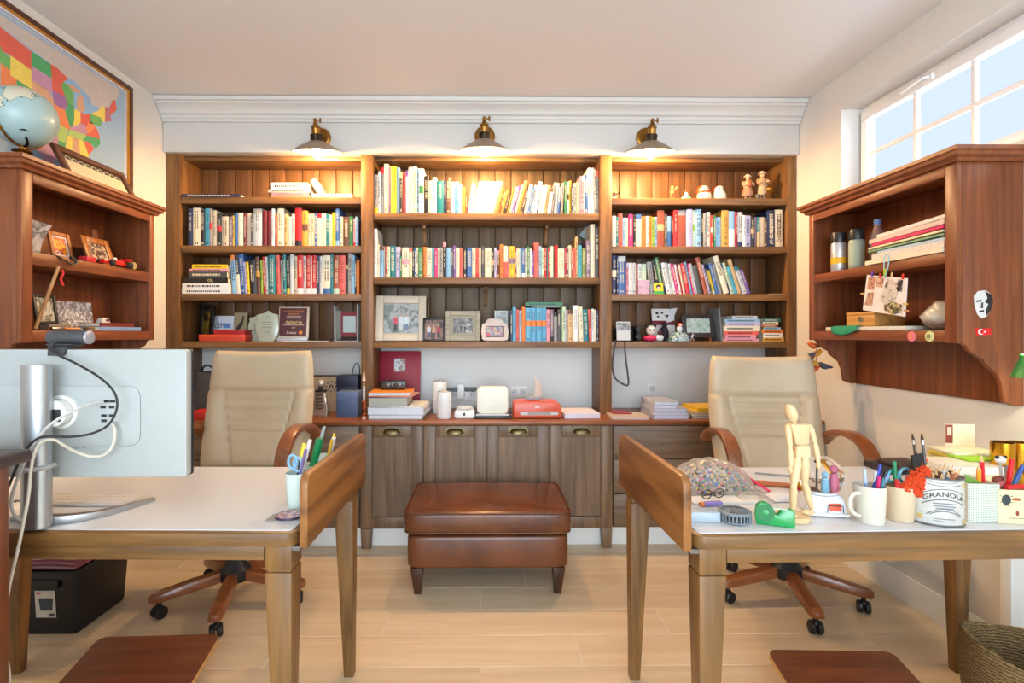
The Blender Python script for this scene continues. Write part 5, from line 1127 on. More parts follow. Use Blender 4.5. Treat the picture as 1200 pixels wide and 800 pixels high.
for i, (nm, (c, pg)) in enumerate(ST_.items()):
    mb = MB(); x0, x1 = (.0064, .0068) if nm == 'canada' else ((.0068, .0070) if nm == 'lakes' else (.0070, .0074))
    pts = [geo(*q) for q in pg]; zmax = Z1-K-1.93; pts = [(a, min(b_, zmax)) for a, b_ in pts]
    bm_ = MB().prism(pts, 'x', x0, x1); bm_.build('printed_area', M(PALM[c], .6, noise=.05), mpo)
ml(MB(), .0064, .0074, 2.735, 2.815, 2.01, 2.055).build('printed_legend', M((226, 206, 196), .6), mpo)
# globe
gl = thing('globe', 'pale blue desk globe on a brass stand on top of the hutch', 'globe', (-1.845, 2.06, 1.9205))
m, nt, bs = new_mat('globe_print'); N = nt.nodes.new; L = nt.links.new
tc = N('ShaderNodeTexCoord'); mp2 = N('ShaderNodeMapping'); mp2.inputs['Location'].default_value = (3.1, 1.2, .4); L(tc.outputs['Object'], mp2.inputs[0])
n_ = N('ShaderNodeTexNoise'); n_.inputs['Scale'].default_value = 5.5; n_.inputs['Detail'].default_value = 6; n_.inputs['Roughness'].default_value = .6; L(mp2.outputs[0], n_.inputs['Vector'])
rp = N('ShaderNodeValToRGB'); rp.color_ramp.interpolation = 'CONSTANT'; e = rp.color_ramp.elements; e[0].color = lin((158, 186, 188)); e[1].position = .57; e[1].color = lin((60, 70, 66)); q_ = rp.color_ramp.elements.new(.578); q_.color = lin((206, 202, 176)); q_ = rp.color_ramp.elements.new(.64); q_.color = lin((216, 196, 176))
L(n_.outputs['Fac'], rp.inputs[0]); L(rp.outputs[0], bs.inputs['Base Color']); bs.inputs['Roughness'].default_value = .3; GLB = m
cz = .190
MB().sph((0, 0, cz), .115, 48).build('sphere', GLB, gl)
MB().lathe([(0, 0), (.05, 0), (.052, .012), (.02, .02), (.014, .03), (.018, .045), (.034, .05), (.03, .056), (.01, .06), (.009, .075), (0, .076)], 28).build('base', BRASS, gl)
MB().tube([(0, -.122*math.cos(a), cz+.122*math.sin(a)) for a in [R(-150+15*k) for k in range(13)]][:9], .0045, 8).build('meridian_arm', BRASS, gl)
MB().tube([(.0, 0, .07), (.02, 0, .078), (.045, -.03, .09), (.05, -.05, .11)], .006, 8, smooth=2).lathe([(0, 0), (.02, .0), (.018, .008), (0, .01)], 16, Matrix.Translation((.05, -.05, .112))).build('pivot_arm', M((60, 46, 36), .4, .8), gl)
# framed lace leaning on the wall above the hutch
fl = thing('framed_lace', 'brown frame with cream lace lying back against the map on the hutch', 'picture', (-1.80, 2.46, 1.9305), R(90))
X = Matrix.Rotation(R(-28), 4, 'X')
def fbx(mb, *a): return mb.b(*a, T=X)
mb = MB(); w_, h_, bd = .44, .17, .03
fbx(mb, -w_/2, w_/2, 0, .018, 0, bd); fbx(mb, -w_/2, w_/2, 0, .018, h_-bd, h_); fbx(mb, -w_/2, -w_/2+bd, 0, .018, bd, h_-bd); fbx(mb, w_/2-bd, w_/2, 0, .018, bd, h_-bd); mb.build('frame', wood('lace_frame', (80, 44, 26), (118, 70, 42), 0, .4), fl, bevel=.003)
mb = MB(); fbx(mb, -w_/2+bd, w_/2-bd, .010, .012, bd, h_-bd); mb.build('dark_ground', M((66, 56, 46), .8), fl)
mb = MB(); fbx(mb, -w_/2+bd+.012, w_/2-bd-.012, .0085, .0098, bd+.004, h_-bd-.03); mb.build('lace', M((214, 202, 168), .9, noise=.15, scale=200), fl)
mb = MB()
for k in range(9):
    cx = -.155+k*.0388; mb.tube([tuple(X @ Vector((cx+.018*math.cos(R(a)), .009, h_-bd-.03+.018*math.sin(R(a))))) for a in range(0, 181, 20)], .0018, 6)
mb.build('lace_edging', M((220, 208, 176), .9), fl)['kind'] = 'stuff'
# ================================================================ THINGS ON THE WORKTOP
ZK = ZW+.0006
def lab(o, l, c, g=None): return tag(o, l, c, g)
# crystal figure, wooden board, navy boxes, copper thermometer
cr = thing('crystal_trophy', 'clear crystal figure trophy with a round head beside the navy boxes', 'trophy', (xat(376, 3.12), 3.12, ZK))
CRY = M((186, 172, 160), .08, .35, spec=.9, noise=.3, scale=60)
MB().b(-.045, .045, -.03, .03, 0, .03).build('plinth', CRY, cr, bevel=.004)
MB().hexa([(-.05, -.024, .03), (.05, -.024, .03), (.05, .024, .03), (-.05, .024, .03), (-.03, -.018, .15), (.03, -.018, .15), (.03, .018, .15), (-.03, .018, .15)]).build('body', CRY, cr, bevel=.008)
mb = MB()
for k in range(5): mb.tube([(-.022, -.025, .055+k*.02), (0, -.031, .05+k*.02), (.022, -.025, .055+k*.02)], .004, 6, smooth=1)
mb.build('rib_detail', M((90, 76, 66), .2, .4), cr)['kind'] = 'stuff'
MB().lathe([(.036, .15), (.034, .158), (.016, .165), (.012, .18), (0, .182)], 20).build('neck_ring', M((40, 34, 34), .3, .5), cr)
MB().sph((0, 0, .2), .024, 24).build('head', M((206, 204, 200), .05, .5, spec=.9), cr)
p = PY(380, 477, 3.30); bw = xat(398, 3.30)-xat(362, 3.30)
bd_ = thing('wooden_board', 'beige board cut with round holes standing behind the crystal trophy', 'board', (p.x, 3.30, ZK), 0); X = Matrix.Rotation(R(-6), 4, 'X')
MB().b(-bw/2, bw/2, 0, .012, .002, .225, 0, X).build('panel', M((196, 172, 138), .6), bd_); MB().b(-bw/2, bw/2, -.002, .014, .225, .235, 0, X).build('top_edge', M((70, 50, 44), .5), bd_)
for (cx, cz, r_) in [(.04, .16, .013)]+[(.04+.032*math.cos(k*.785), .16+.032*math.sin(k*.785), .006) for k in range(8)]: MB().lathe([(r_*.45, 0), (r_, 0), (r_, .001), (r_*.45, .001)], 16, X @ Matrix.Translation((cx, -.0003, cz)) @ Matrix.Rotation(R(90), 4, 'X')).build('hole_ring', M((62, 46, 44), .6), bd_)
def card_box(label, px0, px1, Y, d, z, h, rgb, lid=None, stripe=None):
    x0, x1 = xat(px0, Y), xat(px1, Y); w = x1-x0; t = thing('storage_box', label, 'box', ((x0+x1)/2, Y, z))
    MB().b(-w/2+.001, w/2-.001, .001, d-.001, 0, h*.72).build('tray', M(rgb, .55), t, bevel=.001)
    MB().b(-w/2, w/2, 0, d, h*.70, h).build('lid', M(lid or rgb, .5), t, bevel=.0015)
    if stripe: MB().b(-w/2-.0004, w/2+.0004, -.0005, 0, h*.5, h*.58).build('stripe', M(stripe, .5), t)
    return t
card_box('square blue cardboard box in front of the taller navy one', 394.5, 419, 3.07, .12, ZK, .152, (74, 94, 132), (92, 112, 150))
card_box('tall navy box with a pale stripe behind the square blue box', 394, 419.5, 3.215, .12, ZK, .238, (30, 38, 66), (24, 32, 58), (150, 156, 176))
lp = MB().tube([PY(412, 442, 3.30)-Vector((0, 0, 0)), PY(414, 430, 3.30), PY(418, 424, 3.30), PY(421.5, 428, 3.30), PY(421.5, 442, 3.30)], .003, 8, smooth=2); o = lp.build('handle_loop', BLACKP); lab(o, 'black cord loop standing up behind the navy box', 'cord')
th_ = thing('glass_thermometer', 'slender glass and copper ornament with a pointed tip before the upright', 'ornament', (xat(426.5, 3.0), 3.0, ZK))
MB().lathe([(0, 0), (.014, 0), (.016, .006), (.01, .012), (.01, .02)], 16).build('base', M((206, 180, 160), .1, .4), th_)
mb = MB(); mb.tube([(.011*math.cos(k*.7), .011*math.sin(k*.7), .018+k*.0022) for k in range(42)], .004, 6); mb.build('copper_coil', M((196, 96, 60), .25, .9), th_)
MB().lathe([(.006, .11), (.008, .13), (.008, .19), (.004, .2)], 14).build('glass_tube', M((206, 206, 210), .08, .3), th_)
MB().sph((0, 0, .207), .007, 12).build('bead', M((222, 206, 150), .2, .5), th_); MB().sph((0, 0, .221), (.009, .009, .006), 12).build('bead', M((170, 30, 40), .3), th_)
MB().lathe([(.011, .225), (.009, .24), (.002, .285), (0, .287)], 14).build('spire', M((214, 190, 180), .1, .3), th_)
# red folder with postcard
fd = thing('red_folder', 'large crimson folder with a postcard leaning in the middle niche corner', 'folder', (xat(468, 3.40)+.004, 3.375, ZK)); X = Matrix.Rotation(R(-6), 4, 'X')
hh = zat(468, 411, 3.40)-ZK; MB().b(-.135, .135, 0, .01, .001, hh, 0, X).build('cover', M((150, 16, 44), .5), fd, bevel=.002)
MB().b(-.038, .035, -.002, 0, hh-.135, hh-.05, 0, X).build('postcard', photo('snow_postcard', [(120, 140, 170), (206, 212, 216), (150, 110, 90), (180, 196, 210)], 30, 3), fd)
# binders and papers stack
zz = ZK; Yb = 3.0; kk = Yb/FPX
def paper_pile(name, label, cat, px0, px1, Y, d, z, h, rgb, rz=0, edge=None, group=None, round_=0):
    x0, x1 = xat(px0, Y), xat(px1, Y); w = x1-x0
    t = thing(name, label, cat, ((x0+x1)/2, Y+d/2, z), R(rz), group)
    if edge:
        MB().b(-w/2, w/2, -d/2, d/2, 0, .0025).b(-w/2, w/2, -d/2, d/2, h-.0025, h).build('cover', M(edge, .45), t)
        MB().b(-w/2+.002, w/2-.006, -d/2+.001, d/2-.002, .0025, h-.0025).build('pages', M(rgb, .7, noise=.12, scale=220), t)
    else: MB().b(-w/2, w/2, -d/2, d/2, 0, h).build('sheets', M(rgb, .7, noise=.08, scale=220), t, bevel=round_)
    return z+h+.0005
zz = paper_pile('binder', 'pale blue-grey binder at the bottom of the worktop stack', 'binder', 431.5, 496, Yb, .26, zz, .026, (214, 220, 226), 0, (120, 140, 156))
zz = paper_pile('binder', 'thick white binder in the worktop stack with dark corner rings', 'binder', 431.5, 499, Yb, .26, zz, .040, (214, 222, 232), -3, (206, 212, 216))
zz = paper_pile('paper_stack', 'loose white papers lying between binders on the worktop', 'papers', 434, 497, Yb+.01, .25, zz, .010, (222, 222, 216), -5)
zz = paper_pile('binder', 'grey-green rounded box file in a dark red sleeve on the stack', 'binder', 431.5, 478, Yb, .22, zz, .050, (172, 176, 164), 0, (110, 30, 40))
zz = paper_pile('paper_stack', 'thin tilted sheets with a red edge on the grey box file', 'papers', 433, 484, Yb+.01, .22, zz, .008, (206, 150, 140), -6)
zz = paper_pile('notebook', 'white notebook with an orange cover topping the worktop stack', 'notebook', 431, 481, Yb+.005, .2, zz, .020, (206, 212, 226), 2, (226, 140, 40))
gb = thing('sunglasses_case', 'black sunglasses in a shiny case lying on the binder stack', 'sunglasses', (xat(460, 3.14), 3.14, zz+.0005))
MB().prism(rrect(.16, .055, .012, 4, 0, .0285), 'y', 0, .05).build('case', M((26, 26, 28), .2), gb, bevel=.004)
for sx in (-1, 1): MB().lathe([(0, 0), (.03, 0), (.032, .002), (.028, .005), (0, .007)], 20, Matrix.Translation((sx*.037, -.0008, .028)) @ Matrix.Rotation(R(90), 4, 'X') @ Matrix.Diagonal((1, .68, 1, 1))).build('lens', M((70, 74, 76), .12, .3), gb)
# speakers, small router, white box router on its dock
def pod(label, px0, px1, ptop, Y):
    x0, x1 = xat(px0, Y), xat(px1, Y); r = (x1-x0)/2; h = zat((px0+px1)/2, ptop, Y)-ZK
    t = thing('white_speaker', label, 'speaker', ((x0+x1)/2, Y, ZK)); MB().lathe([(0, .001), (r*.9, .001), (r, .008), (r, h-.008), (r*.94, h-.001), (0, h)], 32).build('body', M((226, 228, 228), .35, noise=.01), t)
    MB().lathe([(r*.6, h-.0006), (r*.9, h-.0006), (r*.9, h+.0006), (r*.6, h+.0006)], 28).build('top_ring', M((130, 134, 138), .4), t); return t
pod('tall white cylindrical speaker standing behind a shorter one', 507, 523.5, 446.5, 3.22); pod('short white cylindrical speaker in front of the taller one', 512, 529, 458.5, 3.04)
rt = thing('mini_router', 'small white oval box with coiled cable beside the short speaker', 'router', (xat(544.5, 3.03), 3.05, ZK))
MB().prism(rrect(.12, .05, .016, 5, 0, .025), 'y', -.03, .03).build('body', PLASTW, rt, bevel=.006); MB().b(-.008, .004, -.0312, -.0298, .018, .034).build('port', BLACKP, rt)
mb = MB()
for k in range(3): mb.tube([((.05-.006*k)*math.cos(a*.35), (.03-.004*k)*math.sin(a*.35), .056+.006*k+.002*math.sin(a)) for a in range(19)], .003, 6)
mb.build('coiled_lead', M((220, 220, 218), .5), rt); MB().sph((.02, 0, .062), (.022, .016, .007), 14).build('black_plug', BLACKP, rt)
ro = thing('router', 'upright cream-white rounded router on a black dock by the red printer', 'router', (xat(578, 3.08)-.004, 3.06, ZK))
MB().prism(rrect(.225, .012, .005, 3, 0, .007), 'y', -.06, .07).build('dock', M((30, 30, 34), .4), ro, bevel=.002); MB().b(-.10, .10, -.03, .03, .0135, .024).build('dock_lip', M((196, 198, 198), .35), ro, bevel=.003)
hr = zat(579, 452, 3.08)-ZK; MB().prism(rrect(.186, hr-.024, .03, 6, 0, (hr+.024)/2), 'y', -.014, .014).build('body', M((232, 230, 214), .35, noise=.01), ro, bevel=.006, seg=3)
MB().b(-.016, .016, -.0148, -.0138, .105, .109).build('logo_mark', M((180, 180, 168), .5), ro)
for sx in (-1, 1): MB().sph((sx*.104, 0, .03), (.016, .014, .008), 12).build('foot_cap', M((60, 66, 74), .4), ro)
pr_ = thing('compact_printer', 'orange-red compact printer with silver front slot on the worktop', 'printer', (xat(629.2, 3.05), 3.07, ZK)); pw_ = xat(657, 3.05)-xat(601.5, 3.05)
prf = [(-pw_/2, .004), (pw_/2, .004), (pw_/2, .06), (pw_/2-.008, .085), (pw_/2-.03, .1), (-pw_/2+.012, .1), (-pw_/2, .09)]
MB().prism(prf, 'y', -.06, .09).build('body', M((210, 82, 50), .3), pr_, bevel=.006, seg=3); MB().b(-pw_/2+.04, pw_/2-.02, -.0625, -.0595, .022, .042).build('slot_panel', M((196, 194, 192), .3), pr_); MB().b(-pw_/2+.085, pw_/2-.065, -.0635, -.0615, .025, .039).build('slot', M((150, 146, 140), .4), pr_)
MB().b(-.016, .012, -.061, -.0598, .066, .072).build('badge', M((240, 226, 216), .4), pr_); MB().b(-pw_/2+.01, pw_/2-.01, -.05, .08, 0, .004).build('base', M((60, 30, 26), .6), pr_)
sb_ = thing('toy_sailboat', 'small grey ornament boat with a curved sail on the printer', 'ornament', (xat(625, 3.08), 3.08, ZK+.1008))
MB().hexa([(-.04, -.016, 0), (.035, -.016, 0), (.035, .016, 0), (-.04, .016, 0), (-.055, -.022, .022), (.05, -.022, .022), (.05, .022, .022), (-.055, .022, .022)]).build('hull', M((150, 160, 166), .5), sb_, bevel=.006)
pts = [(0, .022), (.045, .022), (.052, .05), (.046, .085), (.03, .115), (.008, .135), (.004, .125), (.012, .1), (.012, .06)]
MB().prism(pts, 'y', -.004, .004).build('sail', M((206, 186, 170), .5), sb_, bevel=.002)
paper_pile('paper_ream', 'ream of white paper lying beside the printer', 'papers', 660, 702, 3.02, .24, ZK, .030, (222, 216, 226), 4)
# sockets on the niche wall
def socket(px0, px1, py, n, label):
    Y = YB-.0005; x0, x1 = xat(px0, Y), xat(px1, Y); c = PY((px0+px1)/2, py, Y)
    t = thing('wall_socket', label, 'socket', (c.x, Y, c.z)); w = x1-x0
    MB().b(-w/2, w/2, -.008, 0, -.038, .038).build('plate', PLASTW, t, bevel=.003)
    for k in range(n):
        cx = -w/2+w*(k+.5)/n; MB().lathe([(0, .0005), (.019, .0005), (.021, .003), (.0, .003)], 20, Matrix.Translation((cx, -.0065, 0)) @ Matrix.Rotation(R(90), 4, 'X')).build('outlet', M((206, 210, 212), .4), t)
        for sx in (-1, 1): MB().cyl((cx+sx*.008, -.0095, 0), (cx+sx*.008, -.0105, 0), .0025, n=8).build('pin_hole', BLACKP, t)
    return t
socket(598, 617, 459, 2, 'double white wall socket behind the printer'); socket(524, 560, 462, 3, 'triple white wall socket with a plugged adaptor'); socket(758, 770, 455, 1, 'single white wall socket above the stacked magazines')
ad_ = thing('power_adaptor', 'white plug and dark power adaptor fixed in the triple wall socket', 'adaptor', tuple(PY(540, 455, 3.43)))
MB().b(-.024, .024, -.02, .018, -.07, .03).build('white_plug', PLASTW, ad_, bevel=.004); MB().b(-.095, -.025, -.012, .016, -.02, .006).build('dark_block', M((90, 104, 108), .5), ad_, bevel=.004); MB().b(.025, .1, -.012, .016, -.02, .008).build('dark_block', M((84, 98, 102), .5), ad_, bevel=.004)
MB().tube([(.1, 0, -.004), (.125, -.01, -.008), (.13, -.03, -.05), (.115, -.1, -.1), (.06, -.2, -.125)], .003, 6, smooth=2).build('lead', M((60, 70, 76), .5), ad_)
# magazines in the window-side niche
z0 = paper_pile('magazine', 'spread magazine with folded pages lying by the upright', 'magazine', 719, 763, 2.98, .22, ZK, .012, (206, 196, 186), -4, (196, 178, 166)); paper_pile('magazine', 'dark red booklet lying on the spread magazine by the upright', 'booklet', 719, 741, 3.10, .12, z0, .006, (160, 30, 40), 0, (150, 26, 40))
z1 = ZK
for k in range(7):
    lb_ = ['lowest', 'second', 'third', 'fourth', 'fifth', 'sixth', 'seventh'][k]
    a_, b_ = [(765.5, 808), (766, 808), (765.5, 807.5), (767, 806), (766, 805), (767, 795), (766.5, 795)][k]
    z1 = paper_pile('magazine', '%s magazine up from the worktop in the bluish white pile' % lb_, 'magazine', a_, b_, 2.99+.012*(k > 4), .25, z1, [.012, .012, .012, .010, .012, .02, .02][k], (206, 208, 222), [0, 1, -1, 0, 2, -2, 1][k], (176, 178, 196), 'pile of bluish white magazines')
z2 = ZK
for k, (c, l) in enumerate((((150, 150, 140), 'grey magazine at the bottom of the pile beside the chair'), ((206, 186, 150), 'cream magazine in the pile under the yellow one'), ((190, 170, 120), 'tan magazine just below the yellow one'), ((226, 180, 20), 'bright yellow magazine topping the pile beside the chair back'))):
    z2 = paper_pile('magazine', l, 'magazine', 811.5+(6 if k == 3 else 0), 846+(4 if k == 3 else 0), 3.0, .24, z2, [.016, .012, .01, .022][k], (214, 206, 190) if k < 3 else (232, 190, 40), [0, -3, 3, 0][k], c)
rb = thing('red_box', 'dark red box with a window standing on the worktop by the wall', 'box', (xat(911, 3.25)-.02, 3.25, ZK)); hb = zat(911, 421, 3.25)-ZK
MB().b(-.05, .052, 0, .12, 0, hb).build('carton', M((130, 30, 44), .5), rb, bevel=.003); MB().b(-.04, .042, -.001, .0, hb*.3, hb-.018).build('window', M((120, 110, 104), .3), rb)
bg_ = thing('grey_bag', 'dark grey soft bag slumped on the worktop behind the chair', 'bag', (-1.765, 3.27, ZK))
MB().surf(lambda u, v: (.11*math.copysign(abs(math.cos(2*math.pi*u))**.7, math.cos(2*math.pi*u))*(1-.35*v)+.02*math.sin(9*u+4*v), .08*math.sin(2*math.pi*u)*(1-.5*v), .26*math.sin(v*math.pi/2)), 28, 10, cu=True).build('body', M((62, 60, 60), .8), bg_); MB().tube([(-.04, 0, .24), (-.02, -.01, .3), (.03, -.01, .3), (.05, 0, .24)], .006, 8, smooth=2).build('strap', BLACKP, bg_)
lidded('small red box lying on the worktop between bag and monitor', 224, 240, 3.0, .1, ZK, .05, (196, 34, 30))

# ================================================================ THINGS IN THE HUTCH UNDER THE MAP
ZL1, ZL2 = 1.5665, 1.2605
def onL(px, py, dx=0): return PX(px, py, HLX-dx)
# curled photo
p = onL(52, 296, .03); cp_ = MB(); n = 10
cp_.surf(lambda u, v: (.05*v*v-.02*u, (u-.5)*.13, .125*v), 6, n); cp_.surf(lambda u, v: (.05*v*v-.02*u-.0015, (u-.5)*.13, .125*v), 6, n)
o = cp_.build('curled_photo', photo('grey_sketch_photo', [(214, 214, 220), (196, 198, 206), (120, 120, 126), (220, 220, 226)], 18, 2), loc=(HLX-.06, 2.065, ZL1+.0005)); lab(o, 'curled black-and-white photo print at the near end of the upper shelf', 'photo')
def hframe(name, label, py0, py1, dx, z, h, fmat, pic, border, lean=-12, matb=0, matm=None, cat='photo frame', rzx=0):
    yc = (py0+py1)/2; w = abs(py1-py0)
    return frame(name, label, (HLX-dx, yc, z), w, h, fmat, pic, border, .012, lean, R(90+rzx), matb, matm, cat, prop=False)
ya = onL(66, 295, .08).y; yb_ = onL(97, 300, .08).y
hframe('picture_frame', 'small carved wooden frame with an orange picture beside the curled photo', ya, yb_-.03, .09, ZL1+.0005, .125, wood('orange_frame', (150, 86, 40), (190, 120, 62), 2, .5), photo('orange_comic', [(226, 130, 30), (236, 180, 60), (200, 60, 40), (230, 226, 220)], 40, 5), .018, matb=.006, matm=M((222, 222, 226), .5))
o = MB().b(-.004, .004, -.04, .04, 0, .11).build('wooden_screen', wood('fold_panel', (130, 78, 44), (176, 116, 72), 2, .5), loc=(HLX-.045, yb_+.0, ZL1+.0005), rot=(0, 0, R(38))); lab(o, 'pale folded wooden screen standing beside the orange picture', 'screen')
ya = onL(104, 300, .1).y; yb_ = onL(136, 300, .1).y
t, X, y = hframe('wooden_plaque', 'varnished wooden plaque with a red and black picture', ya, yb_, .09, ZL1+.0005, .15, wood('plaque_wood', (146, 84, 36), (184, 116, 56), 2, .4), photo('red_black_print', [(190, 20, 24), (40, 30, 30), (206, 190, 170), (196, 24, 28)], 45, 8), .032, -20, cat='plaque')
car = thing('toy_race_car', 'red toy racing car with open wheels in front of the wooden plaque', 'toy car', (HLX-.03, onL(138, 311, .03).y, ZL1+.0005), R(90)); RC = M((206, 24, 22), .3)
MB().hexa([(-.10, -.014, .012), (.06, -.014, .012), (.06, .014, .012), (-.10, .014, .012), (-.10, -.008, .03), (.02, -.012, .036), (.02, .012, .036), (-.10, .008, .03)]).b(-.11, -.095, -.03, .03, .008, .012).b(.05, .062, -.028, .028, .036, .05).build('body', RC, car, bevel=.003)
for x in (-.075, .045):
    for sy in (-1, 1): MB().lathe([(0, -.008), (.012, -.008), (.0155, -.005), (.0155, .005), (.012, .008), (0, .008)], 16, Matrix.Translation((x, sy*.03, .016)) @ Matrix.Rotation(R(90), 4, 'X')).build('wheel', M((40, 36, 36), .6), car)
MB().sph((-.02, 0, .038), (.012, .009, .009), 12).build('cockpit', M((230, 226, 220), .4), car)
o = MB().lathe([(0, -.012), (.018, -.012), (.02, 0), (.018, .012), (0, .012)], 18, Matrix.Rotation(R(90), 4, 'Y')).build('tape_reel', M((196, 178, 120), .4, .4), loc=(HLX-.022, onL(155, 316, .02).y, ZL1+.021)); lab(o, 'small brass disc standing on edge beyond the toy racing car', 'disc')
o = MB().box((0, 0, .0125), (.04, .05, .024)).build('red_matchbox', M((190, 30, 44), .5), loc=(HLX-.03, onL(102, 301, .03).y, ZL1+.0005), bevel=.002); lab(o, 'small red and white box between strap and toy car', 'box')
sp_ = [Vector((HLX-.06, onL(60, 297).y, ZL1+.004)), Vector((HLX-.01, onL(66, 297).y, ZL1+.004)), Vector((HLX+.006, onL(72, 300).y, ZL1-.01)), Vector((HLX+.008, onL(80, 308).y, ZL1-.028)), Vector((HLX+.008, onL(88, 307).y, ZL1-.02)), Vector((HLX+.006, onL(86, 302).y, ZL1-.004)), Vector((HLX-.005, onL(82, 300).y, ZL1+.005)), Vector((HLX-.03, onL(95, 302).y, ZL1+.004))]
o = MB().tube(sp_, .003, 6, smooth=2, flat=2).build('black_strap', BLACKP); lab(o, 'black strap looping over the edge of the upper hutch shelf', 'strap')
o = MB().b(0, .004, -.016, .016, 0, .05).build('wall_note', M((150, 96, 70), .6), loc=(XL+.0145, 2.60, 1.72)); lab(o, 'small pinkish note stuck inside the back of the hutch', 'note')
# lower shelf
ya = onL(46, 380, .1).y; yb_ = onL(70, 380, .1).y
t, X, y = hframe('picture_frame', 'dark rounded frame with a photo behind the wooden stick', ya-.01, yb_, .1, ZL2+.0275, .125, M((60, 56, 54), .4), photo('forest_photo', [(150, 160, 140), (206, 206, 196), (110, 110, 96), (176, 150, 110)], 30, 11), .012, -8)
o = MB().b(-.045, .045, -.055, .055, 0, .026).build('grey_box', wood('grey_box_wood', (110, 98, 84), (146, 132, 114), 1, .6), loc=(HLX-.095, (ya+yb_)/2-.005, ZL2+.0008), bevel=.002); lab(o, 'flat grey wooden box carrying the dark photo frame', 'box')
a0 = Vector((HLX-.02, onL(47, 383).y, ZL2+.006)); a1 = PX(69, 312, HLX+.012)
stk = thing('wooden_stick', 'slanting wooden stick with a red ribbon leaning at the hutch opening', 'stick', tuple(a0)); MB().cyl((0, 0, 0), a1-a0, .0075, .006, 12).build('rod', wood('stick_wood', (150, 100, 56), (196, 146, 92), 2, .5), stk)
v = (a1-a0)*.95; MB().surf(lambda u, w: tuple(v+Vector((.008, .006+.012*u+.006*math.sin(w*8), -.065*w))), 3, 12).build('ribbon', M((196, 30, 36), .6), stk)
ya = onL(71, 375, .14).y; yb_ = onL(112, 375, .14).y
o = MB().b(0, .003, -(yb_-ya)/2, (yb_-ya)/2, 0, .135).build('sketch_print', photo('pencil_sketch', [(206, 206, 216), (216, 216, 224), (110, 110, 124), (214, 214, 222), (150, 150, 160)], 32, 7), loc=(HLX-.15, (ya+yb_)/2, ZL2+.0006), rot=(0, R(-6), 0)); lab(o, 'white pencil sketch card standing on the lower hutch shelf', 'print')
ck = thing('desk_clock', 'small white pyramid-shaped clock with a yellow spot on lower shelf', 'clock', (HLX-.09, onL(121, 375, .09).y, ZL2+.0006), R(90))
MB().hexa([(-.035, -.03, 0), (.035, -.03, 0), (.035, .03, 0), (-.035, .03, 0), (-.018, -.008, .062), (.022, -.008, .062), (.022, .012, .062), (-.018, .012, .062)]).build('case', M((206, 204, 190), .5), ck, bevel=.002); MB().sph((.012, -.03, .022), (.01, .004, .01), 10).build('yellow_dial', M((232, 196, 20), .5), ck); MB().b(.0, .018, -.0155, -.0135, .044, .056).build('display', M((130, 70, 120), .4), ck)
def hbook(label, ppx0, ppx1, dx, z, h, d, c):
    ya = onL(ppx0, 380, dx).y; yb_ = onL(ppx1, 380, dx).y; w = yb_-ya
    o = MB().b(0, d, -w/2, w/2, 0, .0018).b(0, d, -w/2, w/2, h-.0018, h).b(d-.0018, d, -w/2, w/2, .0018, h-.0018).b(.002, d-.0018, -w/2+.003, w/2-.003, .0018, h-.0018, 1).build('book', [M(c, .45), PAGE], loc=(HLX-dx-d, (ya+yb_)/2, z)); return tag(o, label, 'book')
hbook('light blue book lying lowest on the hutch shelf under the map', 118, 165, .012, ZL2+.0006, .018, .12, (130, 160, 206)); hbook('brown-red book lying on the light blue one in the hutch', 117, 157, .02, ZL2+.0192, .018, .1, (120, 48, 40))
o = MB().tube([(0, 0, 0), (.005, .05, .002), (0, .1, 0), (.01, .14, .001)], .006, 8, smooth=1, flat=1.6).build('bone_knife', M((206, 130, 86), .4), loc=(HLX-.05, onL(72, 383).y, ZL2+.0075)); lab(o, 'orange-brown letter knife lying before the sketch card', 'knife')
o = MB().tube([(0, 0, 0), (.006, .03, .002), (0, .06, 0)], .007, 8, smooth=1).build('silver_spoon', CHROME, loc=(HLX-.02, onL(66, 386).y, ZL2+.008)); lab(o, 'silver trinket lying at the edge of the lower hutch shelf', 'trinket')
o = MB().tube([(.02*math.cos(k*.7), .025*math.sin(k*.7), .004+.001*k) for k in range(14)], .004, 6).build('gold_chain', M((190, 150, 60), .3, .9), loc=(HLX-.06, onL(107, 382, .05).y, ZL2+.001)); lab(o, 'coiled gold chain lying between sketch card and clock', 'chain')

# ================================================================ THINGS IN THE HUTCH UNDER THE WINDOW
ZR1, ZR2 = 1.5525, 1.2605
def onR(px, py, dx=0): return PX(px, py, HRX+dx)
def spray(label, px, py, dx, h, r, cap, body, band):
    t = thing('spray_can', label, 'spray can', (HRX+dx, onR(px, py, dx).y, ZR1))
    MB().lathe([(0, .001), (r*.95, .001), (r, .004), (r, h*.7), (r*.9, h*.735)], 28).build('body', M(body, .3, .6 if body[0] > 170 else .1), t)
    MB().lathe([(r*.96, h*.74), (r*.98, h*.75), (r*.95, h-.006), (r*.85, h), (0, h)], 28).build('cap', M(cap, .35), t)
    if band: MB().lathe([(r+.0005, h*.2), (r+.0005, h*.36)], 28).build('label_band', M(band, .4), t)
    else: MB().lathe([(r+.0005, h*.08), (r+.0005, h*.66)], 28, None, 0, R(130), R(260)).build('label_band', M((160, 176, 160), .5), t)
spray('silver spray can with black cap and yellow band in the hutch', 983, 316, .045, .195, .034, (40, 36, 38), (206, 206, 210), (226, 170, 20)); spray('grey-green spray can with black cap beside the silver one', 1004, 312, .06, .19, .033, (32, 32, 34), (150, 164, 152), None)
bt = thing('plastic_bottle', 'clear plastic bottle with a blue cap behind the heaped papers', 'bottle', (HRX+.13, onR(1034, 300, .13).y+.03, ZR1))
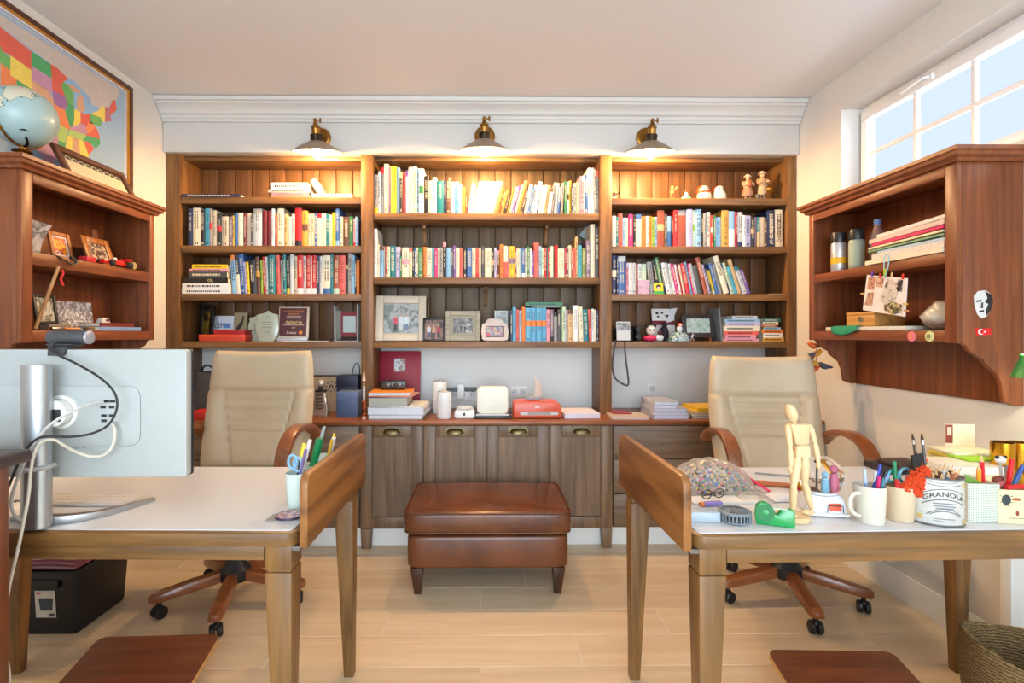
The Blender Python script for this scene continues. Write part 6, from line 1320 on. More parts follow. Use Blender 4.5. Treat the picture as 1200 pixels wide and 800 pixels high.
MB().lathe([(0, .001), (.034, .001), (.037, .01), (.037, .13), (.033, .15), (.018, .185), (.013, .198), (.013, .205)], 26).build('body', M((150, 120, 110), .1, spec=.8, noise=.2), bt); MB().lathe([(.0155, .205), (.0155, .228), (.013, .23), (0, .23)], 20).build('cap', M((110, 140, 206), .4), bt)
# heap of papers
zp = ZR1; ny = 1.895; fy = onR(1008, 312, .0).y-.035; Lp = fy-ny
PAP = [((226, 210, 186), .018, 'cream envelopes at the bottom of the heap in the hutch', 0), ((214, 206, 196), .024, 'thick pale folder second in the heap in the hutch', .012), ((176, 196, 214), .012, 'light blue document sleeve in the hutch paper heap', .02), ((120, 160, 120), .008, 'green folder in the hutch paper heap', .01), ((226, 206, 170), .008, 'cream sheet under the pink folder in the hutch', .0),
       ((206, 40, 96), .012, 'bright pink folder in the hutch paper heap', .0), ((214, 190, 180), .018, 'pale pink sheets above the bright pink folder', .015), ((220, 214, 208), .014, 'white crumpled sheets topping the hutch paper heap', .03)]
for k, (c, h, l, off) in enumerate(PAP):
    le = Lp-.02*(k % 3)-off; amp = .004
    t = MB(); f0 = lambda z_: (lambda u, v: (.19*u-.0, -Lp/2+le*v, z_+.006*(k > 2)*(1-v)*k*.35))
    t.surf(f0(0), 2, 8); t.surf(f0(h), 2, 8)
    for uu in (0, 1): t.surf(lambda a, b_, uu=uu: (.19*uu, -Lp/2+le*a, h*b_+.006*(k > 2)*(1-a)*k*.35), 8, 1)
    for vv in (0, 1): t.surf(lambda a, b_, vv=vv: (.19*a, -Lp/2+le*vv, h*b_+.006*(k > 2)*(1-vv)*k*.35), 2, 1)
    o = t.build('paper_folder', M(c, .6, noise=.1, scale=90), loc=(HRX-.004+off*.5, (ny+fy)/2, zp+.0006)); lab(o, l, 'papers', None); zp += h+.0008+(.006*.35 if k > 2 else 0)
# photo board hanging on a blue string
pb = [PX(1016, 322, HRX-.012), PX(1063, 326, HRX-.012), PX(1060, 371, HRX-.012), PX(1011, 363, HRX-.012)]
cb_ = (pb[0]+pb[1]+pb[2]+pb[3])/4
brd = thing('photo_board', 'white card of small photos hanging by a blue string with clothes pegs', 'photo board', tuple(cb_))
MB().hexa([pb[3]-cb_, pb[2]-cb_, pb[2]-cb_+Vector((.004, 0, 0)), pb[3]-cb_+Vector((.004, 0, 0)), pb[0]-cb_, pb[1]-cb_, pb[1]-cb_+Vector((.004, 0, 0)), pb[0]-cb_+Vector((.004, 0, 0))]).build('card', M((226, 220, 218), .5), brd)
def onb(px, py, off): return PX(px, py, HRX-.012-off)-cb_
def pic(pxs, mat, nm='photo_print', off=.001):
    a = [onb(x, y_, off) for x, y_ in pxs]; n = len(a); vs = a+[p_+Vector((.0006, 0, 0)) for p_ in a]
    MB().add(vs, [tuple(range(n)), tuple(range(2*n-1, n-1, -1))]+[(i, (i+1) % n, n+(i+1) % n, n+i) for i in range(n)]).build(nm, mat, brd)
pic([(1018, 324), (1026, 325), (1024, 340), (1016, 339)], photo('portrait_a', [(60, 40, 44), (206, 150, 120), (70, 60, 80)], 60, 1)); pic([(1028, 325), (1036, 326), (1034, 337), (1026, 336)], photo('portrait_b', [(50, 34, 30), (196, 140, 110), (206, 196, 190)], 60, 2))
pic([(1017, 343), (1024, 342), (1022, 359), (1013, 357)], photo('portrait_c', [(170, 190, 196), (196, 150, 120), (50, 50, 60)], 50, 3)); pic([(1052, 327), (1058, 328), (1057, 342), (1051, 341)], photo('portrait_d', [(206, 206, 206), (50, 46, 50), (60, 50, 50)], 50, 4))
pic([(1040, 325), (1051, 330), (1053, 340), (1049, 352), (1036, 356), (1031, 352), (1036, 338)], photo('couple_photo', [(70, 50, 44), (196, 186, 176), (214, 206, 196), (60, 50, 50)], 40, 5)); pic([(1036, 357), (1046, 353), (1057, 357), (1056, 366), (1045, 369), (1036, 363)], photo('meadow_photo', [(120, 130, 70), (206, 186, 140), (60, 50, 40), (110, 140, 90)], 50, 6), off=.0016)
for (x, y_, c) in ((1022, 321, (110, 60, 170)), (1031.5, 323, (206, 30, 30)), (1058, 324, (206, 30, 30)), (1061, 356, (220, 180, 30)), (1062, 364, (206, 160, 110)), (1045, 322, (206, 170, 120)), (1011, 344, (206, 170, 110))):
    v = onb(x, y_, .003); MB().box(v, (.006, .006 if y_ < 340 else .022, .022 if y_ < 340 else .006), (R(8), 0, 0)).build('clothes_peg', M(c, .5), brd, bevel=.001)
s0 = onb(1036, 324, .002); s1 = onb(1039, 300, .003); MB().tube([s0, onb(1036, 312, .003), onb(1036, 302, .003), onb(1040, 296, .002), onb(1042, 302, .003), onb(1041, 312, .003), onb(1037, 326, .002)], .0022, 6, smooth=2).build('string', M((150, 200, 210), .5), brd); MB().box(onb(1037, 319, .004), (.006, .009, .03)).build('peg_hook', M((176, 200, 70), .5), brd)
# wooden box, papers, cloth, plastic bag
wb = thing('wooden_box', 'small light wooden box with a round metal clasp in the hutch', 'box', (HRX+.075, onR(1003, 381, .01).y-.01, ZR2+.0205), R(8)); LW = wood('light_box', (176, 120, 56), (214, 160, 88), 1, .4, vary=.05)
MB().b(-.06, .1, -.075, .075, 0, .05).build('body', LW, wb, bevel=.002); MB().b(-.061, .101, -.076, .076, .0505, .064).build('lid', LW, wb, bevel=.002); MB().lathe([(.006, 0), (.012, 0), (.012, .003), (.006, .003)], 20, Matrix.Translation((-.061, -.005, .032)) @ Matrix.Rotation(R(-90), 4, 'Y')).build('clasp', M((150, 156, 130), .3, .7), wb)
ynear, yfar = onR(1060, 388).y, onR(966, 388).y
o = MB().b(0, .18, -(yfar-ynear)/2, (yfar-ynear)/2, 0, .018).build('paper_folder', M((206, 200, 186), .6, noise=.1), loc=(HRX+.006, (ynear+yfar)/2, ZR2+.0006), bevel=.002); lab(o, 'pale papers lying under the wooden box in the hutch', 'papers')
gc = MB().surf(lambda u, v: (.1-.112*v if v < .85 else .0048-.012, (u-.5)*.2*(1-.15*v), .004 if v < .85 else .004-.045*(v-.85)/.15*(.5+.5*math.sin(u*2.6))), 12, 24).build('green_cloth', M((30, 140, 104), .7), loc=(HRX+.0, onR(990, 390).y, ZR2+.0205), smooth=80)
gc.modifiers.new('thick', 'SOLIDIFY').thickness = .0015; lab(gc, 'green cloth corner hanging over the lower hutch shelf edge', 'cloth')
ty0, ty1 = 1.895, onR(1062, 385, .01).y; tl = ty1-ty0
def bagf(u, v):
    a = 2*math.pi*u; e = math.sin(math.pi*v)**.5; wr = 1+.06*math.sin(5*a+7*v)+.03*math.sin(23*v+7*a)
    return (.10+.085*math.cos(a)*e*wr, tl*(v-.5), max(.001, (.056+.056*math.sin(a)*e*wr)*(1.12-.5*v**3)))
o = MB().surf(bagf, 36, 30, cu=True).build('plastic_bag', M((196, 190, 176), .22, spec=.7, noise=.2, scale=40), loc=(HRX+.002, (ty0+ty1)/2, ZR2+.001), smooth=50); lab(o, 'crumpled pale plastic bag stuffed in the lower hutch shelf', 'plastic bag')
def badge(label, px, py, rgb, mark):
    p_ = PX(px, py, HRX+.0028); t = thing('badge', label, 'badge', tuple(p_)); MB().lathe([(0, .0), (.018, 0), (.0205, .002), (.0195, .004), (0, .006)], 24, Matrix.Rotation(R(-90), 4, 'Y')).build('disc', M(rgb, .35), t)
    for z in (-.006, .0, .006): MB().b(-.0068, -.0056, -.009+abs(z)*.4, .009-abs(z)*.4, z-.0015, z+.0015).build('printed_line', M(mark, .5), t)
badge('round pink and orange badge on the lower hutch shelf edge', 1069, 394, (226, 120, 140), (226, 160, 40)); badge('round pale green badge on the lower hutch shelf edge', 1090, 394, (206, 206, 150), (80, 96, 60))
# stickers on the near side of the hutch
SY = 1.84-.0006
fc = thing('face_sticker', 'black and white face stencil sticker on the side of the hutch', 'sticker', tuple(PY(1152, 355, SY)))
c0 = PY(1152, 355, SY)
def sps(pts, mat, nm, off):
    a = [PY(x, y_, SY)-c0+Vector((0, -off, 0)) for x, y_ in pts]; MB().prism([(v.x, v.z) for v in a], 'y', -off-.0003, -off).build(nm, mat, fc)
sps([(1141, 347), (1146, 341), (1155, 340), (1162, 345), (1164, 353), (1161, 363), (1156, 371), (1150, 373), (1145, 368), (1142, 358)], M((206, 206, 204), .5), 'face_shape', 0)
sps([(1154, 341), (1162, 345), (1164, 353), (1161, 363), (1156, 370), (1155, 364), (1158, 356), (1154, 354), (1157, 349)], M((36, 30, 30), .5), 'shadow_shape', .0004); sps([(1144, 352), (1150, 351), (1150, 353), (1144, 354)], M((36, 30, 30), .5), 'brow', .0004); sps([(1147, 364), (1153, 363), (1153, 365), (1148, 366)], M((36, 30, 30), .5), 'mouth', .0004); sps([(1150, 354), (1152, 354), (1152, 361), (1149, 361)], M((70, 64, 62), .5), 'nose', .0004)
c0 = PY(1152, 388, SY); fc = thing('flag_sticker', 'pair of small red crescent flag stickers under the face sticker', 'sticker', tuple(c0))
sps([(1143, 384), (1150, 385), (1150, 392), (1144, 393)], M((206, 20, 26), .5), 'flag', 0); sps([(1150.5, 385), (1161, 384), (1162, 392), (1151, 393)], M((206, 20, 26), .5), 'flag', 0)
cr_ = [(1149.5+3.4*math.cos(R(a)), 388.6-3.4*math.sin(R(a))) for a in range(40, 321, 20)]+[(1150.6+2.5*math.cos(R(a)), 388.6-2.5*math.sin(R(a))) for a in range(320, 39, -20)]
sps(cr_, M((236, 232, 230), .5), 'crescent', .0004); sps([(1154+1.4*math.cos(R(90+36*k))*(1 if k % 2 == 0 else .45), 388.6-1.4*math.sin(R(90+36*k))*(1 if k % 2 == 0 else .45)) for k in range(10)], M((236, 232, 230), .5), 'star', .0004)
# birds hanging at the far end
bo_ = thing('bird_garland', 'hanging string of small painted birds at the end of the hutch', 'ornament', tuple(PY(956, 400, 2.74)))
c0 = PY(956, 400, 2.74); MB().tube([(0, 0, .0), (.004, 0, -.06), (.0, 0, -.12), (.006, 0, -.16)], .0015, 6).build('string', M((90, 70, 60), .6), bo_)
for px, py, c1, c2, sx in ((953, 405, (206, 96, 40), (60, 66, 80), 1), (957, 414, (220, 150, 40), (56, 66, 90), -1), (948, 420, (120, 70, 60), (70, 50, 50), -1), (955, 426, (196, 150, 50), (80, 70, 60), 1), (966, 429, (70, 84, 100), (56, 66, 84), 1), (954, 432, (206, 90, 50), (60, 50, 50), -1)):
    v = PY(px, py, 2.735)-c0; b_ = MB().sph(v, (.024, .018, .016), 14, 0, (0, R(20*sx), 0)).sph(v+Vector((-.018*sx, 0, .012)), .012, 12).cyl(v+Vector((-.028*sx, 0, .012)), v+Vector((-.038*sx, 0, .01)), .003, .0005, 6).build('bird', M(c1, .5), bo_)
    MB().hexa([v+Vector(q) for q in ((.0, -.017, -.004), (.03*sx, -.012, -.012), (.03*sx, .012, -.012), (0, .017, -.004), (.0, -.015, .012), (.05*sx, -.006, -.004), (.05*sx, .006, -.004), (0, .015, .012))]).build('wing', M(c2, .5), b_, bevel=.002)
# ================================================================ THINGS ON THE CROWDED DESK
def D(px, py, z=ZD): return PZ(px, py, z+.0004)
def kpm(p): return p.y/FPX          # metres per pixel at that depth
# bag of beads
c = D(838, 574); bgp = thing('bead_bag', 'clear zip bag of colourful beads slumped against the desk side panel', 'bag', (c.x, c.y+.035, ZD+.0008))
m, nt, bs = new_mat('bag_film'); nt.nodes.remove(bs); N = nt.nodes.new; L = nt.links.new
t_ = N('ShaderNodeBsdfTransparent'); d_ = N('ShaderNodeBsdfPrincipled'); d_.inputs['Base Color'].default_value = lin((206, 198, 186)); d_.inputs['Roughness'].default_value = .18
mx = N('ShaderNodeMixShader'); lw = N('ShaderNodeLayerWeight'); lw.inputs['Blend'].default_value = .3; mm = N('ShaderNodeMath'); mm.operation = 'MULTIPLY_ADD'; mm.inputs[1].default_value = .7; mm.inputs[2].default_value = .16
L(lw.outputs['Facing'], mm.inputs[0]); L(mm.outputs[0], mx.inputs[0]); L(t_.outputs[0], mx.inputs[1]); L(d_.outputs[0], mx.inputs[2]); L(mx.outputs[0], nt.nodes['Material Output'].inputs[0]); FILM = m
def bagz(x, y):   # height of the heap
    r = (x/.135)**2+(y/.11)**2; return .085*max(0, 1-r)**.6
MB().surf(lambda u, v: ((u-.5)*.27, (v-.5)*.22, .002+bagz((u-.5)*.27, (v-.5)*.22)*(1+.08*math.sin(40*u+9*v))), 36, 26).surf(lambda u, v: ((u-.5)*.27, (v-.5)*.22, .0), 4, 4).build('film', FILM, bgp, smooth=60)
rb_ = random.Random(11); bead_cols = [(30, 30, 36), (200, 200, 206), (206, 40, 60), (60, 120, 190), (230, 190, 60), (70, 150, 90), (220, 130, 170), (120, 120, 126)]
bm_ = MB()
for k in range(520):
    x = rb_.uniform(-.115, .115); y = rb_.uniform(-.10, .05); zt = bagz(x, y)*.86
    if zt < .008: continue
    z = max(.005, zt*rb_.uniform(.72, .98) if rb_.random() < .8 else zt*rb_.random()); 
    if z > .062: continue
    bm_.sph((x, y, z), rb_.uniform(.0032, .0048), 6, rb_.randrange(8))
bb_ = bm_.build('beads', [M(q, .25) for q in bead_cols], bgp); bb_['kind'] = 'stuff'
MB().tube([(.02, .10, .03), (.06, .085, .055), (.1, .05, .045), (.125, .0, .028), (.145, -.05, .012), (.15, -.075, .008)], .0035, 6, smooth=2, flat=1.8).build('zip_edge', M((222, 40, 96), .4), bgp)
# papers, glasses and small odds under the bag
p = D(850, 588); o = MB().prism(rrect(.22, .06, .004, 2), 'z', 0, .006).build('paper_pad', M((226, 222, 216), .7), loc=(p.x+.005, c.y-.105, ZD+.0006), rot=(0, 0, R(3))); lab(o, 'white paper pad lying in front of the bead bag', 'paper')
g0 = (p.x-.035, c.y-.105, ZD+.0072); gs = thing('eyeglasses', 'black-rimmed eyeglasses folded on the white paper pad', 'glasses', g0, R(15))
for sx in (-1, 1): MB().tube([(sx*.022+.017*math.cos(a*.524), -.004, .016+.013*math.sin(a*.524)) for a in range(13)], .0016, 6).build('rim', BLACKP, gs)
MB().tube([(-.006, -.004, .02), (0, -.007, .022), (.006, -.004, .02)], .0016, 6).build('bridge', BLACKP, gs)
for sx in (-1, 1): MB().tube([(sx*.04, -.004, .02), (sx*.042, .004, .018), (-sx*.02, .012+.004*sx, .004)], .0015, 6, smooth=1).build('temple', BLACKP, gs)
q1 = D(838, 597); lt = thing('lighter', 'small violet plastic lighter with an orange end beside the fan', 'lighter', (q1.x, q1.y+.03, ZD+.0006), R(8))
MB().prism(rrect(.055, .012, .004, 3, .008, .0065), 'y', -.007, .007).build('body', M((150, 130, 206), .2), lt, bevel=.002); MB().b(-.034, -.02, -.006, .006, .001, .012).build('cap', M((226, 130, 70), .3), lt, bevel=.002)
bx2 = D(870, 590); o = MB().surf(lambda u, v: ((u-.5)*.11, (v-.5)*.07, .002+.02*math.sin(math.pi*u)*math.sin(math.pi*v)*(1+.3*math.sin(14*u+6*v))), 18, 14).build('plastic_wrap', FILM, loc=(bx2.x+.05, bx2.y+.04, ZD+.0006), smooth=30); lab(o, 'crumpled clear plastic wrap lying beside the paper pad', 'plastic wrap')
# handheld fan lying down
p = D(846, 613); fn = thing('handheld_fan', 'grey-blue handheld fan lying flat beside the desk side panel', 'fan', (p.x, p.y+.022, ZD+.0006), R(-4)); FG = M((168, 184, 196), .4)
MB().prism(rrect(.085, .04, .006, 3, -.042, 0), 'z', 0, .026).build('handle', FG, fn, bevel=.003)
cx = .042; DG = M((120, 130, 138), .45)
MB().lathe([(.038, 0), (.042, .003), (.042, .006), (.036, .006)], 36, Matrix.Translation((cx, 0, 0))).build('ring', DG, fn); MB().lathe([(.036, .022), (.042, .023), (.042, .028), (.036, .03), (.034, .028)], 36, Matrix.Translation((cx, 0, 0))).build('ring', DG, fn)
rib = MB().b(.0395, .0418, -.0014, .0014, .006, .023).mesh('side_slat', DG); rad = MB().b(.010, .037, -.0011, .0011, .0265, .0285).mesh('grille_spoke', DG)
for k in range(28): q = place(None, 'side_slat', rib, fn); q.location = (cx, 0, 0); q.rotation_euler = (0, 0, 2*math.pi*k/28)
for k in range(24): q = place(None, 'grille_spoke', rad, fn); q.location = (cx, 0, 0); q.rotation_euler = (0, 0, 2*math.pi*k/24)
MB().lathe([(0, .008), (.034, .008), (.034, .010), (.011, .014), (.011, .028), (.009, .030), (0, .030)], 28, Matrix.Translation((cx, 0, 0))).build('hub', M((96, 104, 110), .5), fn)
# tape dispenser
p = D(908, 616); td = thing('tape_dispenser', 'translucent green tape dispenser at the front edge of the desk', 'tape dispenser', (p.x+.002, p.y+.006, ZD+.0006), R(-22)); GR = M((20, 150, 74), .18, spec=.7)
pf = [(-.042, 0), (.044, 0), (.046, .006), (.046, .042), (.034, .046), (.014, .042), (.008, .03), (-.002, .03), (-.008, .048), (-.02, .058), (-.034, .056), (-.044, .044), (-.046, .02)]
MB().prism(pf, 'y', -.011, .011).build('shell', GR, td, bevel=.003); MB().lathe([(.008, -.0122), (.022, -.0122), (.022, .0122), (.008, .0122)], 24, Matrix.Translation((-.022, 0, .032)) @ Matrix.Rotation(R(90), 4, 'X')).build('tape_roll', M((30, 120, 70), .3), td)
MB().b(-.006, .03, -.009, .009, .044, .0452).build('tape_strip', M((206, 226, 214), .2), td)
# mannequin
p = D(933, 610); mn = thing('artist_mannequin', 'jointed wooden artist mannequin striding on a small round base', 'mannequin', (p.x, p.y, ZD+.0006)); WM = wood('mannequin_wood', (206, 176, 128), (230, 206, 162), 2, .4, 22, rings=.2, vary=.06)
Ym = p.y; kx = Ym/FPX
def mp_(px, py, dy=0): v = PY(px, py, Ym+dy); return Vector((v.x-p.x, dy, v.z-ZD-.0006))
MB().lathe([(0, 0), (.040, 0), (.042, .003), (.042, .011), (.039, .014), (0, .014)], 36, Matrix.Translation((-.002, .012, 0))).build('base', WM, mn)
MB().sph(mp_(927, 484), (.0155, .017, .026), 18, 0, (0, R(-18), 0)).build('head', WM, mn); MB().cyl(mp_(931, 494), mp_(932, 503), .006).build('neck', WM, mn)
def slab(a, b_, wa, wb_, da, db): return MB().hexa([b_+Vector((-wb_, -db, 0)), b_+Vector((wb_, -db, 0)), b_+Vector((wb_, db, 0)), b_+Vector((-wb_, db, 0)), a+Vector((-wa, -da, 0)), a+Vector((wa, -da, 0)), a+Vector((wa, da, 0)), a+Vector((-wa, da, 0))])
slab(mp_(935, 496), mp_(938, 521), .027, .017, .014, .012).build('chest', WM, mn, bevel=.006, seg=3); MB().sph(mp_(938, 521), .009, 12).build('waist_ball', WM, mn); slab(mp_(939, 521), mp_(939, 536), .018, .020, .012, .012).build('pelvis', WM, mn, bevel=.005, seg=3)
def limb(nm, pts, rs):
    for (a, b_), (r0, r1) in zip(zip(pts, pts[1:]), rs): MB().tube([a, a*.8+b_*.2, a*.3+b_*.7, b_], [r0*.8, r0, (r0+r1)/2, r1*.8], 12, smooth=0).build(nm, WM, mn); MB().sph(a, r0*.85, 10).build('joint_ball', WM, mn)
limb('arm', [mp_(923, 500, -.003), mp_(926, 527, -.006), mp_(927, 546, -.012)], [(.0085, .007), (.0075, .006)]); MB().sph(mp_(926, 550, -.014), (.006, .007, .011), 12).build('hand', WM, mn)
limb('arm', [mp_(949, 500, .003), mp_(955, 519, .003), mp_(959, 541, -.006)], [(.0085, .007), (.0075, .006)]); MB().sph(mp_(959, 545, -.007), (.006, .007, .011), 12).build('hand', WM, mn)
limb('leg', [mp_(934, 538), mp_(930, 570, -.012), mp_(929, 598, .0)], [(.0125, .009), (.0095, .007)]); MB().sph(mp_(929, 603, -.006), (.009, .02, .007), 12).build('foot', WM, mn)
limb('leg', [mp_(943, 538), mp_(943, 566, .006), mp_(951, 596, .016)], [(.0125, .009), (.0095, .007)]); MB().sph(mp_(947, 600, .008), (.018, .011, .007), 12).build('foot', WM, mn)
# wooden paddle, cloth, pencil
p = D(915, 572); o = MB().prism([(-.075, .03), (-.06, .045), (-.02, .04), (.04, .01), (.07, -.02), (.06, -.035), (.02, -.02), (-.05, .0)], 'z', 0, .009).build('wooden_paddle', wood('paddle_wood', (176, 96, 46), (206, 130, 72), 0, .4), loc=(p.x, p.y+.02, ZD+.0006), bevel=.003); lab(o, 'flat orange-brown wooden paddle lying behind the mannequin', 'paddle')
p = D(925, 588); o = MB().surf(lambda u, v: ((u-.5)*.09, (v-.5)*.07, .002+.016*math.sin(math.pi*u)**.6*math.sin(math.pi*v)**.6), 18, 14).build('white_cloth', M((226, 226, 230), .8), loc=(p.x, p.y+.03, ZD+.0006)); lab(o, 'folded white cloth on the desk behind the mannequin', 'cloth')
p = D(936, 577); o = MB().prism(rrect(.022, .012, .003, 3), 'z', 0, .012).build('red_eraser', M((206, 30, 36), .4), loc=(p.x+.012, p.y+.025, ZD+.0006), bevel=.002); lab(o, 'small red eraser beside the white cloth', 'eraser')
p = D(905, 557); o = MB().cyl((-.05, .02, .0035), (.05, -.02, .0035), .0032, n=6).build('pencil', M((150, 150, 152), .4), loc=(p.x, p.y, ZD+.0008)); lab(o, 'thin grey pencil lying on the desk before the chair', 'pencil')
# snow globe
p = D(979, 610); gl2 = thing('snow_globe', 'glass snow globe with a lamp post scene on a white base', 'snow globe', (p.x+.002, p.y+.062, ZD+.0006), R(-8))
MB().hexa([(-.058, -.034, .006), (.058, -.034, .006), (.058, .034, .006), (-.058, .034, .006), (-.046, -.028, .055), (.046, -.028, .055), (.046, .028, .055), (-.046, .028, .055)]).build('base', M((224, 228, 234), .25), gl2, bevel=.012, seg=3)
MB().prism(rrect(.128, .082, .02, 4), 'z', .003, .009).build('foot_plate', PLASTW, gl2, bevel=.002)
for sx in (-1, 1):
    for sy in (-1, 1): MB().lathe([(0, 0), (.005, 0), (.005, .004), (0, .004)], 10, Matrix.Translation((sx*.05, sy*.03, 0))).build('foot', PLASTW, gl2)
MB().hexa([(.006, -.0352, .016), (.036, -.0352, .016), (.036, -.0344, .016), (.006, -.0344, .016), (.006, -.0325, .036), (.036, -.0325, .036), (.036, -.0317, .036), (.006, -.0317, .036)]).build('red_print', M((214, 90, 60), .4), gl2); MB().tube([(0, -.036, .012), (.002, -.034, .03), (.04, -.034, .03), (.04, -.036, .012)], .0012, 6).build('bench_print', M((60, 50, 56), .4), gl2)
CZ = .102
m, nt, bs = new_mat('clear_glass'); bs.inputs['Base Color'].default_value = (1, 1, 1, 1); bs.inputs['Roughness'].default_value = 0.0; bs.inputs['Transmission Weight'].default_value = 1.0; bs.inputs['IOR'].default_value = 1.33; CLG = m
MB().sph((0, 0, CZ), .056, 40).build('glass_ball', CLG, gl2)
MB().lathe([(0, .055), (.035, .056), (.04, .06), (.036, .066), (0, .068)], 24).build('snow_floor', M((236, 236, 240), .7), gl2)
MB().tube([(-.008, 0, .066), (-.008, 0, .13)], .002, 8).sph((-.008, 0, .135), (.008, .004, .004), 10).build('lamp_post', M((40, 40, 44), .4), gl2); MB().sph((-.008, 0, .142), (.008, .004, .003), 10).build('lamp_light', M((232, 206, 60), .4), gl2)
def tiny(x, top, legs, h):
    MB().lathe([(.007, .066), (.008, .066+h*.5), (.005, .066+h*.72)], 10, Matrix.Translation((x, 0, 0))).sph((x, 0, .066+h*.86), h*.14, 10).build('figure', M(top, .5), gl2)
tiny(.008, (120, 176, 206), 0, .045); tiny(.024, (206, 110, 140), 0, .058)
o = MB().tube([(.0, .034*math.cos(a*.4), .034+.034*math.sin(a*.4)) for a in range(17)], .003, 8, flat=2).build('gold_hoop', M((196, 140, 40), .3, .9), loc=(D(1011, 612).x, D(1011, 590).y+.08, ZD+.0075), rot=(0, 0, R(25))); lab(o, 'gold ring standing on edge behind the handle of the mug', 'ring')

def pen(label, base, top, r, col_, kind='pen', tip=None, cap=None):
    base, top = Vector(base), Vector(top); t = thing(kind, label, 'pencil' if kind == 'pencil' else ('brush' if kind == 'paint_brush' else kind), tuple(base)); d = top-base; L_ = d.length; u = d/L_
    if kind == 'pencil':
        MB().cyl((0, 0, 0), u*(L_-.018), r, n=6).build('shaft', M(col_, .45), t); MB().cyl(u*(L_-.018), u*(L_-.004), r, r*.25, 6).build('sharpened_wood', M((214, 176, 124), .6), t); MB().cyl(u*(L_-.0045), u*L_, r*.27, .0002, 6).build('lead', M(tip or (40, 36, 36), .5), t)
    elif kind == 'paint_brush':
        MB().tube([Vector((0, 0, 0)), u*(L_*.5), u*(L_*.72), u*(L_-.028)], [r*.5, r, r*.85, r*.7], 8).build('handle', M(col_, .4), t); MB().cyl(u*(L_-.028), u*(L_-.016), r*.8, n=8).build('ferrule', CHROME, t); MB().cyl(u*(L_-.016), u*L_, r*.85, r*.35, 8).build('bristles', M(tip or (70, 46, 34), .8), t)
    else:
        MB().cyl((0, 0, 0), u*(L_*.72), r, n=12).build('barrel', M(col_, .3), t); MB().cyl(u*(L_*.72), u*L_, r*1.12, r*.95, 12).build('cap', M(cap or col_, .3), t)
    return t
def mug(label, p, r, h, rgb, handle=None, taper=1.0, name='mug'):
    t = thing(name, label, 'mug', (p.x, p.y, ZD+.0006)); rr = lambda f: r*(taper+(1-taper)*f)
    MB().lathe([(0, 0), (rr(0)*.94, 0), (rr(0), .004), (r*.99, h-.003), (r*.985, h), (r*.94, h), (rr(0)*.93, .008), (0, .007)], 36).build('cup', M(rgb, .22, noise=.01), t)
    if handle: 
        a = R(handle); d = Vector((math.cos(a), math.sin(a), 0)); MB().tube([d*(r*.97)+Vector((0, 0, h*.80)), d*(r+.022)+Vector((0, 0, h*.82)), d*(r+.036)+Vector((0, 0, h*.6)), d*(r+.026)+Vector((0, 0, h*.32)), d*(r*.97)+Vector((0, 0, h*.2))], .0052, 10, smooth=2).build('handle', M(rgb, .22, noise=.01), t)
    return t
def stick_in(p, r, px, py, dy, z0=.012):
    """point of the tip over the rim, foot inside the cup on the opposite side"""
    top = PY(px, py, p.y+dy); off = Vector((top.x-p.x, dy, 0)); base = off*.42
    if base.length > r*.55: base = base.normalized()*r*.55
    zr = .098/(top.z-ZD); rim = base*(1-zr)+off*zr
    lim = r*.80
    if rim.length > lim:
        base = -off.normalized()*r*.45; rim = base*(1-zr)+off*zr
        if rim.length > lim: off = (rim.normalized()*lim-base*(1-zr))/zr; top = Vector((p.x+off.x, p.y+off.y, top.z))
    return Vector((p.x, p.y, ZD+z0))+base, top
p1 = D(1031, 617); p1 = Vector((p1.x, p1.y+.034, 0)); r1 = .0375; mug('cream mug with a side handle holding ballpoint pens', p1, r1, .098, (210, 206, 192), 196, .86)
for lb_, px, py, dy, col_, cp_ in (('light blue ballpoint in the cream handled mug', 1013, 549, .0, (130, 156, 196), (170, 190, 214)), ('silver pen in the cream handled mug', 1026, 552, .01, (190, 194, 200), (206, 206, 210)), ('royal blue pen in the cream handled mug', 1032, 544, .012, (40, 70, 170), (44, 60, 160)), ('pink pen in the cream handled mug', 1031, 558, -.012, (222, 30, 100), (230, 40, 110)), ('navy gel pen in the cream handled mug', 1041, 552, .016, (40, 50, 90), (30, 36, 60)),
                                ('pale blue marker in the cream handled mug', 1045, 556, -.01, (96, 130, 176), (110, 144, 190)), ('black thin pen in the cream handled mug', 1051, 550, .004, (30, 30, 34), (40, 40, 44)), ('teal pen in the cream handled mug', 1036, 560, -.02, (60, 110, 130), (70, 120, 140))):
    b0, t0 = stick_in(p1, r1, px, py, dy); pen(lb_, b0, t0, .0042, col_, 'pen', cap=cp_)
p2 = D(1067, 614); p2 = Vector((p2.x, p2.y+.036, 0)); r2 = .0355; mug('beige cup holding scissors and an orange flower', p2, r2, .09, (206, 186, 154), None, .9, 'cup')
sc_ = thing('scissors', 'scissors with teal and green handles standing in the beige cup', 'scissors', tuple(stick_in(p2, r2, 1055, 560, .01)[0])); o0 = Vector(sc_.location)
tp = PY(1056, 572, p2.y+.01)-o0; MB().hexa([(-.002, -.001, 0), (.002, -.001, 0), (.002, .001, 0), (-.002, .001, 0), tp+Vector((-.007, -.001, 0)), tp+Vector((.007, -.001, 0)), tp+Vector((.007, .001, 0)), tp+Vector((-.007, .001, 0))]).build('blade', CHROME, sc_)
for px, py, c_, rr in ((1046, 558, (60, 150, 170), .014), (1061, 557, (90, 150, 170), .017)):
    q = PY(px, py, p2.y+.01)-o0; MB().tube([q+Vector((rr*math.cos(a*.42), 0, rr*1.1*math.sin(a*.42))) for a in range(16)], .004, 8).build('finger_loop', M(c_, .35), sc_); MB().tube([tp, q+Vector((0, 0, -rr*1.05))], .0042, 8).build('shank', M((30, 120, 80), .4), sc_)
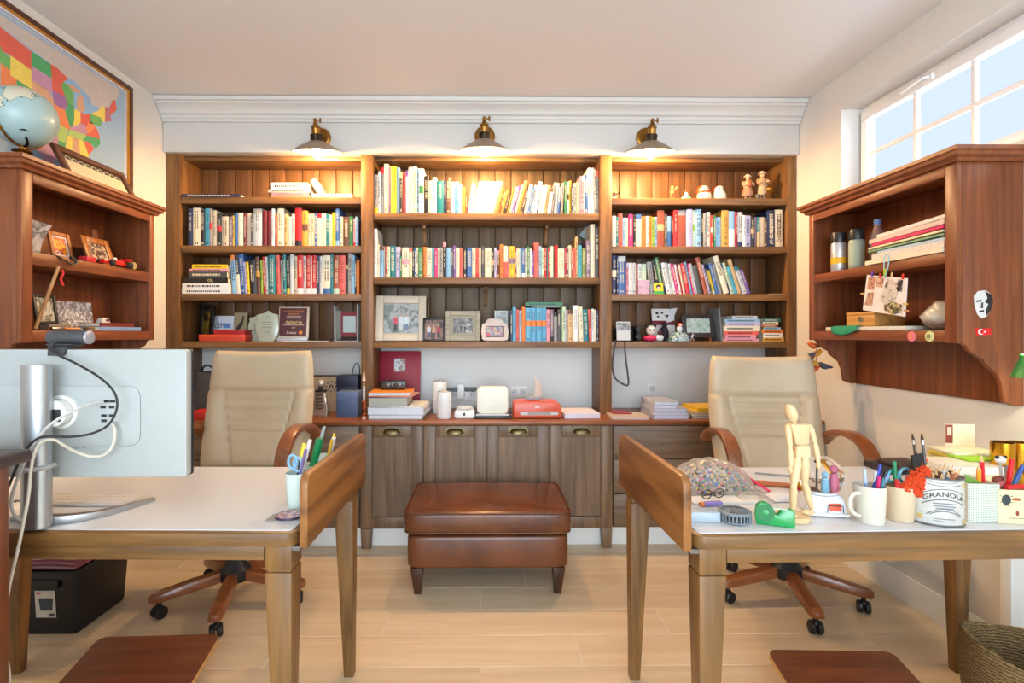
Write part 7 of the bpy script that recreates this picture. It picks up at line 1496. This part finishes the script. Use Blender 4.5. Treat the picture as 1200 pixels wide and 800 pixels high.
b0, t0 = stick_in(p2, r2, 1048, 540, .0); pen('green felt pen with yellow clip in the beige cup', b0, t0, .005, (30, 130, 90), 'pen', cap=(20, 120, 80))
b0, t0 = stick_in(p2, r2, 1051, 562, -.02); pen('red crayon in the beige cup', b0, t0, .0055, (196, 30, 40), 'pen')
fw = thing('flower', 'orange fabric pompom flower on a stem in the beige cup', 'flower', tuple(stick_in(p2, r2, 1074, 560, -.008)[0])); o0 = Vector(fw.location)
MB().tube([(0, 0, 0), PY(1072, 568, p2.y-.006)-o0], .003, 8).build('stem', M((60, 120, 60), .6), fw)
pm = MB(); rp_ = random.Random(5); segs = [(1060, 573, .010), (1066, 568, .013), (1072, 564, .016), (1078, 556, .018), (1082, 552, .012), (1070, 574, .012), (1077, 568, .014), (1075, 577, .010)]
for (px, py, r_) in segs:
    cc = PY(px, py, p2.y-.022)-o0
    for k in range(110):
        v = Vector((rp_.gauss(0, 1), rp_.gauss(0, 1), rp_.gauss(0, 1))).normalized()*r_*rp_.uniform(.75, 1.08); pm.sph(cc+v, (.005, .005, .004), 6)
pm.build('petals', M((206, 66, 18), .8), fw)['kind'] = 'stuff'
o = MB().tube([PY(1075, 553, p2.y)-p2*0, PY(1081, 543, p2.y+.004), PY(1085, 538, p2.y+.006)], .006, 8).build('orange_crayon', M((230, 86, 30), .5)); lab(o, 'bright orange crayon poking out above the pompom flower', 'crayon')
# granola tin (oval)
p3 = D(1110, 618); Rx, Ry, Ht = .058, .042, .121; p3 = Vector((p3.x+.009, p3.y+.042, 0)); tn_ = thing('granola_tin', 'oval white tin lettered GRANOLA full of pencils and brushes', 'tin', (p3.x, p3.y, ZD+.0006), R(-17))
TIN = M((206, 206, 202), .4, .15); S_ = Matrix.Diagonal((1, Ry/Rx, 1, 1))
MB().lathe([(0, .002), (Rx*.98, .002), (Rx, .004), (Rx, Ht), (Rx*.97, Ht), (Rx*.97, .01), (0, .01)], 48, S_).build('wall', TIN, tn_)
for z in (.003, Ht): MB().tube([(Rx*1.005*math.cos(a*2*math.pi/48), Ry*1.005*math.sin(a*2*math.pi/48), z) for a in range(49)], .0022, 6).build('rim', M((120, 120, 118), .35, .6), tn_)
def wrap(off=.0008, zc=0, arc=0):
    def w(v):
        a = -math.pi/2+v.x/.053; e = off-v.z
        return Vector(((Rx+off+v.z*0)*math.cos(a), (Ry+off)*math.sin(a)-(.0004 if v.z > 0 else 0), zc+v.y-arc*v.x*v.x))
    return w
lt_ = MB(); add_text(lt_, 'GRANOLA', .0185, None, 0, wrap(.0012, .083, 8)); lt_.build('lettering', M((40, 48, 56), .5), tn_)
DK = M((84, 96, 106), .5)
def arcline(nm, x0, x1, z, arc, r=.0007): MB().tube([wrap(.0012, z, arc)(Vector((x0+(x1-x0)*k/16, 0, 0))) for k in range(17)], r, 5).build(nm, DK, tn_)
arcline('banner_line', -.045, .045, .0965, 8); arcline('banner_line', -.045, .045, .070, 8, .0009); arcline('ornament_line', -.034, .034, .104, -3); arcline('ornament_line', -.03, .03, .111, -6, .0005); arcline('ornament_line', -.03, .034, .040, 12, .0008); arcline('ornament_line', -.036, .036, .046, 14, .0006); arcline('ornament_line', -.02, .02, .020, 0, .0006); arcline('ornament_line', -.024, .024, .014, -2, .0005)
for k, (z, ww) in enumerate(((.060, .024), (.053, .022), (.0475, .018))):
    MB().surf(lambda u, v: wrap(.0012, z, 3)(Vector(((u-.5)*2*ww, (v-.5)*.0026, 0))), 12, 1).build('fine_print', M((120, 130, 138), .5), tn_)
for x, z in ((-.05, .02), (.05, .012), (.05, .105)): MB().surf(lambda u, v: wrap(.001, z, 0)(Vector((x+(u-.5)*.012, (v-.5)*.012, 0))), 3, 1).build('gold_print', M((206, 176, 96), .5), tn_)
PB = [('dark brown', (70, 48, 38), 1069, 508, .012, 'paint_brush'), ('charcoal', (60, 58, 58), 1080, 508, .016, 'paint_brush'), ('natural wood', (196, 150, 96), 1086, 541, .0, 'pencil'), ('pale tan', (206, 176, 130), 1090, 546, -.006, 'pencil'), ('walnut', (90, 60, 40), 1097, 548, .01, 'pencil'), ('grey', (120, 116, 112), 1093, 552, -.012, 'pencil'), ('blue', (90, 130, 176), 1112, 551, -.008, 'pencil'), ('orange-brown', (206, 130, 70), 1104, 553, -.014, 'pencil'),
      ('black', (36, 34, 34), 1117, 545, .012, 'pencil'), ('rust', (160, 84, 50), 1120, 548, .004, 'pencil'), ('copper', (190, 120, 76), 1128, 548, -.004, 'pencil'), ('dark grey', (70, 70, 72), 1133, 550, .008, 'pencil'), ('white-capped', (206, 206, 206), 1107, 543, .014, 'pencil'), ('ochre', (190, 146, 70), 1082, 546, .018, 'pencil'), ('sepia', (110, 76, 56), 1101, 544, .02, 'pencil')]
for nm, c_, px, py, dy, kd in PB:
    b0, t0 = stick_in(p3, .045, px, py, dy*1.3); pen('%s %s standing in the granola tin' % (nm, 'paint brush' if kd == 'paint_brush' else 'pencil'), b0, t0, .0042 if kd == 'pencil' else .0046, c_, kd)
o = MB().hexa([Vector(q)*1 for q in ((-.012, -.003, 0), (.012, -.003, 0), (.012, .003, 0), (-.012, .003, 0), (-.016, -.003, .05), (.010, -.003, .056), (.010, .003, .056), (-.016, .003, .05))]).build('black_clip', BLACKP, loc=tuple(PY(1075, 553, p3.y+.0))); o.location.z = PY(1074, 556, p3.y).z; lab(o, 'black clip with white patch between flower and brushes', 'clip')
# dotted box and insect box with pens
p4 = D(1154.5, 612); bx4 = thing('pencil_box', 'square pencil box printed with a fine green dot pattern', 'pencil box', (p4.x, p4.y+.034, ZD+.0006), R(-6))
m, nt, bs = new_mat('dot_print'); N = nt.nodes.new; L = nt.links.new; tc = N('ShaderNodeTexCoord'); vo = N('ShaderNodeTexVoronoi'); vo.inputs['Scale'].default_value = 240; vo.inputs['Randomness'].default_value = 0; L(tc.outputs['Object'], vo.inputs['Vector']); rp = N('ShaderNodeValToRGB'); rp.color_ramp.interpolation = 'CONSTANT'; rp.color_ramp.elements[0].color = lin((110, 134, 116)); rp.color_ramp.elements[1].position = .34; rp.color_ramp.elements[1].color = lin((214, 216, 204)); L(vo.outputs['Distance'], rp.inputs[0]); L(rp.outputs[0], bs.inputs['Base Color']); bs.inputs['Roughness'].default_value = .5; DOTS = m
def open_box(t, hw, hd, h, mat, inner):
    e = .003; MB().b(-hw, hw, -hd, -hd+e, 0, h).b(-hw, hw, hd-e, hd, 0, h).b(-hw, -hw+e, -hd+e, hd-e, 0, h).b(hw-e, hw, -hd+e, hd-e, 0, h).b(-hw+e, hw-e, -hd+e, hd-e, 0, e).build('walls', mat, t)
open_box(bx4, .039, .034, .101, DOTS, 0)
o = MB().hexa([(-.035, -.001, 0), (.034, -.001, 0), (.034, .001, 0), (-.035, .001, 0), (-.034, -.001, .03), (.0, -.001, .012), (.0, .001, .012), (-.034, .001, .03)]).build('green_card', M((110, 150, 60), .5), loc=(p4.x, p4.y+.02, ZD+.092)); lab(o, 'folded green card in the dotted pencil box', 'card')
c4 = Vector((p4.x, p4.y+.034, 0))
for nm, c_, px, py, dy, kd in (('red and white', (206, 24, 36), 1150, 533, .0, 'pencil'), ('yellow-orange', (232, 160, 40), 1147, 543, -.01, 'pencil')):
    top = PY(px, py, c4.y+dy); pen('%s %s slanting out of the dotted box' % (nm, kd), (c4.x+.024, c4.y+.008*(1 if dy else -1), ZD+.012), top, .0052, c_, kd, tip=(230, 220, 210))
p5 = D(1192, 614); bx5 = thing('insect_box', 'cream box printed with beetles beside the dotted pencil box', 'pencil box', (p5.x+.006, p5.y+.036, ZD+.0006), R(-8)); open_box(bx5, .044, .036, .088, M((222, 208, 166), .5), 0)
MB().sph((-.026, -.0365, .062), (.011, .0008, .014), 14).build('beetle_print', M((48, 60, 66), .5), bx5)
for k in range(6): MB().tube([(-.026, -.0366, .062+.005*(k % 3-1)), (-.026+(.017 if k < 3 else -.014), -.0366, .064+.009*(k % 3-1))], .0007, 5).build('leg_print', M((48, 60, 66), .5), bx5)
MB().sph((-.002, -.0365, .064), (.012, .0008, .004), 12).build('wing_print', M((170, 90, 60), .5), bx5); MB().sph((.0, -.0365, .028), (.004, .0008, .007), 12).build('ladybird_print', M((130, 50, 30), .5), bx5)
for z, w_ in ((.045, .02), (.014, .022), (.02, .0)): MB().b(-.034 if z > .04 else -.02, -.034+w_ if z > .04 else -.02+w_*1.8, -.0366, -.0361, z, z+.0016).build('caption_print', M((130, 120, 96), .5), bx5)
c5 = Vector((p5.x+.006, p5.y+.036, 0))
for lb_, px, py, dy, col_, cp_ in (('red marker standing in the insect box', 1186, 538, -.01, (206, 26, 30), (206, 26, 30)), ('silver pen in the insect box', 1180, 545, .012, (180, 180, 180), (150, 150, 150)), ('blue marker slanting in the insect box', 1199, 545, .006, (50, 90, 160), (50, 80, 150))):
    pen(lb_, (c5.x+(.0 if px < 1195 else -.02), c5.y-dy*.4, ZD+.012), PY(px, py, c5.y+dy), .0055, col_, 'pen', cap=cp_)
er = thing('novelty_eraser', 'round pink eraser with a brown top poking out between boxes', 'eraser', (PY(1172, 572, c4.y).x+.008, c4.y+.006, ZD+.086)); MB().sph((0, 0, .004), (.015, .012, .014), 16).build('face', M((226, 120, 120), .5), er); MB().sph((-.002, .004, .012), (.017, .012, .012), 16).build('hair', M((120, 60, 40), .6), er)
pe = thing('novelty_topper', 'white panda-faced pencil topper above the insect box', 'pencil topper', (PY(1182, 541, c5.y).x, c5.y+.0, ZD+.10)); zz_ = PY(1188, 541, c5.y+.03).z-ZD-.10
MB().cyl((0, .02, -.01), (.006, .028, zz_), .0035).build('stick', M((200, 196, 190), .5), pe); MB().sph((.006, .028, zz_+.006), (.013, .011, .011), 16).build('face', M((232, 230, 226), .5), pe)
for sx in (-1, 1): MB().sph((.006+sx*.011, .026, zz_+.014), .005, 10).build('ear', BLACKP, pe)
o = MB().tube([(-.03, -.002, .0), (.0, -.004, .003), (.036, 0, .0)], .006, 10, smooth=1).build('red_strap', M((206, 30, 34), .5), loc=(c5.x-.0, c5.y-.03, ZD+.095)); lab(o, 'red rolled strip lying across the rim of the insect box', 'strip')
# things at the back of the desk
def stack_item(name, label, cat, px, py, z, w, d, h, rgb, rz=0, bev=.002):
    q = PZ(px, py, z); o = MB().b(-w/2, w/2, 0, d, 0, h).build(name, M(rgb, .5), loc=(q.x, q.y, z+.0005), rot=(0, 0, R(rz)), bevel=bev); lab(o, label, cat); return z+h+.0006
z_ = stack_item('notebook', 'dark closed notebook lying behind the mugs', 'notebook', 1066, 556, ZD, .15, .12, .022, (44, 40, 44)); stack_item('notebook', 'dark brown leather wallet lying on the dark notebook', 'wallet', 1070, 549, z_, .11, .09, .018, (70, 56, 54), 6, .006)
z_ = stack_item('book', 'white-edged book lying lowest behind the granola tin', 'book', 1150, 574, ZD, .16, .13, .022, (206, 200, 190)); z_ = stack_item('book', 'cream book lying second behind the granola tin', 'book', 1147, 566, z_, .16, .13, .022, (226, 206, 160), 2); z_ = stack_item('book', 'white book lying on the cream one behind the pencil tin', 'book', 1146, 557, z_, .17, .14, .026, (226, 222, 210), -3); stack_item('notepad', 'lime green notepad topping the books behind the tin', 'notepad', 1153, 541, z_, .10, .08, .007, (150, 200, 50), 4)
pg = D(1186, 566); gcup = thing('gold_cup', 'shiny gold cup standing behind the dotted pencil box', 'cup', (PY(1175, 560, 1.64).x, 1.64, ZD+.0006)); hg = PY(1175, 518, 1.64).z-ZD
MB().lathe([(0, 0), (.028, 0), (.03, .003), (.031, hg), (.029, hg), (.027, .006), (0, .005)], 32).build('body', M((214, 160, 50), .18, 1.0, noise=.05), gcup)
gc2 = thing('gold_cup', 'second gold cup half hidden against the wall', 'cup', (1.745, 1.655, ZD+.0006)); MB().lathe([(0, 0), (.028, 0), (.03, .003), (.031, .14), (.029, .14), (.027, .006), (0, .005)], 32).build('body', M((214, 160, 50), .18, 1.0, noise=.05), gc2)
zz_ = ZD
for k, (c_, l) in enumerate((((222, 206, 150), 'cream envelope lying lowest in the pile by the wall'), ((206, 190, 120), 'yellowish papers lying in the pile by the wall'), ((226, 214, 160), 'pale yellow booklet in the pile by the wall'), ((214, 186, 80), 'golden paper sheaf in the pile by the wall'), ((226, 220, 196), 'white crumpled paper topping the pile by the wall'))):
    h = (.02, .02, .018, .014, .01)[k]; o = MB().b(-.10, .075, -.06, .06, 0, h).build('paper_pile', M(c_, .6, noise=.1), loc=(1.71, 1.79, zz_+.0006), rot=(0, 0, R((0, 3, -4, 6, -3)[k])), bevel=.002); lab(o, l, 'papers'); zz_ += h+.0008
nw = thing('paper_card', 'white card with a brown window design propped against the wall', 'card', (1.70, 1.84, zz_+.0006), R(-6)); MB().b(-.03, .07, 0, .002, 0, .08).build('card', M((226, 214, 186), .6), nw); MB().b(-.028, -.004, -.001, 0, .012, .078).build('brown_print', M((130, 56, 44), .5), nw); MB().b(-.023, -.009, -.0016, -.001, .04, .07).build('pale_print', M((206, 190, 170), .5), nw)

# ================================================================ DESK LAMPS AT THE WALL ENDS
m, nt, bs = new_mat('desk_bulb_glow'); bs.inputs['Emission Color'].default_value = (1, .74, .42, 1); bs.inputs['Emission Strength'].default_value = 180.0; DBULB = m
def desk_lamp(label, base, head, shade, s):
    t = thing('desk_lamp', label, 'lamp', base); h = Vector(head)-Vector(base)
    MB().lathe([(0, 0), (.06, 0), (.062, .006), (.05, .014), (.012, .02), (0, .02)], 28).build('base', M((60, 66, 60), .4, .5), t)
    MB().tube([(0, 0, .015), (0, 0, .16), (h.x*.4, h.y*.4, h.z*.86+.03), (h.x, h.y, h.z+.035)], .006, 8, smooth=2).build('arm', M((150, 156, 140), .35, .6), t)
    T = Matrix.Translation(h) @ Matrix.Rotation(R(18*s), 4, 'Y')
    MB().lathe([(.016, .045), (.02, .03), (.05, -.02), (.052, -.022), (.05, -.02), (.018, .026), (.014, .043)], 28, T).build('shade', M(shade, .4), t)
    MB().sph(T @ Vector((0, 0, .002)), (.018, .018, .024), 14).build('bulb', DBULB, t)
desk_lamp('green-shaded desk lamp at the wall end of the crowded desk', (1.75, 1.50, ZD+.0006), (1.786, 1.66, 1.14), (40, 130, 60), -1)
desk_lamp('desk lamp at the wall end of the monitor desk under the hutch', (-1.66, 1.62, ZD+.0006), (-1.74, 1.72, 1.10), (70, 70, 66), 1)

# ================================================================ PEN POTS BEHIND THE OTHER SIDE PANEL
POT = (206, 222, 214)
pc = [D(348, 596), Vector((-.535, 1.56, 0)), Vector((-.525, 1.68, 0))]; pc[0] = Vector((pc[0].x-.008, pc[0].y+.02, 0))
for k, q in enumerate(pc):
    mug(['pale mint pen pot beside the coaster behind the side panel', 'pale mint pen pot in the middle of three behind the panel', 'pale mint pen pot at the far end of the side panel'][k], q, .031, .098, POT, None, .8, 'pen_pot')
b0, t0 = stick_in(pc[0], .02, 344, 536, -.004); ss = thing('scissors', 'light blue handled scissors in the mint pot by the coaster', 'scissors', tuple(b0)); o0 = Vector(b0)
for px, py in ((343, 541), (349, 544)): q = PY(px, py, pc[0].y)-o0; MB().tube([q+Vector((.012*math.cos(a*.42), 0, .02*math.sin(a*.42))) for a in range(16)], .0042, 8).build('finger_loop', M((130, 176, 206), .35), ss)
MB().tube([(0, 0, 0), PY(346, 556, pc[0].y)-o0], .004, 8).build('blade', CHROME, ss)
LP = [('dark grey craft knife with yellow end', (50, 60, 70), (232, 206, 40), 0, 357, 519, .016, .007), ('silver patterned marker', (196, 186, 186), (206, 200, 196), 0, 367, 515, -.004, .006), ('thin violet pen', (130, 110, 160), (120, 100, 150), 0, 362, 527, -.018, .004), ('fat green marker', (20, 140, 80), (16, 130, 76), 1, 381, 514, -.014, .011), ('red pen', (206, 40, 44), (206, 40, 44), 1, 389, 520, .002, .005), ('yellow highlighter', (236, 206, 40), (236, 206, 40), 2, 392, 508, .0, .0045), ('white tube', (226, 226, 222), (206, 210, 212), 1, 384.5, 501, .022, .005),
      ('grey slim brush', (176, 186, 186), (150, 160, 160), 1, 391, 499, .012, .004), ('pale blue glue stick', (190, 206, 220), (226, 226, 226), 2, 399, 512, -.002, .0065), ('white pen with orange cap', (226, 222, 216), (226, 90, 40), 2, 405, 511, .012, .005), ('yellow ochre crayon', (226, 180, 60), (226, 180, 60), 2, 393, 515, -.016, .005)]
for lb_, c_, cp_, pi, px, py, dy, r_ in LP:
    b0, t0 = stick_in(pc[pi], .02, px, py, dy); pen('%s standing in the %s mint pot' % (lb_, ['coaster-side', 'middle', 'far-end'][pi]), b0, t0, r_, c_, 'pen', cap=cp_)
q = D(336, 611); o = MB().prism(rrect(.105, .05, .004, 3), 'z', 0, .003).build('grey_mat', M((150, 150, 146), .6), loc=(q.x-.004, q.y+.022, ZD+.0006), rot=(0, 0, R(-1))); lab(o, 'small grey mat at the desk corner under the coaster', 'mat')
cs_ = thing('coaster', 'round coaster with a red and violet print on the grey mat', 'coaster', (q.x-.004, q.y+.03, ZD+.0042)); MB().lathe([(0, 0), (.036, 0), (.037, .002), (.036, .005), (0, .005)], 36).build('disc', M((60, 40, 70), .4), cs_); MB().lathe([(0, .0052), (.032, .0052), (.032, .0058), (0, .0058)], 32).build('print', photo('coaster_print', [(190, 40, 60), (226, 200, 190), (110, 60, 130), (206, 60, 60)], 60, 4), cs_)
